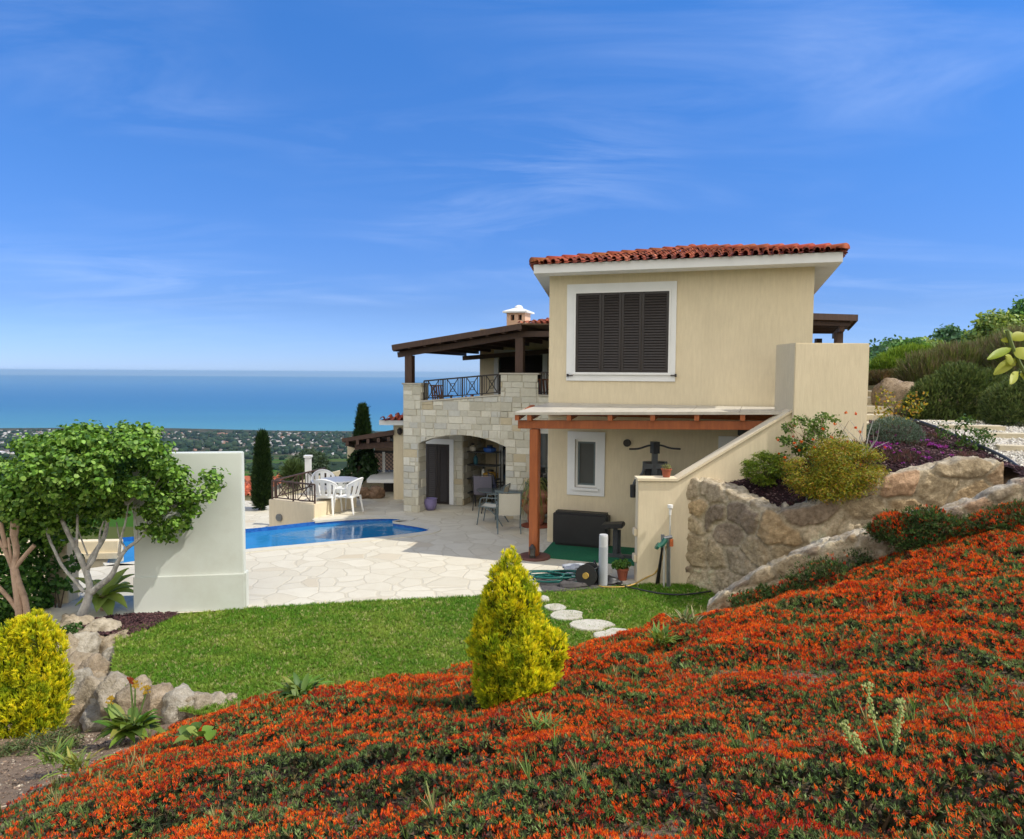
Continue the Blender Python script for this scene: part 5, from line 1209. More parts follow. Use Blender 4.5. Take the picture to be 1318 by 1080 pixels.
shrub('rosemary_shrub', 'dense dark green rosemary bush at the right edge by the gravel', 1305, 556, 13.6, [(1295, 525, 28, 30), (1325, 515, 30, 38), (1350, 525, 30, 34), (1310, 545, 34, 14)], 9000, .1, spray(6, .04, .5, 5), DR, m='needle', upb=1.0, rnd=.35)
HB = [(.19, .20, .07), (.2, .17, .10), (.15, .19, .05), (.22, .17, .12), (.11, .16, .04)]
for i, (lab, px, py, d, L) in enumerate((('feathery olive brown heather bush above the left rosemary', 1215, 500, 19, [(1195, 487, 34, 26), (1230, 478, 36, 28), (1215, 500, 50, 18)]),
        ('tall feathery brown heather bush on the slope crest', 1270, 500, 19.5, [(1265, 478, 36, 32), (1295, 470, 36, 36), (1275, 500, 50, 20)]), ('brown purple heather bush at the right edge of the slope', 1320, 490, 18, [(1315, 465, 34, 36), (1350, 460, 36, 40), (1325, 490, 50, 24)]))):
    shrub('heather_bush', lab, px, py, d, L, 7000, .3, spray(5, .016, .35, 7 + i), HB, m='needle', upb=1.6, rnd=.25, stem=False)
shrub('feathery_bush', 'bright yellow green feathery bush on the far slope', 1160, 487, 28, [(1150, 474, 24, 14), (1175, 466, 30, 16), (1195, 470, 18, 16), (1135, 480, 14, 9), (1165, 478, 34, 10)], 8000, .3, spray(6, .03, .6, 11), [(.2, .3, .03), (.26, .36, .05), (.12, .22, .02)], m='needle', upb=1.2, rnd=.3)
shrub('dry_bush', 'low russet dry bush below the bright feathery bush', 1150, 498, 24, [(1135, 492, 20, 10), (1165, 488, 26, 9), (1128, 500, 14, 8)], 3500, .2, spray(5, .03, .6, 13), [(.16, .10, .05), (.12, .09, .04), (.09, .09, .03)], m='needle', upb=1.2, rnd=.3)
# purple ground cover flowers
p = []
for (px, py, d, r, n) in ((1140, 586, 11.6, .2, 12), (1202, 577, 11.7, .13, 14), (1128, 580, 11.7, .1, 8), (1170, 572, 12.0, .35, 10), (1180, 590, 11.3, .45, 10)):
    c = P(px, py, d)
    for i in range(n):
        x, y = c.x + random.gauss(0, r * .6), c.y + random.gauss(0, r * .5); p.append((x, y, float(bed_f(np.array([x]), np.array([y]))[0]) + .07))
o = crown('purple_flowers', [(q, (.028, .028, .015)) for q in p], 700, .02, ROUND, [(.30, .03, .33), (.36, .06, .38), (.22, .03, .26)], M['petal']); tag(o, 'small purple flowers of a creeping plant on the mulch', 'flowers', kind='stuff')
x = RNG.uniform(4.2, 7.2, 9000); y = RNG.uniform(10.3, 12.6, 9000); ok = in_poly(x, y, bed_xy) & (np.array([noise.noise(Vector((a * 1.6, b * 1.6, 4))) for a, b in zip(x, y)]) > -.05); x, y = x[ok], y[ok]
pz = bed_f(x, y); k = len(x)
sv_, sf_ = spray(6, .04, 1.1, 21)
o = scatter('creeping_plant', sv_, sf_, np.stack([x, y, pz], 1), frames(unit(np.stack([RNG.normal(0, .4, k), RNG.normal(0, .4, k), np.ones(k)], 1))), RNG.uniform(.04, .1, k), cols(k, [(.12, .04, .06), (.07, .035, .04), (.16, .09, .07), (.05, .06, .03)], .2), M['needle']); tag(o, 'reddish creeping stems spread over the mulch', 'ground cover', kind='stuff')
# trees on the hill
def hill_tree(i, name, label, px, py_base, d, L, pal, n=4500, size=.3):
    base = P(px, py_base, d); base.z = min(base.z, hz(base.x, base.y)); t = thing(name, base, label, 'tree', 'trees along the hill crest'); k = d / FPX; LL = []
    for (qx, qy, rx, ry) in L:
        c_ = P(qx, qy, d + random.uniform(-1, 1)); LL.append((tuple(c_), (rx * k, rx * k, ry * k)))
    crown('crown', clustered(LL, 110, (.28, .62)), n, size * d / 50, LEAF, pal, M['leaf'], t, upb=.3, rnd=.8, shell=(.35, 1.15), drop=.01)
    mb = MB(); top_ = Vector(LL[0][0]); mb.tube([base - UP * .5, base.lerp(top_, .5), top_], [.22, .17, .06], 8)
    for j in range(4): mb.tube([base.lerp(top_, .45 + .1 * j), Vector(random.choice(LL)[0])], [.09, .03], 5)
    mb.build('trunk', M['bark_dark'], t)
GA, GB, GC = [(.12, .26, .07), (.16, .32, .09), (.08, .18, .055)], [(.24, .34, .07), (.32, .40, .10), (.16, .26, .06)], [(.09, .2, .09), (.13, .25, .12), (.065, .14, .07)]
hill_tree(0, 'broadleaf_tree', 'dark bluish green tree nearest the tan block', 1132, 492, 50, [(1132, 462, 18, 14), (1122, 472, 12, 12), (1140, 476, 14, 12)], GC)
hill_tree(1, 'broadleaf_tree', 'rounded green tree above the bright feathery bush', 1165, 482, 52, [(1165, 452, 20, 12), (1150, 462, 14, 12), (1182, 460, 16, 12)], GA)
hill_tree(2, 'broadleaf_tree', 'light green bushy tree right of the feathery bush', 1192, 478, 54, [(1192, 452, 18, 12), (1180, 462, 12, 10), (1205, 460, 14, 12)], GB)
hill_tree(3, 'pine_tree', 'pointed dark green tree standing above its neighbours on the crest', 1220, 472, 55, [(1219, 436, 12, 12), (1222, 450, 20, 12), (1210, 456, 14, 10), (1235, 458, 12, 10)], GC)
hill_tree(4, 'broadleaf_tree', 'dark green tree low between two taller crowns', 1243, 468, 55, [(1243, 444, 14, 12), (1250, 454, 14, 12), (1236, 456, 12, 10)], GC)
hill_tree(5, 'broadleaf_tree', 'big yellow green tree near the right edge of the hill', 1280, 460, 48, [(1280, 424, 20, 16), (1270, 438, 20, 16), (1296, 432, 18, 18), (1285, 445, 24, 12)], GB, 6000)
hill_tree(6, 'broadleaf_tree', 'tall green tree highest at the right edge of the photo', 1325, 450, 52, [(1315, 410, 18, 14), (1335, 402, 20, 18), (1310, 424, 18, 14), (1335, 425, 26, 20)], GA, 6000)
hill_tree(7, 'broadleaf_tree', 'grey green tree half hidden behind the brown heather', 1215, 485, 44, [(1210, 466, 16, 10), (1226, 468, 14, 9)], [(.08, .12, .08), (.11, .15, .1)], 2500)

# ================================================================== PLANTS OF THE LOWER GARDEN
# ---- the small spreading tree by the white wall
TD = 10.2
def tp(px, py, dd=0): return P(px, py, TD + dd)
tb = tp(104, 800); tb.z = -.1
tr = thing('garden_tree', tb, 'spreading small tree with pale forked trunk and dense bright green crown', 'tree')
mb = MB()
def limb(pts, r): mb.tube(smooth_path([tp(*q) for q in pts], 2), list(np.interp(np.linspace(0, 1, len(smooth_path([tp(*q) for q in pts], 2))), np.linspace(0, 1, len(r)), r)), 8)
limb([(101, 806), (104, 795), (112, 775), (116, 758)], [.095, .075, .06, .055])
limb([(116, 760), (114, 745), (108, 728), (95, 700), (85, 682), (76, 660), (70, 640)], [.05, .045, .04, .035, .03, .022, .014])
limb([(108, 762), (97, 748), (80, 730), (72, 712), (62, 692), (58, 672), (50, 655)], [.03, .024, .022, .02, .018, .015, .01])
limb([(112, 735, .05), (117, 718, .1), (128, 703, .15), (136, 688, .2), (139, 665, .2), (134, 640, .2)], [.034, .036, .034, .03, .024, .014])
limb([(110, 734, .0), (120, 722, .0), (126, 706, .1)], [.03, .03, .026])
limb([(118, 762), (130, 752), (144, 742), (152, 722), (162, 706), (178, 696), (188, 684), (190, 668)], [.05, .045, .04, .034, .026, .022, .018, .012])
limb([(153, 715), (155, 695), (162, 672), (165, 650)], [.022, .018, .014, .009])
limb([(162, 706), (153, 692, .1), (150, 672, .1)], [.014, .012, .008])
limb([(175, 697), (178, 680), (170, 655)], [.014, .01, .008])
limb([(99, 710), (99, 690), (100, 665), (98, 645)], [.018, .018, .016, .01])
limb([(128, 703, .15), (128, 685, .2), (135, 668, .2)], [.016, .014, .01])
limb([(113, 715, .1), (105, 695, .1), (100, 680, .1)], [.012, .01, .008])
mb.build('trunk', M['bark_pale'], tr, smooth=True)
k = TD / FPX; L = []
for (qx, qy, rx, ry, dd) in ((125, 585, 50, 38, 0), (60, 592, 44, 34, .1), (170, 585, 46, 34, -.1), (110, 620, 70, 42, .3), (165, 625, 48, 40, .1), (60, 632, 50, 34, -.1), (25, 618, 34, 34, .1), (205, 632, 34, 30, 0), (226, 652, 26, 19, -.1), (252, 636, 24, 12, .1), (270, 626, 12, 12, 0), (210, 684, 18, 14, 0), (234, 670, 16, 13, .1), (38, 664, 34, 22, .1), (80, 655, 40, 20, .4), (8, 640, 28, 26, .2), (145, 562, 26, 18, 0), (112, 570, 30, 20, -.2), (100, 600, 60, 40, -.6), (160, 600, 52, 36, -.55), (90, 600, 55, 36, .7), (165, 605, 50, 36, .65), (122, 690, 14, 22, .7), (60, 690, 22, 16, .5), (160, 560, 12, 14, 0), (55, 575, 16, 12, 0)):
    L.append((tuple(tp(qx, qy, dd)), (rx * k, rx * k * .85, ry * k)))
LG = [(.15, .29, .035), (.2, .37, .05), (.09, .2, .024), (.28, .44, .09), (.06, .14, .02)]
L2 = clustered(L, 420, (.07, .17))
mb = MB(); tips = [tp(*q) for q in ((70, 640), (50, 655), (134, 640, .2), (190, 668), (165, 650), (170, 655), (98, 645), (135, 668, .2), (75, 662), (180, 690))]
for i in range(70):
    c_ = Vector(L2[random.randrange(len(L2))][0]); a = min(tips, key=lambda q: (q - c_).length)
    if (a - c_).length < 1.1: mb.tube([a, a.lerp(c_, .5) + Vector((random.gauss(0, .04), random.gauss(0, .04), .04)), c_], [.011, .007, .003], 5)
mb.build('twigs', M['bark_pale'], tr)
crown('crown', L2, 38000, .056, ROUND, LG, M['leaf'], tr, upb=.55, rnd=.55, shell=(.35, 1.15), drop=.01)
# ---- pollarded tree at the left edge with a hedge behind
pb = P(28, 800, 9.9); pb.z = -.6
pt = thing('pollarded_tree', pb, 'tan pollarded tree with cut stubs at the left photo edge', 'tree'); TD = 9.9; mb = MB()
limb([(27, 830), (26, 790), (20, 745), (18, 730)], [.06, .055, .05, .05]); limb([(36, 815), (34, 775), (24, 750), (20, 732)], [.05, .042, .04, .035])
limb([(18, 735), (22, 710), (18, 690)], [.045, .04, .045]); limb([(20, 730), (32, 715), (44, 702)], [.035, .03, .03]); limb([(17, 733), (8, 710), (-2, 695)], [.035, .03, .028]); limb([(16, 728), (12, 705), (11, 692)], [.02, .018, .016])
limb([(26, 790), (12, 770), (-5, 752)], [.035, .03, .03]); limb([(8, 705), (3, 685), (1, 672)], [.026, .03, .026])
limb([(18, 690), (19, 678), (20, 667)], [.05, .055, .062])
mb.build('trunk', M['bark_tan'], pt, smooth=True)
hd = shrub('hedge_shrub', 'dark green bushy hedge plant behind the pollarded tree', 20, 840, 10.6, [(20, 700, 34, 34), (36, 725, 22, 34), (15, 760, 40, 44), (38, 775, 22, 34), (-25, 730, 40, 60), (20, 810, 36, 34), (10, 670, 36, 18), (-30, 800, 40, 50)], 9000, .085, LEAF, [(.05, .14, .025), (.08, .2, .03), (.03, .085, .018), (.12, .26, .045)], upb=.5, rnd=.7, gap=.34, gscale=5)
tw_ = shrub('leafy_branch_plant', 'sparse green branches sprawling before the tan pillar', 75, 800, 10.7, [(65, 730, 10, 8), (72, 752, 12, 8), (92, 725, 12, 9), (86, 752, 8, 7), (60, 775, 9, 7), (100, 720, 8, 8), (78, 795, 10, 6)], 420, .08, LEAF, [(.04, .12, .02), (.06, .16, .03)], upb=.3, rnd=.8)
shrub('low_creeper', 'small leafy creeper at the foot of the rock wall by the pillar', 80, 820, 9.7, [(78, 812, 10, 5), (95, 808, 10, 6), (68, 818, 6, 6)], 220, .05, LEAF, [(.04, .1, .02), (.06, .14, .03)], stem=False)
# ---- foxtail agave
ac = P(134, 798, 10.6); ac.z = .0
ag = thing('agave', ac, 'broad leaved green agave rosette under the small tree', 'plant')
mbs = []
for i, (dx, dy, L_, lift) in enumerate([(-.5, -.1, .42, .5), (.55, -.25, .5, .18), (.45, .25, .45, .5), (.15, -.5, .42, .15), (-.1, -.45, .4, .3), (.6, .0, .52, .42), (-.35, .35, .4, .7), (.25, .3, .45, .8), (.05, .1, .42, 1.0), (-.2, 0, .42, .9), (.38, -.45, .46, -.05), (.32, -.1, .5, .75), (-.45, -.35, .36, .2)]):
    d = Vector((dx, dy, 0)).normalized(); s = Vector((-d.y, d.x, 0)); mb = MB(); vs = []; nseg = 8
    for j in range(nseg + 1):
        t = j / nseg; w = .1 * math.sin(math.pi * min(1, .18 + t * .82)) ** .8 * (1.15 if .3 < t < .7 else 1) * (1 - .15 * t)
        if t > .97: w = .003
        c = ac + UP * .2 + d * (L_ * t) + UP * (lift * L_ * t * 1.2 - .32 * L_ * t * t * 1.3)
        vs += [c - s * w + UP * w * .35, c - UP * .01, c + s * w + UP * w * .35]
    fs = []
    for j in range(nseg): fs += [(j * 3, j * 3 + 1, j * 3 + 4, j * 3 + 3), (j * 3 + 1, j * 3 + 2, j * 3 + 5, j * 3 + 4)]
    tone = random.choice([(.26, .36, .08), (.32, .42, .10), (.2, .29, .07), (.42, .46, .14)])
    mb.add(vs, fs, tone); mb.build('leaf', M['leaf'], ag, smooth=True, recalc=False)
mb = MB(); mb.tube([ac, ac + UP * .24], [.05, .06], 10); mb.build('stem', M['bark_tan'], ag)
mulch_poly = [tuple(G(*q).xy) for q in ((100, 802), (150, 793), (190, 791), (232, 790), (215, 800), (190, 812), (165, 818), (120, 820))]
o = MB().sheet([Vector((x, y, .012)) for x, y in mulch_poly]).build('mulch_patch', M['mulch']); tag(o, 'dark mulch patch at the foot of the white wall', 'bed', kind='structure')
chips('mulch_chips', lambda x, y: x * 0 + .02, mulch_poly, 2500, 'purple brown bark chips beside the agave', pal=[(.06, .028, .032), (.1, .05, .05), (.035, .02, .022)])
mb = MB(); boulder(mb, P(92, 790, 10.75), (.15, .12, .1), 77, (.6, .58, .5), 3, .2); o = mb.build('stone', M['rock'], None, smooth=True, recalc=False); tag(o, 'smooth pale stone lying between pillar and trunk', 'stone')
# ---- golden conifers
GP = [(.84, .76, .02), (.68, .68, .02), (.30, .34, .014), (.86, .72, .03), (.2, .28, .014)]
def golden(label, px, py, d, lump_px, n, size, **kw):
    base = P(px, py, d); t = thing('golden_conifer', base, label, 'shrub'); k = d / FPX; L = [(tuple(P(a, b_, d + dd)), (rx * k, rx * k, ry * k)) for (a, b_, rx, ry, dd) in lump_px]
    L_ = L; L = [(c_, (a_[0] * .74, a_[1] * .74, a_[2] * .85)) for c_, a_ in L]; cp_, cn_ = lumps_points(L_, 230, (.72, 1.0), .8)
    L = L + [(tuple(q_), (r_, r_, r_ * 1.9)) for q_, r_ in zip(cp_, RNG.uniform(.025, .065, 230) * (d / 5.35))]
    p, nn = lumps_points(L, n, (.70, 1.12), .75); kk = len(p); cl_ = clump(p, 9, 3) * .5 + clump(p, 22, 4) * .5
    p = p + nn * ((cl_ - .5) * .10)[:, None]
    dr_ = unit(nn * .55 + np.array([0, 0, 1.0]) + RNG.normal(0, .25, (kk, 3))); sv_, sf_ = spray(7, .05, .5, 17)
    # green low and inside, golden at the tips: the tips of each spray are yellower
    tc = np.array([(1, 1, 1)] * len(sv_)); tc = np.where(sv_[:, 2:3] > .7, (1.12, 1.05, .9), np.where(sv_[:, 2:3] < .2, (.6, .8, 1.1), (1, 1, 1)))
    low = np.clip((p[:, 2] - p[:, 2].min()) / np.ptp(p[:, 2]), 0, 1); sun_side = (p[:, 0] - p[:, 0].mean()) / np.ptp(p[:, 0]); w = np.clip((cl_ - .5) * 3.2 + .5 + (low - .4) * .45 + sun_side * .45, 0, 1)[:, None]  # sun side painted brighter yellow, as if lit
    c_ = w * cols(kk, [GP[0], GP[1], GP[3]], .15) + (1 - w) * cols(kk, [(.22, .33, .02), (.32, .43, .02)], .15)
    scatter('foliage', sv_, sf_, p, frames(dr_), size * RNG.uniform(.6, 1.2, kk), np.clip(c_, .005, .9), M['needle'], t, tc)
    mb = MB()
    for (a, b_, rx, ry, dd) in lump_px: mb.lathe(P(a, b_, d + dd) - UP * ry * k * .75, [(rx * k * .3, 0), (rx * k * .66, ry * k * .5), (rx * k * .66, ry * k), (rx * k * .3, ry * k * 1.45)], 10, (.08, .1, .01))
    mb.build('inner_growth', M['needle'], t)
    mb = MB(); mb.tube([base - UP * .1, P(lump_px[0][0], lump_px[0][1], d)], [.03, .01], 6); mb.build('trunk', M['bark_dark'], t); return t
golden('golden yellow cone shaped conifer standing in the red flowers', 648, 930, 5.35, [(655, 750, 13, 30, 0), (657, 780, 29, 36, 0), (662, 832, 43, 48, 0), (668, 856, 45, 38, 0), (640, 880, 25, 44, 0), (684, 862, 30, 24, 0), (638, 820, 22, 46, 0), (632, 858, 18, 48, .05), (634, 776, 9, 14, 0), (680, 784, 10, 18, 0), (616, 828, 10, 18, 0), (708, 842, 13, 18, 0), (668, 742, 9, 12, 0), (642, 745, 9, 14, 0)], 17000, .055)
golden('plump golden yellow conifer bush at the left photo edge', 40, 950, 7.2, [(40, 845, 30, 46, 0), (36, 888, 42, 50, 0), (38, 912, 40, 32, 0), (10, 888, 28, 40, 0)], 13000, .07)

# ---- the flower carpet
left_edge = [tuple(P(*q).xy) for q in ((-60, 1085, 3.6), (30, 1040, 4.4), (90, 1005, 5.0), (180, 960, 6.0), (230, 940, 6.9), (262, 926, 7.5), (310, 905, 7.9))]
carpet_poly = left_edge + [tuple(P(*q).xy) for q in ((440, 884, 8.2), (600, 864, 8.4), (720, 845, 8.7), (830, 806, 9.4), (905, 768, 10.3))] + [(p.x, p.y) for p in strip[1:]] + [(9.5, 8.2), (9.5, 1.0), (0, 1.2), (-1.6, 1.6), (-2.4, 2.9)]
NF = 120000
cand = RNG.random((NF * 3, 2)); xs_, ys_ = cand[:, 0] * 13.5 - 4.5, 1.2 + cand[:, 1] ** 1.25 * 9.3
ok = in_poly(xs_, ys_, carpet_poly) & ((np.abs(xs_) < ys_ * .74 + .3) | (np.abs(xs_) < ys_ * .74 + 2.3) & (RNG.random(len(xs_)) < .55)); xs_, ys_ = xs_[ok], ys_[ok]
zz = slope(xs_, ys_); ok = zz > .03; xs_, ys_, zz = xs_[ok], ys_[ok], zz[ok]
pos = np.stack([xs_, ys_, zz], 1)
def fbm(x, y, s, o): return np.array([noise.noise(Vector((a * s + o, b * s, o))) + .5 * noise.noise(Vector((a * s * 2.3, b * s * 2.3 + o, o))) for a, b in zip(x, y)])
hump = np.clip(fbm(xs_, ys_, 1.1, 3) * .15 + fbm(xs_, ys_, 3.0, 8) * .06 + .11, .01, .45) * np.clip((xs_ + 3.4) / 1.7, .12, 1) * np.clip((9.6 - ys_) / 1.2 + (xs_ < 2) * 1.0, .25, 1)
pos[:, 2] += hump
dens = fbm(xs_, ys_, 1.2, 21) * .5 + fbm(xs_, ys_, 5.0, 5) * .55 + fbm(xs_, ys_, 14, 7) * .6 + (hump - .12) * 1.2
nfl = len(pos); print('carpet points', nfl)
eps = .02; sxn = (slope(xs_ + eps, ys_) - slope(xs_ - eps, ys_)) / (2 * eps); syn = (slope(xs_, ys_ + eps) - slope(xs_, ys_ - eps)) / (2 * eps)
nrm = unit(np.stack([-sxn, -syn, np.ones(nfl)], 1)); farf = np.clip(pos[:, 1] / 6, .72, 1.3)
# needle leaved grey green tufts
i = RNG.choice(nfl, min(nfl, 78000), replace=False)
sv_, sf_ = spray(9, .05, 1.15, 33); tl = clump(pos[i], 1.6, 6)[:, None]
gcol = cols(len(i), [(.10, .17, .04), (.14, .21, .055), (.19, .26, .09), (.06, .10, .03), (.15, .11, .045)], .2) * (.75 + .9 * tl)
o = scatter('carpet_foliage', sv_, sf_, pos[i] - nrm[i] * .025, frames(unit(nrm[i] + RNG.normal(0, .5, (len(i), 3)))), RNG.uniform(.028, .06, len(i)) * farf[i], gcol, M['needle']); tag(o, 'fine green foliage of the flowering ground cover', 'ground cover', kind='stuff')
i = RNG.choice(nfl, min(nfl, 40000), replace=False); sv_, sf_ = spray(7, .07, 1.2, 34)
o = scatter('carpet_underlayer', sv_, sf_, pos[i] - nrm[i] * .07, frames(unit(nrm[i] + RNG.normal(0, .6, (len(i), 3)))), RNG.uniform(.05, .1, len(i)), cols(len(i), [(.035, .05, .02), (.06, .04, .022), (.025, .035, .016)], .2), M['needle']); tag(o, 'dark stems and leaves under the flower carpet', 'ground cover', kind='stuff')
# claw shaped red and orange flowers in little clusters
def claws(n, seed):
    r = np.random.default_rng(seed); v, f, c = [], [], []
    for q in range(n):
        a = r.uniform(0, 6.28); t = r.uniform(.3, 1.35); l = r.uniform(.65, 1.15); off = r.normal(0, .42, 3) * np.array([1, 1, .3])
        h = np.array([math.cos(a), math.sin(a), 0]); s = np.array([-math.sin(a), math.cos(a), 0]); w = .075
        o = len(v); warm = r.uniform(0, 1)
        for j, (rr, zz_, ww) in enumerate(((0, 0, .6), (.35, .22, 1.25), (.62, .6, .9), (.5, .95, .12))):
            p = off + h * rr * l * math.sin(t) + np.array([0, 0, zz_ * l * math.cos(t * .6)])
            v += [p - s * w * ww, p + s * w * ww]; cc = (.85 - warm * .3, .7, .8) if j < 1 else ((1.0, 1.0, 1) if j < 2 else (1.15, 1.5 + 2.4 * warm * warm, 1.1)); c += [cc, cc]
        for j in range(3): f.append((o + 2 * j, o + 2 * j + 1, o + 2 * j + 3, o + 2 * j + 2))
    return np.array(v), np.array(f), np.array(c)
cv, cf, cc = claws(7, 3)
sel = np.where(dens + RNG.normal(0, .25, nfl) > .03)[0]; sel = RNG.choice(sel, min(len(sel), 46000), replace=False)
kf = len(sel); tone = np.clip(fbm(pos[sel, 0], pos[sel, 1], 1.8, 40) * .7 + RNG.normal(.55, .3, kf), 0, 1)[:, None]
fcol = (1 - tone) * np.array([[.44, .014, .008]]) + tone * np.array([[.88, .095, .013]]); fcol = np.where((RNG.random(kf) < .16)[:, None], np.array([[.18, .012, .016]]), fcol) * (1 + RNG.normal(0, .15, (kf, 1)))
o = scatter('red_flowers', cv, cf, pos[sel] + nrm[sel] * .004, frames(unit(nrm[sel] * .8 + np.array([0, 0, .4]) + RNG.normal(0, .45, (kf, 3)))), RNG.uniform(.02, .036, kf) * farf[sel], np.clip(fcol, .004, .9), M['petal'], None, cc); tag(o, 'red and orange claw shaped flowers covering the slope', 'flowers', kind='stuff')
# grass and weeds poking through
i = RNG.choice(nfl, 1100, replace=False); i = i[fbm(pos[i, 0], pos[i, 1], .9, 60) > .05]; sv_, sf_ = spray(7, .022, .55, 41)
o = scatter('weeds', sv_, sf_, pos[i], frames(unit(nrm[i] * .4 + np.array([0, 0, 1]) + RNG.normal(0, .2, (len(i), 3)))), RNG.uniform(.05, .16, len(i)), cols(len(i), [(.12, .2, .04), (.16, .24, .06), (.28, .25, .1)], .2), M['needle']); tag(o, 'thin grass blades growing through the flowers', 'grass', kind='stuff')
# dirt corner scraps: low grey green bush and grass at the left
shrub('scrubby_bush', 'small scruffy green bush beside the rock wall foot', 85, 960, 7.4, [(70, 950, 22, 14), (95, 955, 16, 12)], 1500, .05, NARROW, [(.09, .14, .04), (.12, .17, .06), (.16, .13, .06)], upb=.6, rnd=.7, cl=30)
shrub('scrubby_bush', 'scruffy low green bush on bare soil below the golden bush', 60, 985, 6.3, [(40, 965, 34, 18), (75, 960, 22, 16), (60, 985, 34, 14), (20, 975, 20, 14)], 5200, .05, NARROW, [(.09, .14, .04), (.13, .17, .06), (.16, .13, .06)], upb=.6, rnd=.7, cl=70)
# plants with long stalks
def rosette(name, label, px, py, d, n, L_, pal, stalks=(), lift=(.3, 1.2), w=.045, cat='plant', up=.1):
    b0 = P(px, py, d); b0.z = float(slope(np.array([b0.x]), np.array([b0.y]))[0]) + up; t = thing(name, b0, label, cat); mb = MB()
    for i in range(n):
        a = random.uniform(0, 6.283); li = random.uniform(*lift); l = L_ * random.uniform(.6, 1.1); d_ = Vector((math.cos(a), math.sin(a), 0)); s = Vector((-d_.y, d_.x, 0)); vs = []; o_ = b0 + Vector((random.gauss(0, .04), random.gauss(0, .04), 0))
        for j in range(6):
            q = j / 5; ww = w * math.sin(math.pi * (.12 + .86 * q)); c_ = o_ + d_ * l * q * math.cos(li * .8) + UP * (l * q * math.sin(li) - .45 * l * q * q * (1.4 - li * .6))
            vs += [c_ - s * ww + UP * ww * .4, c_, c_ + s * ww + UP * ww * .4]
        fs = []
        for j in range(5): fs += [(j * 3, j * 3 + 1, j * 3 + 4, j * 3 + 3), (j * 3 + 1, j * 3 + 2, j * 3 + 5, j * 3 + 4)]
        mb.add(vs, fs, tuple(x * random.uniform(.8, 1.2) for x in random.choice(pal)))
    mb.build('leaves', M['leaf'], t, smooth=True, recalc=False)
    for (qx, qy, kind) in stalks:
        e = P(qx, qy, d); mb = MB(); mb.tube([b0, b0.lerp(e, .5) + Vector((.02, 0, 0)), e], [.009, .008, .006], 6); st_ = mb.build('stalk', mat('green_stalk_%s_%d' % (name, qx), (.12, .2, .04)), t)
        mb = MB()
        if kind == 'y':
            for i in range(22):
                a = i * 2 * math.pi / 22; h = Vector((math.cos(a), math.sin(a), 0)); s = Vector((-h.y, h.x, 0)); r_ = .045 + .006 * (i % 2)
                nvec = Vector((.1, -.55, .8)).normalized(); ax = nvec.cross(Vector((1, 0, 0))).normalized(); bx = ax.cross(nvec)
                def T(v3): return e + bx * v3.x + ax * v3.y + nvec * v3.z
                mb.add([T(h * .01), T(h * r_ * .6 + s * .007), T(h * r_ + UP * .004), T(h * r_ * .6 - s * .007)], [(0, 1, 2, 3)], (.75, .42, .01))
            mb.lathe(e + UP * .004, [(.014, 0), (.012, .008), (.005, .012)], 8, (.5, .22, .01)); mb.build('flower', M['petal'], st_, recalc=False)
        else:
            for i in range(30): 
                c_ = e + Vector((random.gauss(0, .014), random.gauss(0, .014), random.uniform(-.01, .05))); mb.add([c_, c_ + Vector((.012, 0, .008)), c_ + Vector((.004, .006, .022)), c_ + Vector((-.008, 0, .01))], [(0, 1, 2, 3)], (.5, .33, .04) if kind == 'b' else (.3, .06, .02))
            mb.build('flower', M['petal'], st_, recalc=False)
    return t
BG = [(.12, .22, .03), (.17, .27, .04), (.08, .15, .025), (.24, .28, .06)]
rosette('broadleaf_plant', 'leafy plant with tall stalks and yellow daisy in front of the rocks', 168, 958, 6.2, 60, .36, BG, ((174, 885, 'b'), (188, 892, 'b'), (143, 905, 'b'), (130, 976, 'y'), (168, 880, 'r')))
rosette('broadleaf_plant', 'leafy green clump with yellow flower at the lawn edge', 390, 945, 6.0, 80, .27, BG, ((398, 902, 'y'), (378, 905, 'b')), up=.17, w=.026)
rosette('broadleaf_plant', 'low leafy tuft with single yellow daisy among the red flowers', 250, 1000, 5.0, 12, .12, BG, ((254, 986, 'y'),))
rosette('grassy_tuft', 'loose green grass tuft on the soil bank', 72, 1010, 5.2, 60, .2, [(.14, .22, .04), (.2, .26, .06)], (), (.6, 1.4), .008)
rosette('grassy_tuft', 'yellowish grass tuft left of the red flowers', 100, 1035, 4.6, 50, .2, [(.3, .32, .06), (.2, .26, .06)], (), (.6, 1.4), .009)
rosette('grassy_tuft', 'green weed tuft right of the golden conifer by the lawn', 850, 842, 7.4, 70, .26, [(.14, .22, .04), (.22, .28, .06)], (), (.7, 1.45), .014)
rosette('grassy_tuft', 'pale weed tuft growing among flowers near the stepping slabs', 885, 815, 8.2, 60, .26, [(.16, .2, .06), (.26, .24, .1)], (), (.7, 1.45), .012)
rosette('grassy_tuft', 'thin grass tuft amid red flowers at the middle', 700, 985, 4.2, 40, .16, [(.14, .22, .04), (.22, .28, .06)], (), (.7, 1.45), .006)
rosette('grassy_tuft', 'fine grass tuft amid red flowers near the lower right', 1240, 965, 3.9, 40, .16, [(.12, .2, .04), (.2, .26, .06)], (), (.5, 1.45), .006)
rosette('leafy_weed', 'bright leafy weed at the foot of the tall rubble wall', 874, 772, 11.3, 26, .2, [(.1, .24, .03), (.14, .3, .05)], (), (.4, 1.4), .05)
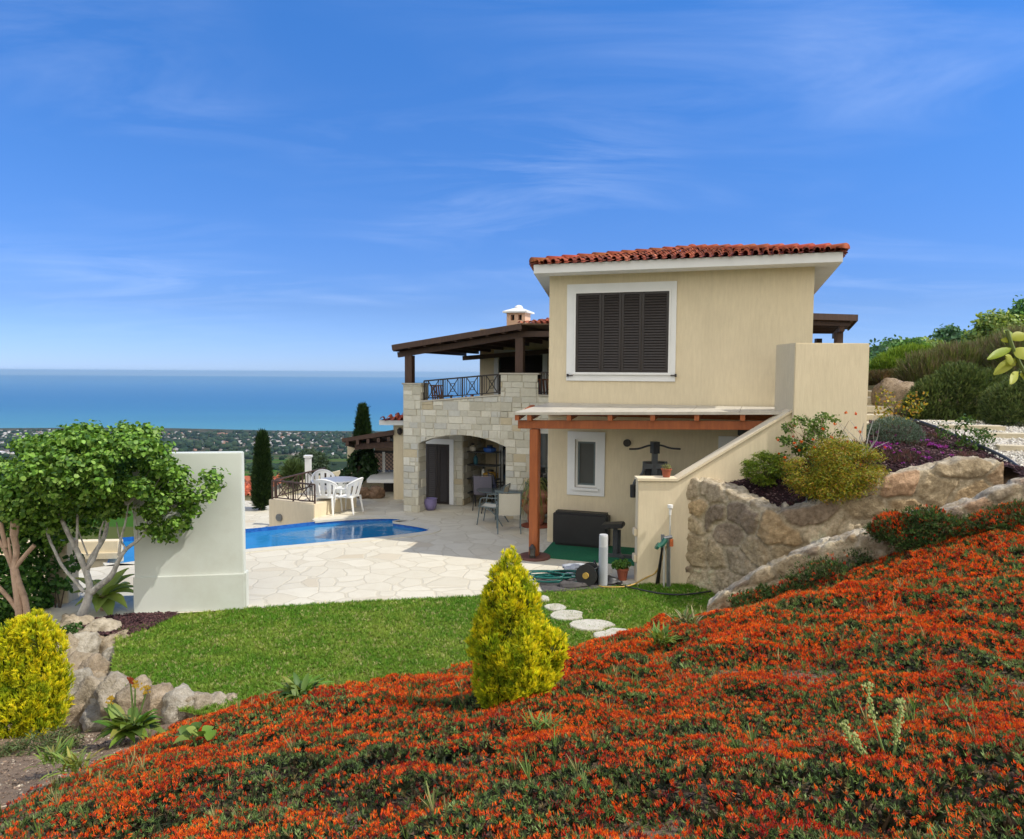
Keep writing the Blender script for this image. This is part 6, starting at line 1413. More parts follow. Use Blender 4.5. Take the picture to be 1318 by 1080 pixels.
# mignonette: arching stems with pale flower spikes
mgb = P(1145, 995, 3.45); mg = thing('wild_mignonette', mgb, 'arching pale green wildflower stems with cream flower spikes', 'wildflower')
mb = MB(); fl = MB()
for pts in (((1146, 990), (1120, 1020), (1085, 1030), (1060, 1010), (1050, 998)), ((1146, 990), (1125, 985), (1110, 965), (1098, 945)), ((1146, 990), (1152, 965), (1152, 940), (1153, 930)), ((1140, 975), (1130, 945), (1120, 910), (1117, 880)), ((1146, 985), (1155, 950), (1158, 925), (1159, 900)), ((1120, 985), (1100, 960), (1090, 945), (1087, 930))):
    pp = smooth_path([P(x, y, 3.2) for x, y in pts], 2); mb.tube(pp, list(np.linspace(.006, .003, len(pp))), 6); fl = MB()
    for i in range(len(pp) // 2, len(pp)):
        for j in range(10):
            c = pp[i].lerp(pp[i - 1], random.random()) + Vector((random.gauss(0, .009), random.gauss(0, .009), random.gauss(0, .007))); r_ = .0045
            fl.add([c + Vector((-r_, 0, 0)), c + Vector((0, -r_, -r_)), c + Vector((r_, 0, 0)), c + Vector((0, r_, r_))], [(0, 1, 2, 3)], random.choice([(.32, .36, .1), (.4, .42, .16), (.22, .3, .07)]))
    fl.build('flower_spike', M['petal'], mg, recalc=False)
mb.build('stem', mat('pale_green_stem', (.2, .3, .08)), mg)
# close lemon branch at the right edge
ld_ = 1.9; lbp = P(1345, 505, ld_); lm = thing('citrus_branch', lbp, 'close yellow green leafy twig entering at the right edge', 'branch')
mb = MB(); mb.tube(smooth_path([P(1350, 520, ld_), P(1318, 480, ld_), P(1304, 450, ld_), P(1296, 425, ld_)], 2), .005, 6); mb.build('twig', mat('green_twig', (.12, .16, .03)), lm)
mb = MB()
for (ax, ay, bx, by, w) in ((1304, 448, 1272, 456, 7), (1300, 432, 1298, 418, 8), (1310, 462, 1280, 476, 9), (1308, 470, 1296, 452, 8), (1312, 478, 1302, 488, 7), (1306, 448, 1325, 455, 12), (1302, 436, 1325, 425, 9), (1300, 440, 1290, 430, 6), (1314, 480, 1330, 486, 8), (1309, 465, 1286, 466, 7)):
    a, b_ = P(ax, ay, ld_), P(bx, by, ld_ - random.uniform(-.03, .05)); d = b_ - a; s = d.cross(Vector((0, -1, .3))).normalized() * (w * .78 * ld_ / FPX); n_ = d.cross(s).normalized() * .004; vs = []
    for j in range(7):
        t = j / 6; q = a + d * t - UP * .012 * t * t; ww = math.sin(math.pi * (.06 + .92 * t)) ** .8; vs += [q - s * ww + n_, q, q + s * ww + n_]
    fs = []
    for j in range(6): fs += [(j * 3, j * 3 + 1, j * 3 + 4, j * 3 + 3), (j * 3 + 1, j * 3 + 2, j * 3 + 5, j * 3 + 4)]
    mb.add(vs, fs, random.choice([(.34, .36, .03), (.26, .33, .03), (.4, .42, .06)]))
mb.build('leaves', M['leaf'], lm, smooth=True, recalc=False)

dirt_poly = [tuple(P(*q).xy) for q in ((-90, 1085, 3.5), (30, 1045, 4.3), (90, 1008, 5.0), (180, 962, 6.0), (150, 945, 7.0), (90, 935, 7.8), (-60, 935, 7.4), (-260, 1000, 5.5))]
chips('soil_debris', slope, dirt_poly, 5200, 'small stones and dry bits on the bare soil', (.006, .03), [(.26, .18, .12), (.16, .11, .08), (.4, .33, .24), (.09, .065, .045)], .004)

# ground cover spilling over the low wall and dark green clumps under it
DG = [(.06, .12, .03), (.09, .16, .04), (.04, .08, .022), (.12, .1, .04)]
for i, (lab, px, py, d, Ls, nf) in enumerate((('dark green cushion of ground cover below the low wall', 1085, 745, 9.2, [(1065, 742, 34, 16), (1095, 732, 36, 20), (1120, 742, 30, 18), (1080, 758, 40, 14)], 60), ('red flowering cushion spilling over the top of the low wall', 1150, 690, 9.15, [(1150, 676, 22, 14), (1165, 684, 22, 14), (1138, 684, 16, 9)], 420),
        ('dark leafy clump beside the red cushion at the low wall', 1205, 690, 8.9, [(1195, 672, 26, 18), (1215, 682, 30, 16), (1180, 692, 26, 14)], 90), ('green clump of ground cover where wall and lawn meet', 985, 765, 9.4, [(965, 776, 22, 10), (1000, 768, 26, 10), (1025, 758, 22, 10)], 120), ('flowering clump under the low wall at the right edge', 1290, 665, 8.6, [(1285, 672, 30, 12), (1318, 662, 30, 12)], 300))):
    t = shrub('ground_cover_cushion', lab, px, py, d, Ls, 3600, .05, spray(6, .07, .9, 81 + i), DG, group='cushions of ground cover along the low wall', cat='plant', m='needle', upb=.7, rnd=.5, cl=90, stem=False); t['label'] = lab
    k = d / FPX; Lm = [(tuple(P(a, b_, d)), (rx * k, rx * k * .85, ry * k)) for a, b_, rx, ry in Ls]; fpz, fnn = lumps_points(Lm, nf, (.95, 1.12), .9, .0)
    scatter('flowers', cv, cf, fpz, frames(unit(fnn + np.array([0, 0, .4]))), RNG.uniform(.035, .05, nf), cols(nf, [(.42, .016, .008), (.72, .07, .012), (.6, .04, .01)], .15), M['petal'], t, cc)['kind'] = 'stuff'

# ================================================================== FURNITURE AND SMALL THINGS
# ---- green carpet, cushion, exercise machine
cpts = [G(694, 718), G(822, 729.5), Vector((3.4, 13.0, 0)), FA + FU * 3.3 + FN * .03, G(712, 698)]
mb = MB(); mb.prism([Vector((q.x, q.y, .008)) for q in cpts], (0, 0, .014)); o = mb.build('carpet', M['carpet']); tag(o, 'green artificial turf carpet under the timber canopy', 'carpet')
u0, u1 = fuz(711, 690, .35)[0], fuz(782.5, 690, .35)[0]; zc = fuz(745, 660, .35)[1]
mb = MB(); bl_ = .30
ub(mb, u0, u1, .024, zc, .06, .36); o = mb.build('cushion', M['black'], None, bevel=.05); tag(o, 'big black vinyl pad leaning on the tan wall', 'pad')
gb = fp(fuz(845, 640, .75)[0], .02, .75)
gm = thing('gym_machine', gb, 'grey multi gym with lat bar behind the stair wall end', 'gym machine')
def gq(px, py, o=.75): return V(px, py, FA + FN * o, FN)
mb = MB(); mb.bar(gq(843, 571), Vector((gq(843, 571).x, gq(843, 571).y, .03)), .1, .1); mb.build('mast', M['gymgrey'], gm); mb = MB(); mb.bar(gq(849, 600, .7), Vector((gq(849, 600, .7).x, gq(849, 600, .7).y, .03)), .06); mb.build('frame', M['gymgrey'], gm)
mb = MB(); mb.box(gq(843, 576) , (.13, .14, .22), .3); mb.build('pulley', M['blackmetal'], gm)
mb = MB(); mb.tube(smooth_path([gq(810, 578), gq(822, 578), gq(834, 573.5), gq(844, 572.5), gq(853, 573.5), gq(862, 577), gq(876, 578)], 2), .018, 8); mb.build('lat_bar', M['blackmetal'], gm)
mb = MB(); mb.bar(gq(829, 600), gq(858, 600), .09, .1); mb.bar(gq(829, 594), gq(829, 606), .05); mb.bar(gq(857, 594), gq(857, 608), .05); mb.build('crossbar', M['gymgrey'], gm)
mb = MB(); mb.bar(gq(836, 594, .62), Vector((gq(836, 594, .62).x, gq(836, 594, .62).y, .1)), .2, .14); mb.bar(gq(851, 594, .62), Vector((gq(851, 594, .62).x, gq(851, 594, .62).y, .1)), .16, .14); mb.build('weight_stack', M['blackmetal'], gm)
mb = MB(); mb.tube(smooth_path([gq(829, 598), gq(828, 610), gq(818, 617), gq(815, 627)], 2), .028, 8); mb.build('press_arm', M['gymgrey'], gm)
mb = MB(); mb.tube([gq(815, 624), gq(815, 640)], .06, 10); mb.build('grip', M['black'], gm)
be = gq(791, 676, .9); mb = MB(); mb.bar(gq(776, 676.5, .9), gq(803, 675.5, .9), .3, .09); mb.build('bench', M['black'], gm, bevel=.015)
mb = MB(); q = gq(792, 680, .9); mb.bar(q, Vector((q.x, q.y, .07)), .08, .08); mb.bar(Vector((q.x - .3, q.y + .05, .055)), Vector((q.x + .45, q.y - .15, .055)), .07, .06); mb.bar(Vector((q.x + .1, q.y - .2, .05)), Vector((q.x + .1, q.y + .25, .05)), .07, .05); q2 = gq(797, 682, .8); mb.bar(q2, Vector((q2.x, q2.y, .07)), .06); mb.build('bench_stand', M['gymgrey'], gm)

# ---- potted plants
def flowerpot(c, r, h, m, parent):
    mb = MB(); mb.lathe(c, [(r * .68, 0), (r * .92, h * .82), (r * 1.04, h * .82), (r * 1.06, h), (r * .92, h), (r * .88, h * .88), (.01, h * .87)], 20); return mb.build('pot', m, parent, smooth=False)
def potted(label, px, py, d_or_z, r, h, m, lumps, n, size, shape, pal, z=0.0, on=None):
    c = on if on is not None else G(px, py, z); t = thing('potted_plant', c, label, 'potted plant'); flowerpot(c, r, h, m, t)
    crown('foliage', [(tuple(c + Vector(a)), b_) for a, b_ in lumps], n, size, shape, pal, M['leaf'], t, upb=.5, rnd=.8); return t
potted('small terracotta pot with a leafy green plant beside the grey bollard', 801, 746.5, 0, .105, .21, M['terracotta'], [((-.06, 0, .27), (.11, .09, .07)), ((.03, 0, .28), (.1, .09, .06)), ((-.11, 0, .24), (.06, .06, .05))], 420, .045, LEAF, [(.09, .2, .03), (.14, .26, .04)])
c = Vector((wp(858, 619, .1).x, WD + .13, zl + .05)); potted('little terracotta pot of cactus on top of the stair wall end', 0, 0, 0, .085, .14, M['terracotta'], [((0, 0, .17), (.07, .07, .05))], 160, .035, NARROW, [(.3, .3, .12), (.2, .24, .06)], on=c)
sc_ = G(690, 677, 0); sp3 = thing('potted_plant', sc_, 'spilling spider plant in a stacked terracotta planter behind the red post', 'potted plant')
mb = MB(); c = sc_ + Vector((0, .1, .02)); mb.lathe(c, [(.16, 0), (.2, .12), (.2, .22), (.3, .34), (.33, .46), (.24, .5), (.22, .56), (.3, .66), (.3, .72), (.2, .8), (.18, .82), (.02, .8)], 20); mb.build('pot', M['terracotta2'], sp3)
for dx in (-.28, .28, .02):
    mb = MB(); boulder(mb, c + Vector((dx, -.16 if dx == .02 else -.05, .5)), (.12, .1, .1), 5, (.3, .1, .06), 2, .1); mb.build('pot_mouth', M['terracotta'], sp3)
mb = MB(); mb.lathe(sc_, [(.34, 0), (.36, .02)], 20); mb.build('saucer', M['terracotta'], sp3)
mb = MB()
for i in range(170):
    a = random.uniform(0, 6.28); l = random.uniform(.35, .75); d_ = Vector((math.cos(a), math.sin(a), 0)); s = Vector((-d_.y, d_.x, 0)); o_ = c + UP * .85; vs = []; w = random.uniform(.008, .014); hh = random.uniform(.2, .85)
    for j in range(7):
        t = j / 6; q = o_ + d_ * l * .8 * t + UP * (hh * t * 1.5 - (hh * 1.2 + .75) * t * t); ww = w * (1 - t * .85); vs += [q - s * ww, q + s * ww]
    mb.add(vs, [(2 * j, 2 * j + 1, 2 * j + 3, 2 * j + 2) for j in range(6)], random.choice([(.16, .22, .04), (.3, .32, .1), (.09, .14, .025), (.4, .36, .14)]))
mb.build('foliage', M['leaf'], sp3, recalc=False)
lc = G(554, 656.5); lpot = thing('glazed_pot', lc, 'lilac glazed plant pot standing by the stone arch pier', 'pot'); mb = MB(); mb.lathe(lc, [(.1, 0), (.15, .1), (.17, .22), (.16, .27), (.18, .3), (.16, .3), (.14, .26), (.01, .25)], 20); mb.build('body', M['lilac'], lpot, smooth=True); mb = MB(); mb.lathe(lc + UP * .25, [(.139, .001), (.1, .012), (.01, .02)], 14); mb.build('soil', M['mulch'], lpot)

# ---- sling chairs and table
def sling_chair(name, label, fm, sm_, group, stack=False):
    t = thing(name, (0, 0, 0), label, 'chair', group)
    def pan(n, pts, w, thick):
        mb = MB(); vs = []; f = []
        for (y, z) in pts: vs += [(-w / 2, y, z), (0, y + .006, z - .012), (w / 2, y, z)]
        for j in range(len(pts) - 1): f += [(j * 3, j * 3 + 1, j * 3 + 4, j * 3 + 3), (j * 3 + 1, j * 3 + 2, j * 3 + 5, j * 3 + 4)]
        o_ = len(vs); vs += [(a, b_ + thick * .6, c_ - thick) for a, b_, c_ in vs]; f += [tuple(i + o_ for i in q[::-1]) for q in f]
        k = len(pts); rim = [0, 1, 2] + [3 * j + 2 for j in range(1, k)] + [3 * k - 2, 3 * k - 3] + [3 * j for j in range(k - 2, 0, -1)]
        f += [(rim[i], rim[(i + 1) % len(rim)], rim[(i + 1) % len(rim)] + o_, rim[i] + o_) for i in range(len(rim))]
        mb.add(vs, f); return mb.build(n, sm_, t)
    pan('seat', [(-.26, .43), (-.1, .42), (.08, .41), (.2, .405)], .46, .008)
    pan('backrest', [(.205, .42), (.24, .52), (.29, .7), (.335, .88), (.34, .9)], .46, .008)
    mb = MB()
    for x in (-.245, .245):
        mb.tube(smooth_path([(x, -.27, .44), (x, .18, .405), (x, .23, .5), (x, .3, .72), (x, .35, .92)], 1), .014, 8)
    mb.tube([(-.245, .35, .92), (.245, .35, .92)], .013, 8); mb.tube([(-.245, -.27, .44), (.245, -.27, .44)], .012, 8); mb.build('frame', fm, t)
    for x in (-.25, .25):
        mb = MB(); mb.tube(smooth_path([(x * 1.04, -.3, .0), (x * 1.04, -.25, .3), (x * 1.08, -.22, .62), (x * 1.08, -.15, .645), (x * 1.08, .2, .64), (x, .28, .68)], 1), .013, 8); mb.build('armrest', fm, t)
        mb = MB(); mb.tube(smooth_path([(x, -.1, .41), (x, .12, .3), (x, .3, .02), (x, .32, 0)], 1), .013, 8); mb.build('leg', fm, t)
    return t
ch0 = sling_chair('sling_chair', 'x', M['grey_metal'], M['sling'], 'beige sling chairs round the patio table')
cg = 'beige sling chairs round the patio table'
def at_floor(px, py): return G(px, py)
p_ = at_floor(655, 684); place(ch0, p_, 3.18, 'beige sling chair with its flat back turned to the camera', cg)
place(copy_tree(ch0), at_floor(634, 674), 4.45, 'beige sling chair seen edge on, left of the patio table', cg)
place(copy_tree(ch0), at_floor(697, 672), 1.75, 'beige sling chair partly behind the red post, right of the table', cg)
tb_ = at_floor(668, 670); tt = thing('patio_table', tb_, 'smoked glass patio table with grey metal legs among beige chairs', 'table')
mb = MB(); mb.box(tb_ + Vector((.1, .25, .715)), (1.15, .8, .012), -.3); mb.build('table_top', M['table_glass'], tt)
R3 = Matrix.Rotation(-.3, 3, 'Z'); mb = MB()
cor = [tb_ + Vector((.1, .25, 0)) + R3 @ Vector((sx * .57, sy_ * .39, 0)) for sx, sy_ in ((-1, -1), (1, -1), (1, 1), (-1, 1))]
for a, b_ in zip(cor, cor[1:] + cor[:1]): mb.bar(a + UP * .69, b_ + UP * .69, .035, .04)
mb.build('rim', M['grey_metal'], tt)
for a in cor:
    mb = MB(); mb.bar(a, a + UP * .67, .04, up=(0, 1, 0)); mb.build('leg', M['grey_metal'], tt)
dk0 = sling_chair('sling_chair', 'x', M['blackmetal'], M['sling_dark'], 'mauve sling chairs inside the arch'); dg = 'mauve sling chairs inside the arch'
place(dk0, G(623, 655), 3.05, 'mauve sling chair facing away inside the stone arch', dg)
place(copy_tree(dk0), G(648, 654.5), 1.9, 'mauve sling chair at the right jamb inside the arch', dg)
lt_ = G(640, 660); tt = thing('low_table', lt_, 'low dark round table between the mauve chairs in the arch', 'table')
mb = MB(); mb.lathe(lt_ + UP * .56, [(.5, 0), (.52, .01), (.52, .03), (.02, .031)], 24); mb.build('table_top', M['table_glass'], tt)
for a in (.4, 2.0, 3.5, 5.1):
    mb = MB(); mb.tube([lt_ + Vector((math.cos(a) * .42, math.sin(a) * .42, 0)), lt_ + Vector((math.cos(a) * .3, math.sin(a) * .3, .555))], .016, 6); mb.build('leg', M['blackmetal'], tt)
# shelf rack with odds and ends
rk = G(622, 651); rk = P(622, 651, rk.y + .25); rk.z = .0; rt = thing('shelf_rack', rk, 'dark metal shelf rack in the shaded arch corner', 'shelf')
rx = Matrix.Rotation(-.32, 3, 'Z'); wR, dR, hR = .86, .34, 1.45
for x in (-1, 1):
    for y in (-1, 1):
        mb = MB(); a = rk + rx @ Vector((x * wR / 2, y * dR / 2, 0)); mb.bar(a, a + UP * hR, .03, up=(0, 1, 0)); mb.build('upright', M['blackmetal'], rt)
for z in (.3, .68, 1.05, 1.4):
    mb = MB(); mb.box(rk + UP * z, (wR, dR, .025), rot=rx); mb.build('shelf', M['blackmetal'], rt)
def odd(name, dx, z, size, m, label, cat):
    c_ = rk + rx @ Vector((dx, -.05, z)); t = thing(name, c_, label, cat); mb = MB()
    mb.lathe(c_, [(size[0] * .8, 0), (size[0], size[1] * .2), (size[0], size[1] * .75), (size[0] * .45, size[1] * .9), (size[0] * .4, size[1])], 14); mb.build('body', M[m], t); mb = MB(); mb.lathe(c_ + UP * size[1], [(size[0] * .45, .001), (size[0] * .45, .04), (size[0] * .2, .05)], 12); mb.build('cap', M['blackmetal'], t)
odd('bucket', .2, 1.415, (.17, .14), 'blue_pl', 'blue plastic tub on top of the shelf rack', 'tub')
odd('bottle', -.2, 1.065, (.06, .24), 'teal_pl', 'teal bottle on the upper shelf of the rack', 'bottle')
odd('sack', .22, .695, (.2, .2), 'yellow_pl', 'yellowish sack on the middle shelf of the rack', 'sack')
odd('jar', -.28, 1.415, (.09, .16), 'sling', 'pale jar at the left of the top shelf', 'jar')
odd('bottle', .02, .695, (.05, .26), 'pvc', 'white bottle in the middle of the rack', 'bottle')

# ---- white plastic armchairs and table by the pool
def monobloc():
    t = thing('plastic_chair', (0, 0, 0), 'x', 'chair', 'white plastic armchairs at the pool')
    mb = MB(); mb.box((0, 0, .42), (.46, .44, .03)); mb.bar((-.22, -.22, .40), (.22, -.22, .40), .03, .06); mb.build('seat', M['plastic'], t, bevel=.01)
    mb = MB(); n = 15
    def bp_(i, t_):     # curved back shell
        a = lerp(-1.25, 1.25, i / (n - 1)); hgt = lerp(.62, .88, math.cos(a * .85) ** 1.2 if math.cos(a * .85) > 0 else 0)
        z = lerp(.43, hgt, t_); flare = 1 + .18 * t_; return Vector((math.sin(a) * .255 * flare, .02 + math.cos(a) * .2 * flare + .1 * t_ * math.cos(a), z))
    for i in range(n - 1):
        if i in (2, 5, 8, 11): 
            segs = [(0, .12), (.84, 1)]
        else: segs = [(0, 1)]
        for t0, t1 in segs:
            q = [bp_(i, t0), bp_(i + 1, t0), bp_(i + 1, t1), bp_(i, t1)]; d = [Vector((p.x, p.y, 0)).normalized() * .014 for p in q]
            mb.add(q + [p + e for p, e in zip(q, d)], [(0, 1, 2, 3), (7, 6, 5, 4), (0, 4, 5, 1), (2, 6, 7, 3), (1, 5, 6, 2), (0, 3, 7, 4)])
    rim = [bp_(i, 1.0) + Vector((0, 0, .005)) for i in range(n)]; mb.tube(rim, .022, 7); mb.build('backrest', M['plastic'], t)
    for s in (-1, 1):
        mb = MB(); mb.tube(smooth_path([(s * .285, -.24, .62), (s * .295, -.05, .645), (s * .29, .1, .64), bp_(0 if s < 0 else n - 1, 1)], 1), .026, 8); mb.build('armrest', M['plastic'], t)
        mb = MB(); mb.tube([(s * .285, -.24, .62), (s * .27, -.235, .4), (s * .29, -.27, 0)], [.022, .028, .022], 8); mb.build('leg', M['plastic'], t)
        mb = MB(); mb.tube([(s * .2, .2, .43), (s * .24, .27, 0)], [.03, .022], 8); mb.build('leg', M['plastic'], t)
    return t
wg = 'white plastic armchairs at the pool'
m0 = monobloc(); place(m0, G(421, 660.5), 3.05, 'white plastic chair turned with its back to the pool water', wg)
place(copy_tree(m0), G(449, 660), 4.4, 'white plastic chair seen from the side, right of the white table', wg)
place(copy_tree(m0), G(417, 650), .35, 'white plastic chair behind the white table, nearest the railing', wg)
tb_ = G(437, 652); tt = thing('plastic_table', tb_, 'round white plastic table among the white chairs', 'table')
mb = MB(); mb.lathe(tb_ + UP * .68, [(.46, 0), (.5, .01), (.5, .035), (.48, .045), (.02, .045)], 28); mb.build('table_top', M['plastic'], tt)
for a in (.8, 2.37, 3.94, 5.5):
    mb = MB(); mb.tube([tb_ + Vector((math.cos(a) * .4, math.sin(a) * .4, 0)), tb_ + Vector((math.cos(a) * .3, math.sin(a) * .3, .679))], [.022, .03], 8); mb.build('leg', M['plastic'], tt)

# ---- hose corner
bo = G(776, 754.5); bd = thing('bollard_light', bo, 'pale grey cylindrical garden bollard at the lawn edge', 'bollard'); rb = .075
zt_ = P(776, 688, bo.y).z; mb = MB(); mb.lathe(bo, [(rb, 0), (rb, zt_ * .76)], 20); mb.build('post', M['bollard'], bd, smooth=False)
mb = MB(); mb.lathe(bo + UP * zt_ * .765, [(rb * .97, 0), (rb * .97, zt_ * .2), (rb * .9, zt_ * .235)], 20); mb.build('head', mat('frosted_head', (.62, .63, .64), (.5, .51, .52), 3, .4), bd)
mb = MB(); mb.sheet([Vector((q.x, q.y, .012)) for q in (G(688, 741), G(745, 735), G(760, 742), G(802, 752), G(786, 757), G(735, 762), G(700, 763))]); mm_ = mb.v
mb = MB(); mb.prism([Vector(v_) for v_ in mm_], (0, 0, .015)); o = mb.build('rubber_mat', M['mat_grey']); tag(o, 'dusty grey mat under the tangled green hose', 'mat')
def hose(name, pts, r, m, label, sm=2):
    mb = MB(); mb.tube(smooth_path(pts, sm), r, 7); o = mb.build(name, M[m], None, smooth=True); return tag(o, label, 'hose')
cc_ = G(715, 749); pts = []
for i in range(64):
    a = i * .55; rr_h = .22 + .16 * math.sin(i * .37) + random.uniform(-.06, .06); pts.append(cc_ + Vector((math.cos(a) * rr_h * 1.9, math.sin(a) * rr_h * .8, .035 + i * .0018 + random.uniform(0, .02))))
hose('garden_hose', pts, .014, 'hose_green', 'tangled heap of green garden hose on the grey mat')
pts = [G(790, 752) + UP * .03, G(800, 757) + UP * .04, G(820, 762) + UP * .05, G(850, 768) + UP * .045, G(880, 770) + UP * .05, G(915, 765) + UP * .05]; hose('garden_hose', pts, .013, 'pipe_black', 'dark thin hose trailing over the grass to the rubble wall')
hz_ = G(768, 760); hose('garden_hose', [P(752, 743, 12.75), P(758, 749, 12.55), G(769, 757) + UP * .03, G(785, 758.5) + UP * .03, G(812, 758) + UP * .04, G(832, 752) + UP * .12, P(845, 738, 12.1), P(853, 718, 12.05), P(857.5, 703, 12.0)], .012, 'hose_yellow', 'yellow hose curving from the tap pipe to the reel')
rl = G(757, 754); rt = thing('hose_reel', rl, 'black hose reel lying beside the grey bollard', 'hose reel'); cz = .19; ax = Vector((-.35, -.9, .12)).normalized()
def disc(c_, r_, w, m, name):
    a = c_ - ax * w / 2; mb = MB(); mb.tube([a, a + ax * w], r_, 22); return mb.build(name, m, rt)
cR = rl + UP * cz; disc(cR + ax * .13, .18, .03, M['black'], 'flange'); disc(cR - ax * .13, .18, .03, M['black'], 'flange'); disc(cR, .12, .22, M['hose_green'], 'wound_hose'); disc(cR + ax * .16, .05, .05, M['hose_yellow'], 'hub')
mb = MB(); mb.tube([cR + ax * .15, cR + Vector((.25, .0, .2)), cR + Vector((.35, .05, -.15))], .014, 6); mb.tube([cR - ax * .15, cR + Vector((.12, .2, .18)), cR + Vector((.3, .25, -.18))], .014, 6); mb.build('stand', M['blackmetal'], rt)
bs = G(731, 742); mb = MB(); mb.bar(G(727, 739) + UP * .07, G(748, 749) + UP * .04, .05, .03); o = mb.build('white_strip', M['white'], None); tag(o, 'short white strip leaning on the mat by the reel', 'strip')
bg_ = G(741, 738); t = thing('plastic_bag', bg_, 'crumpled silvery plastic bag on the mat behind the reel', 'bag'); mb = MB(); boulder(mb, bg_ + UP * .09, (.24, .16, .09), 45, (.5, .52, .56), 3, .6); o2 = mb.build('body', M['bollard'], t, recalc=False)
sh = G(786, 752); mb = MB(); boulder(mb, sh + UP * .06, (.2, .14, .07), 46, (.02, .02, .02), 3, .5); o = mb.build('black_cloth', M['black'], None, smooth=True, recalc=False); tag(o, 'crumpled black sheet beside the bollard foot', 'cloth')
sk = G(738, 757); mb = MB(); boulder(mb, sk + UP * .05, (.26, .1, .06), 47, (.05, .05, .05), 3, .4); o = mb.build('rolled_mat', M['mat_grey'], None, smooth=True, recalc=False); tag(o, 'rolled dark grey mat in front of the hose reel', 'roll')
# tap pipes at the stair wall
tp_ = G(856, 758.5); st = thing('standpipe', tp_, 'grey garden standpipe with orange tap connector by the rubble wall', 'tap'); dT = tp_.y
def q_(px, py, dd=0): return P(px, py, dT + dd)
mb = MB(); mb.tube([G(860, 757), q_(860, 692)], .028, 8); mb.build('pipe', M['galv'], st); mb = MB(); mb.tube([G(854.5, 756), q_(855, 694)], .018, 8); mb.build('pipe', M['pvc'], st)
mb = MB(); mb.tube([q_(852, 693), q_(865, 691)], .03, 8); mb.tube([q_(853, 688), q_(853, 696)], .03, 8); mb.build('tap', M['galv'], st)
mb = MB(); mb.tube([q_(864, 694), q_(864, 703)], .035, 8); mb.build('connector', M['orange_pl'], st)
mb = MB(); mb.tube(smooth_path([q_(849, 703, -.04), q_(853, 700, -.04), q_(857, 694, -.03)], 1), [.045] * 6, 8); mb.tube([q_(848, 704, -.04), q_(845, 702, -.04)], [.055, .06], 8); mb.build('spray_gun', M['tool_green'], st)
gr = G(862, 752, 0); rg_ = thing('rain_gauge', gr, 'clear rain gauge on a thin white pole by the stair wall', 'gauge')
mb = MB(); mb.tube([Vector((q_(862.5, 740, .15).x, dT + .15, 0)), q_(862.5, 662, .15)], .014, 6); mb.build('pole', M['pvc'], rg_); mb = MB(); mb.lathe(q_(862.5, 663, .15), [(.02, 0), (.022, .1), (.045, .12), (.045, .17)], 12); mb.build('cup', M['white'], rg_)
mb = MB(); a, b_ = G(846, 752), q_(852, 708); mb.tube([a, b_], [.035, .018], 8); mb.tube([b_, b_ + UP * .06], .022, 8); o = mb.build('closed_umbrella', M['black'], None); tag(o, 'thin black folded stick leaning by the standpipe', 'stick')
# solar light in the mulch
so = P(1038, 645, 11.0); sl_ = thing('solar_light', so, 'small steel solar stake light in front of the yellow green mound', 'garden light'); zt_ = P(1038, 617, 11.0)
mb = MB(); mb.tube([so - UP * .05, Vector((so.x, so.y, zt_.z - .12))], .012, 8); mb.build('stake', M['galv'], sl_); mb = MB(); mb.lathe(Vector((so.x, so.y, zt_.z - .12)), [(.02, 0), (.045, .09)], 12); mb.build('lens', M['pvc'], sl_); mb = MB(); mb.lathe(Vector((so.x, so.y, zt_.z - .03)), [(.06, 0), (.06, .02), (.02, .035)], 14); mb.build('lamp_cap', M['galv'], sl_)
# stepping slabs
sg = 'white stepping slabs in the lawn'
for i, (cx0, cy0, rx, ry, lab) in enumerate(((700, 771, 8, 3.2, 'smallest white stepping slab nearest the hose mat'), (714, 783, 14, 5, 'second white stepping slab, half hidden by the golden conifer'), (728, 793.5, 25, 6.5, 'wide white stepping slab in the middle of the row'), (760, 806, 30, 6.5, 'oval white stepping slab next to the front one'), (792, 818.5, 27, 8, 'front white stepping slab touching the red flowers'))):
    pl_ = []; n = 11
    for j in range(n):
        a = 2 * math.pi * j / n; r_ = 1 + random.uniform(-.22, .12); pl_.append(G(cx0 + math.cos(a) * rx * r_, cy0 + math.sin(a) * ry * r_, .012))
    mb = MB(); mb.prism([q - UP * .03 for q in pl_], (0, 0, .055)); o = mb.build('stepping_slab', M['step_slab'], None, bevel=.008); tag(o, lab, 'paving slab', sg)

# ================================================================== BEYOND THE PATIO
def ellipse_tree(name, label, px, py, d, L, n, size, shape, pal, cat='tree', m='leaf', **kw):
    b0 = P(px, py, d); t = thing(name, b0, label, cat); k = d / FPX; LL = [(tuple(P(a, b_, d)), (rx * k, rx * k, ry * k)) for a, b_, rx, ry in L]
    crown('crown', LL, n, size, shape, pal, M[m], t, **kw)
    mb = MB(); tp0 = Vector(LL[0][0]); mb.tube([b0 - UP * .4, tp0], [.09, .04], 7); mb.build('trunk', M['bark_dark'], t); return t
CY_ = [(.022, .05, .016), (.032, .068, .02), (.016, .035, .012), (.05, .085, .025)]
sp5 = spray(6, .05, .4, 61)
ellipse_tree('cypress', 'slim dark cypress beside the red tiled roof and brown railing', 338, 652, 23, [(337.5, 580, 4.5, 20), (337.5, 600, 6.5, 26), (337.5, 622, 8.5, 26), (337, 640, 8, 14)], 7000, .22, sp5, CY_, m='needle', upb=1.4, rnd=.3)
ellipse_tree('cypress', 'pointed tall cypress rising behind the brown flat pergola', 467, 625, 27, [(467, 538, 3.6, 14), (467, 552, 5.5, 18), (467, 572, 8, 24), (466, 600, 10, 24)], 7000, .24, sp5, CY_, m='needle', upb=1.4, rnd=.3)
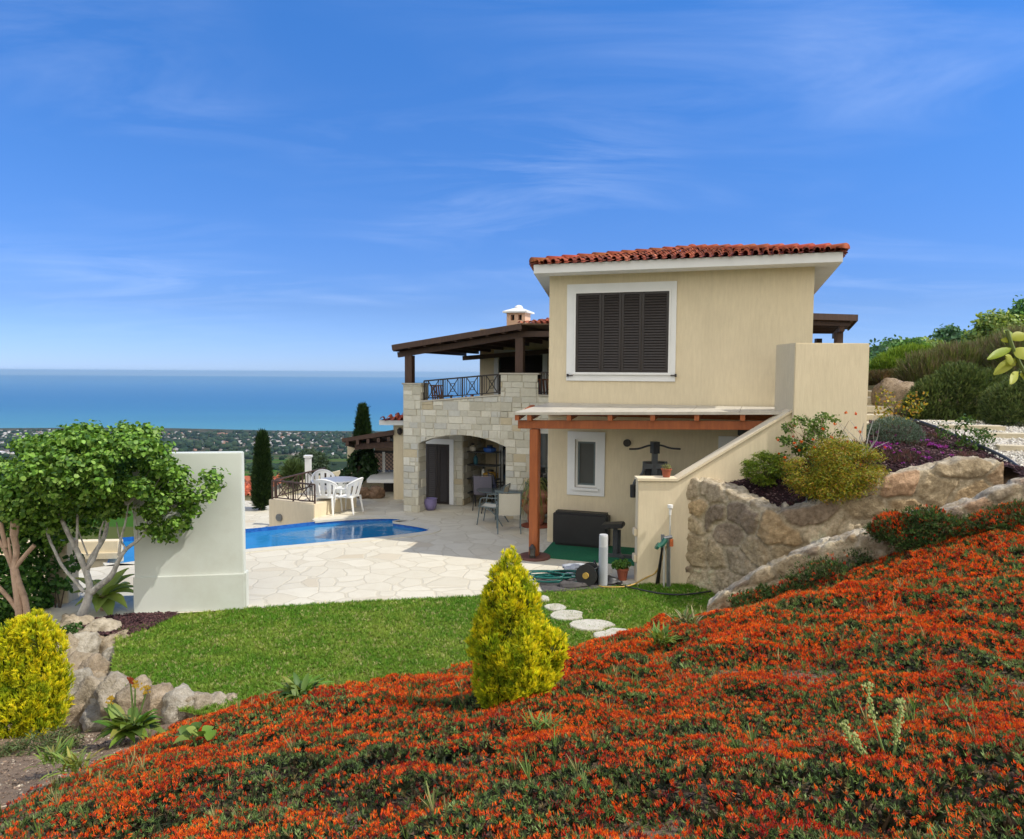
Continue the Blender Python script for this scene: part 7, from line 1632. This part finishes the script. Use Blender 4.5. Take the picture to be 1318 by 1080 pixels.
ellipse_tree('climber_shrub', 'loose dark climbing shrub in front of the lattice panel', 462, 632, 21.3, [(462, 600, 13, 20), (470, 585, 9, 22), (455, 612, 14, 12), (478, 600, 8, 14), (448, 610, 8, 8)], 3200, .12, LEAF, [(.03, .07, .02), (.045, .1, .025), (.02, .05, .015)], cat='shrub', upb=.4, rnd=.8, gap=.35, gscale=3)
ellipse_tree('olive_tree', 'round silvery green olive tree beyond the brown railing', 398, 622, 38, [(398, 595, 18, 15), (386, 600, 12, 12), (410, 598, 11, 12), (398, 606, 18, 10)], 6000, .28, NARROW, [(.07, .11, .06), (.10, .145, .08), (.04, .07, .035)], upb=.5, rnd=.7)
ellipse_tree('palm_shrub', 'spiky fan palm bush left of the olive tree', 378, 618, 34, [(378, 610, 8, 7)], 500, .6, spray(5, .03, .7, 71), [(.07, .11, .03), (.1, .14, .05)], cat='shrub', m='needle', upb=.5, rnd=.5)
ellipse_tree('small_cypress', 'small clipped cypress behind the white chairs', 421, 632, 24, [(421, 615, 3, 9), (421, 624, 4, 8)], 900, .14, sp5, CY_, m='needle', upb=1.3, rnd=.3)
ellipse_tree('small_cypress', 'tiny conifer just right of the small clipped cypress', 428, 632, 24.5, [(428, 622, 3.4, 7)], 600, .13, sp5, CY_, m='needle', upb=1.3, rnd=.3)
# lower houses
def low_house(label, x0, x1, ytop, yr, ybase, d, roofcol, hip=True):
    a, b_ = P(x0, yr, d), P(x1, yr, d); t = thing('lower_house', Vector(((a.x + b_.x) / 2, d, P(x0, ybase, d).z)), label, 'house'); zt = P((x0 + x1) / 2, ytop, d + 3).z; zb = P(x0, ybase, d).z - 3
    mb = MB(); mb.hexa([Vector((a.x + .4, d + .4, zb)), Vector((b_.x - .4, d + .4, zb)), Vector((b_.x - .4, d + 6, zb)), Vector((a.x + .4, d + 6, zb))], [Vector((a.x + .4, d + .4, a.z)), Vector((b_.x - .4, d + .4, a.z)), Vector((b_.x - .4, d + 6, a.z)), Vector((a.x + .4, d + 6, a.z))]); mb.build('wall', M['plaster2'], t)
    w = b_.x - a.x; e0, e1 = Vector((a.x, d, 0)), Vector((b_.x, d, 0))
    tile_slope(e0, e1, Vector((0, 1, 0)), zt - a.z, 3.2, .6, .6, a.z, t, 'roof_tiles', seed=int(x0), pitch=.26, tint=1.5)
    mb = MB(); mb.add([Vector((a.x, d, a.z)), Vector((b_.x, d, a.z)), Vector((b_.x - 1.9, d + 3.2, zt)), Vector((a.x + 1.9, d + 3.2, zt)), Vector((b_.x, d + 6.4, a.z)), Vector((a.x, d + 6.4, a.z))], [(0, 1, 2, 3), (1, 4, 2), (4, 5, 3, 2), (5, 0, 3)], roofcol); mb.build('roof', M['tile'], t)
low_house('lower house with an orange tiled roof left of the slim cypress', 270, 329, 613, 637, 655, 42, (.5, .14, .06))
low_house('lower house with a dull red roof between cypress and olive tree', 336, 392, 601, 622, 640, 58, (.4, .16, .1))
# terraces and walls between patio and plain
wl = thing('terrace_wall', P(430, 628, 30), 'pale terrace wall stepping down behind the white chairs', 'wall'); mb = MB(); a, b_ = P(385, 620, 33), P(452, 616, 33)
mb.hexa([Vector((a.x, 33, -6)), Vector((b_.x, 33, -6)), Vector((b_.x, 33.4, -6)), Vector((a.x, 33.4, -6))], [a, b_ + UP * .5, b_ + UP * .5 + Vector((0, .4, 0)), a + Vector((0, .4, 0))]); mb.build('wall', M['plaster2'], wl)
mb = MB(); a, b_ = P(418, 620, 30), P(470, 603, 30); mb.hexa([Vector((a.x, 30, -6)), Vector((b_.x, 30, -6)), Vector((b_.x, 30.4, -6)), Vector((a.x, 30.4, -6))], [a, b_, b_ + Vector((0, .4, 0)), a + Vector((0, .4, 0))]); mb.build('stair_parapet', M['white_trim'], wl)
# terrace pavilion with flat brown pergola, lattice and slab
pv = thing('garden_pavilion', G(480, 640), 'small pavilion with flat brown roof, lattice panel and barbecue slab', 'pavilion'); dP = G(480, 641).y
def pq(px, py, dd=0): return P(px, py, dP + dd)
mb = MB(); ft = .5
A0, A1 = pq(440, 568, -.3), pq(507, 566, -.3); zr_ = pq(470, 567, -.3).z
B0, B1 = pq(458, 567, 4.2), pq(512, 567, 4.2)
mb.hexa([Vector((q.x, q.y, zr_ + s)) for q, s in ((A0, -.05), (A1, .16), (B1, -.4), (B0, -.6))], [Vector((q.x, q.y, zr_ + .1 + s)) for q, s in ((A0, -.05), (A1, .2), (B1, -.36), (B0, -.6))]); mb.build('roof', M['darkwood'], pv)
for t_ in (.1, .3, .5, .7, .9):
    mb = MB(); a, b_ = A0.lerp(A1, t_), B0.lerp(B1, t_); mb.bar(Vector((a.x, a.y, zr_ - .1 + t_ * .16)), Vector((b_.x, b_.y, zr_ - .68 + t_ * .18)), .08, .12); mb.build('rafter', M['darkwood'], pv)
mb = MB(); mb.bar(Vector((A0.x + .3, A0.y + .3, zr_ - .2)), Vector((A1.x, A1.y + .3, zr_ - .12)), .12, .16); mb.build('beam', M['darkwood'], pv)
mb = MB(); a, b_ = pq(447, 572, 2.0), pq(457, 572, 2.0); mb.hexa([Vector((a.x, a.y, -.6)), Vector((b_.x, a.y, -.6)), Vector((b_.x, a.y + .5, -.6)), Vector((a.x, a.y + .5, -.6))], [Vector((a.x, a.y, zr_ - .2)), Vector((b_.x, a.y, zr_ - .2)), Vector((b_.x, a.y + .5, zr_ - .2)), Vector((a.x, a.y + .5, zr_ - .2))]); mb.build('pillar', M['plaster2'], pv)
mb = MB(); a, b_ = pq(458, 618, 1.3), pq(507, 618, 1.3); mb.box(((a.x + b_.x) / 2, a.y + .1, a.z / 2 - .1), (b_.x - a.x, .2, a.z + .2)); mb.build('wall', M['plaster2'], pv)
mb = MB(); a, b_ = pq(483, 568, 3.6), pq(512, 568, 3.6); mb.box(((a.x + b_.x) / 2, a.y, .7), (b_.x - a.x, .2, 1.4)); mb.build('back_wall', mat('pink_render', (.6, .4, .3), (.52, .34, .25), 4, .9), pv)
mb = MB(); a, b_ = pq(472, 617, .2), pq(507, 617, .2); zb_ = a.z; mb.hexa([Vector((a.x, a.y, zb_ - .1)), Vector((b_.x, a.y, zb_ - .1)), Vector((b_.x, a.y + 1.3, zb_ - .1)), Vector((a.x, a.y + 1.3, zb_ - .1))], [Vector((a.x, a.y, zb_)), Vector((b_.x, a.y, zb_)), Vector((b_.x, a.y + 1.3, zb_ + .1)), Vector((a.x, a.y + 1.3, zb_ + .1))]); mb.build('counter', M['white_trim'], pv)
lz0, lz1 = pq(490, 609, 1.3).z, pq(490, 581, 1.3).z; xa, xb = pq(473, 600, 1.3).x, pq(507, 600, 1.3).x; yl = dP + 1.2
mb = MB(); mb.bar((xa, yl, lz0), (xb, yl, lz0), .06, .07); mb.bar((xa, yl, lz1), (xb, yl, lz1), .06, .07)
st_ = .115; hL = lz1 - lz0; x = xa - hL
while x < xb:
    for sgn in (1, -1):
        x0_, x1_ = (x, x + hL) if sgn > 0 else (x + hL, x); z0_, z1_ = lz0, lz1
        def clipx(xA, zA, xB, zB):
            if xA < xa: t_ = (xa - xA) / (xB - xA); xA, zA = xa, lerp(zA, zB, t_)
            if xA > xb: t_ = (xb - xA) / (xB - xA); xA, zA = xb, lerp(zA, zB, t_)
            return xA, zA
        if max(x0_, x1_) <= xa or min(x0_, x1_) >= xb: continue
        p0 = clipx(x0_, z0_, x1_, z1_); p1 = clipx(x1_, z1_, x0_, z0_); mb.bar((p0[0], yl + .012 * sgn, p0[1]), (p1[0], yl + .012 * sgn, p1[1]), .032, .012)
    x += st_
mb.build('lattice', M['iron'], pv)
mb = MB(); xq = pq(495, 600, 1.3).x; mb.bar((xq, yl - .03, lz0), (xq, yl - .03, lz1), .08, .03); mb.build('post', M['white'], pv)
for i, (px, r_) in enumerate(((467, .22), (476, .16), (485, .24))):
    mb = MB(); c_ = G(px, 641.5); boulder(mb, c_ + UP * r_ * .7, (r_, r_ * .8, r_ * .85), 90 + i, (.4, .26, .17), 3, .3); o = mb.build('boulder', M['rock'], None, smooth=True, recalc=False)
    tag(o, ('leftmost', 'smallest, middle', 'largest, rightmost')[i] + ' brown boulder under the pavilion wall', 'boulder', 'brown boulders under the pavilion')
fp_ = P(504, 626, dP + 1.1); mb = MB(); mb.box((fp_.x - .05, fp_.y, fp_.z), (.34, .1, .7)); o = mb.build('niche', M['iron'], pv)
# annex with its own small tiled roof, left end of the villa
ax_ = thing('annex', G(513, 642), 'tan annex with a small red tiled eave beside the stone pier', 'house'); dA = dP - .2
a, b_ = P(506.5, 600, dA), P(560, 600, dA); zt_ = P(510, 546, dA).z
mb = MB(); mb.hexa([Vector((a.x, dA, 0)), Vector((b_.x, dA, 0)), Vector((b_.x, dA + 5, 0)), Vector((a.x + .6, dA + 5, 0))], [Vector((a.x, dA, zt_)), Vector((b_.x, dA, zt_)), Vector((b_.x, dA + 5, zt_)), Vector((a.x + .6, dA + 5, zt_))]); mb.build('wall', M['plaster2'], ax_)
e0 = P(488, 545, dA - .4); mb = MB(); mb.hexa([Vector((e0.x, dA - .4, zt_ + .002)), Vector((b_.x, dA - .4, zt_ + .002)), Vector((b_.x, dA + 5.4, zt_ + .002)), Vector((e0.x + .6, dA + 5.4, zt_ + .002))], [Vector((e0.x, dA - .4, zt_ + .13)), Vector((b_.x, dA - .4, zt_ + .13)), Vector((b_.x, dA + 5.4, zt_ + .13)), Vector((e0.x + .6, dA + 5.4, zt_ + .13))]); mb.build('fascia', M['white_trim'], ax_)
tile_slope(Vector((e0.x, dA - .4, 0)), Vector((b_.x + 1, dA - .4, 0)), Vector((0, 1, 0)), .6, 2.6, 1.0, 0, zt_ + .13, ax_, 'roof_tiles', seed=33, tint=1.5)
mb = MB(); mb.add([Vector((e0.x, dA - .4, zt_ + .132)), Vector((b_.x + 1, dA - .4, zt_ + .132)), Vector((b_.x + 1, dA + 2.2, zt_ + .72)), Vector((e0.x + 2.6, dA + 2.2, zt_ + .72)), Vector((e0.x + .6, dA + 5.4, zt_ + .132))], [(0, 1, 2, 3), (0, 3, 4)], (.4, .1, .045)); mb.build('roof_deck', M['tile'], ax_)
lq = P(514.5, 555.5, dA - .08); lmp = thing('wall_lamp', lq, 'small dark wall lamp on the tan annex', 'lamp'); mb = MB(); mb.lathe(lq - UP * .09, [(.03, 0), (.07, .05), (.07, .14), (.03, .19)], 10); mb.build('shade', M['iron'], lmp); mb = MB(); mb.bar(lq, lq + Vector((0, .08, 0)), .03); mb.build('bracket', M['iron'], lmp)

# ---- the town on the coast and trees of the plain: masses nobody could count
nb = 2300; py = np.concatenate([RNG.normal(568, 6, nb // 2), RNG.uniform(558, 588, nb - nb // 2)]); px = RNG.uniform(-60, 560, nb)
bv, bf, bc = [], [], []
cubev = np.array([(-.5, -.5, 0), (.5, -.5, 0), (.5, .5, 0), (-.5, .5, 0), (-.5, -.5, 1), (.5, -.5, 1), (.5, .5, 1), (-.5, .5, 1), (0, -.5, 1.35), (0, .5, 1.35)], 'f')
cubef = np.array([(0, 1, 5, 4), (1, 2, 6, 5), (2, 3, 7, 6), (3, 0, 4, 7), (4, 5, 6, 7), (4, 8, 9, 7), (8, 5, 6, 9)])
yy = RNG.uniform(1150, 2380, nb) ; xx = (px - CX) / FPX * yy
cl_ = np.array([noise.noise(Vector((a * .004, b_ * .006, 2))) for a, b_ in zip(xx, yy)]); ok = (cl_ > -.02) | (RNG.random(nb) < .12); xx, yy = xx[ok], yy[ok]; nb = len(xx)
coast_ = np.sin(xx * .0017 + 1) * 60 + np.sin(xx * .006) * 25
zz_ = land_z(yy + np.where(yy > 1500, coast_, 0) * np.clip((yy - 1500) / 800, 0, 1)) + land_noise(xx, yy)
ok = zz_ > -199; xx, yy, zz_ = xx[ok], yy[ok], zz_[ok]; nb = len(xx)
sc3 = np.stack([RNG.uniform(3.5, 9, nb), RNG.uniform(5, 8, nb), RNG.uniform(1.8, 3.6, nb)], 1)
big = RNG.random(nb) < .05; sc3[big] *= np.array([2.6, 1.5, 1.3])
ang = RNG.uniform(-.6, .6, nb); rt3 = np.zeros((nb, 3, 3)); rt3[:, 0, 0] = np.cos(ang); rt3[:, 0, 1] = -np.sin(ang); rt3[:, 1, 0] = np.sin(ang); rt3[:, 1, 1] = np.cos(ang); rt3[:, 2, 2] = 1
o = scatter('distant_town', cubev, cubef, np.stack([xx, yy, zz_ - .5], 1), rt3, sc3, cols(nb, [(.38, .36, .33), (.3, .28, .25), (.22, .2, .18), (.3, .17, .12), (.5, .49, .47)], .15), M['chip']); tag(o, 'pale houses of the town along the far coast', 'town', kind='stuff')
nt_ = 5200; yy = RNG.uniform(60, 2350, nt_) ** 1.0; xx = (RNG.uniform(-80, 600, nt_) - CX) / FPX * yy; cl_ = np.array([noise.noise(Vector((a * .012, b_ * .02, 7))) + .5 * noise.noise(Vector((a * .03, b_ * .03, 9))) for a, b_ in zip(xx, yy)])
belt = (np.abs(yy - 640 - xx * .1) < 45); ok = (cl_ > .12) & ((yy > 950) | (RNG.random(nt_) < .25)) | belt & (RNG.random(nt_) < .9) | (yy > 1300) & (RNG.random(nt_) < .5); xx, yy = xx[ok], yy[ok]; nt_ = len(xx)
ex = 2600; ye = RNG.uniform(580, 720, ex); xe = (RNG.uniform(60, 400, ex) - CX) / FPX * ye; keep = (np.abs(ye - 650 - 18 * np.sin(xe * .03)) < 28); xx, yy = np.concatenate([xx, xe[keep]]), np.concatenate([yy, ye[keep]]); nt_ = len(xx)
zz_ = land_z(yy) + land_noise(xx, yy); ok = zz_ > -198; xx, yy, zz_ = xx[ok], yy[ok], zz_[ok]; nt_ = len(xx)
bm = bmesh.new(); bmesh.ops.create_icosphere(bm, subdivisions=2, radius=1); iv = np.array([tuple(v_.co * (1 + .35 * noise.noise(v_.co * 2))) for v_ in bm.verts]); if_ = np.array([[x_.index for x_ in f.verts] for f in bm.faces]); bm.free(); iv[:, 2] = iv[:, 2] * .8 + .6
s_ = RNG.uniform(2.2, 5.0, nt_) * np.clip(yy / 900, .6, 1.6)
o = scatter('distant_trees', iv, if_, np.stack([xx, yy, zz_], 1), frames(np.tile([[0, 0, 1.]], (nt_, 1)) + RNG.normal(0, .1, (nt_, 3))), s_, cols(nt_, [(.022, .042, .018), (.035, .055, .025), (.016, .032, .016)], .2), M['chip'], smooth=True); tag(o, 'dark tree belts and groves of the far plain', 'wood', kind='stuff')

# ---- the air between here and the horizon
bpy.context.view_layer.update(); HTOP = max(max((o_.matrix_world @ Vector(c_)).z for c_ in o_.bound_box) for o_ in S.objects if o_.type == 'MESH') + .4; print('highest', HTOP)
HZ = MB(); HZ.hexa([(-61000, -150, -206.5), (61000, -150, -206.5), (61000, 30500, -206.5), (-61000, 30500, -206.5)], [(-61000, -150, HTOP), (61000, -150, HTOP), (61000, 30500, HTOP), (-61000, 30500, HTOP)])
m, nt, b = new_mat('air'); nt.nodes.remove(b); pv_ = N(nt, 'ShaderNodeVolumePrincipled'); pv_.inputs['Color'].default_value = (.5, .78, 1, 1); pv_.inputs['Density'].default_value = 5e-5; pv_.inputs['Anisotropy'].default_value = .2
nt.links.new(pv_.outputs[0], nt.nodes['Material Output'].inputs['Volume'])
o = HZ.build('haze', m); tag(o, 'thin blue haze over the plain and sea', 'haze', kind='stuff')
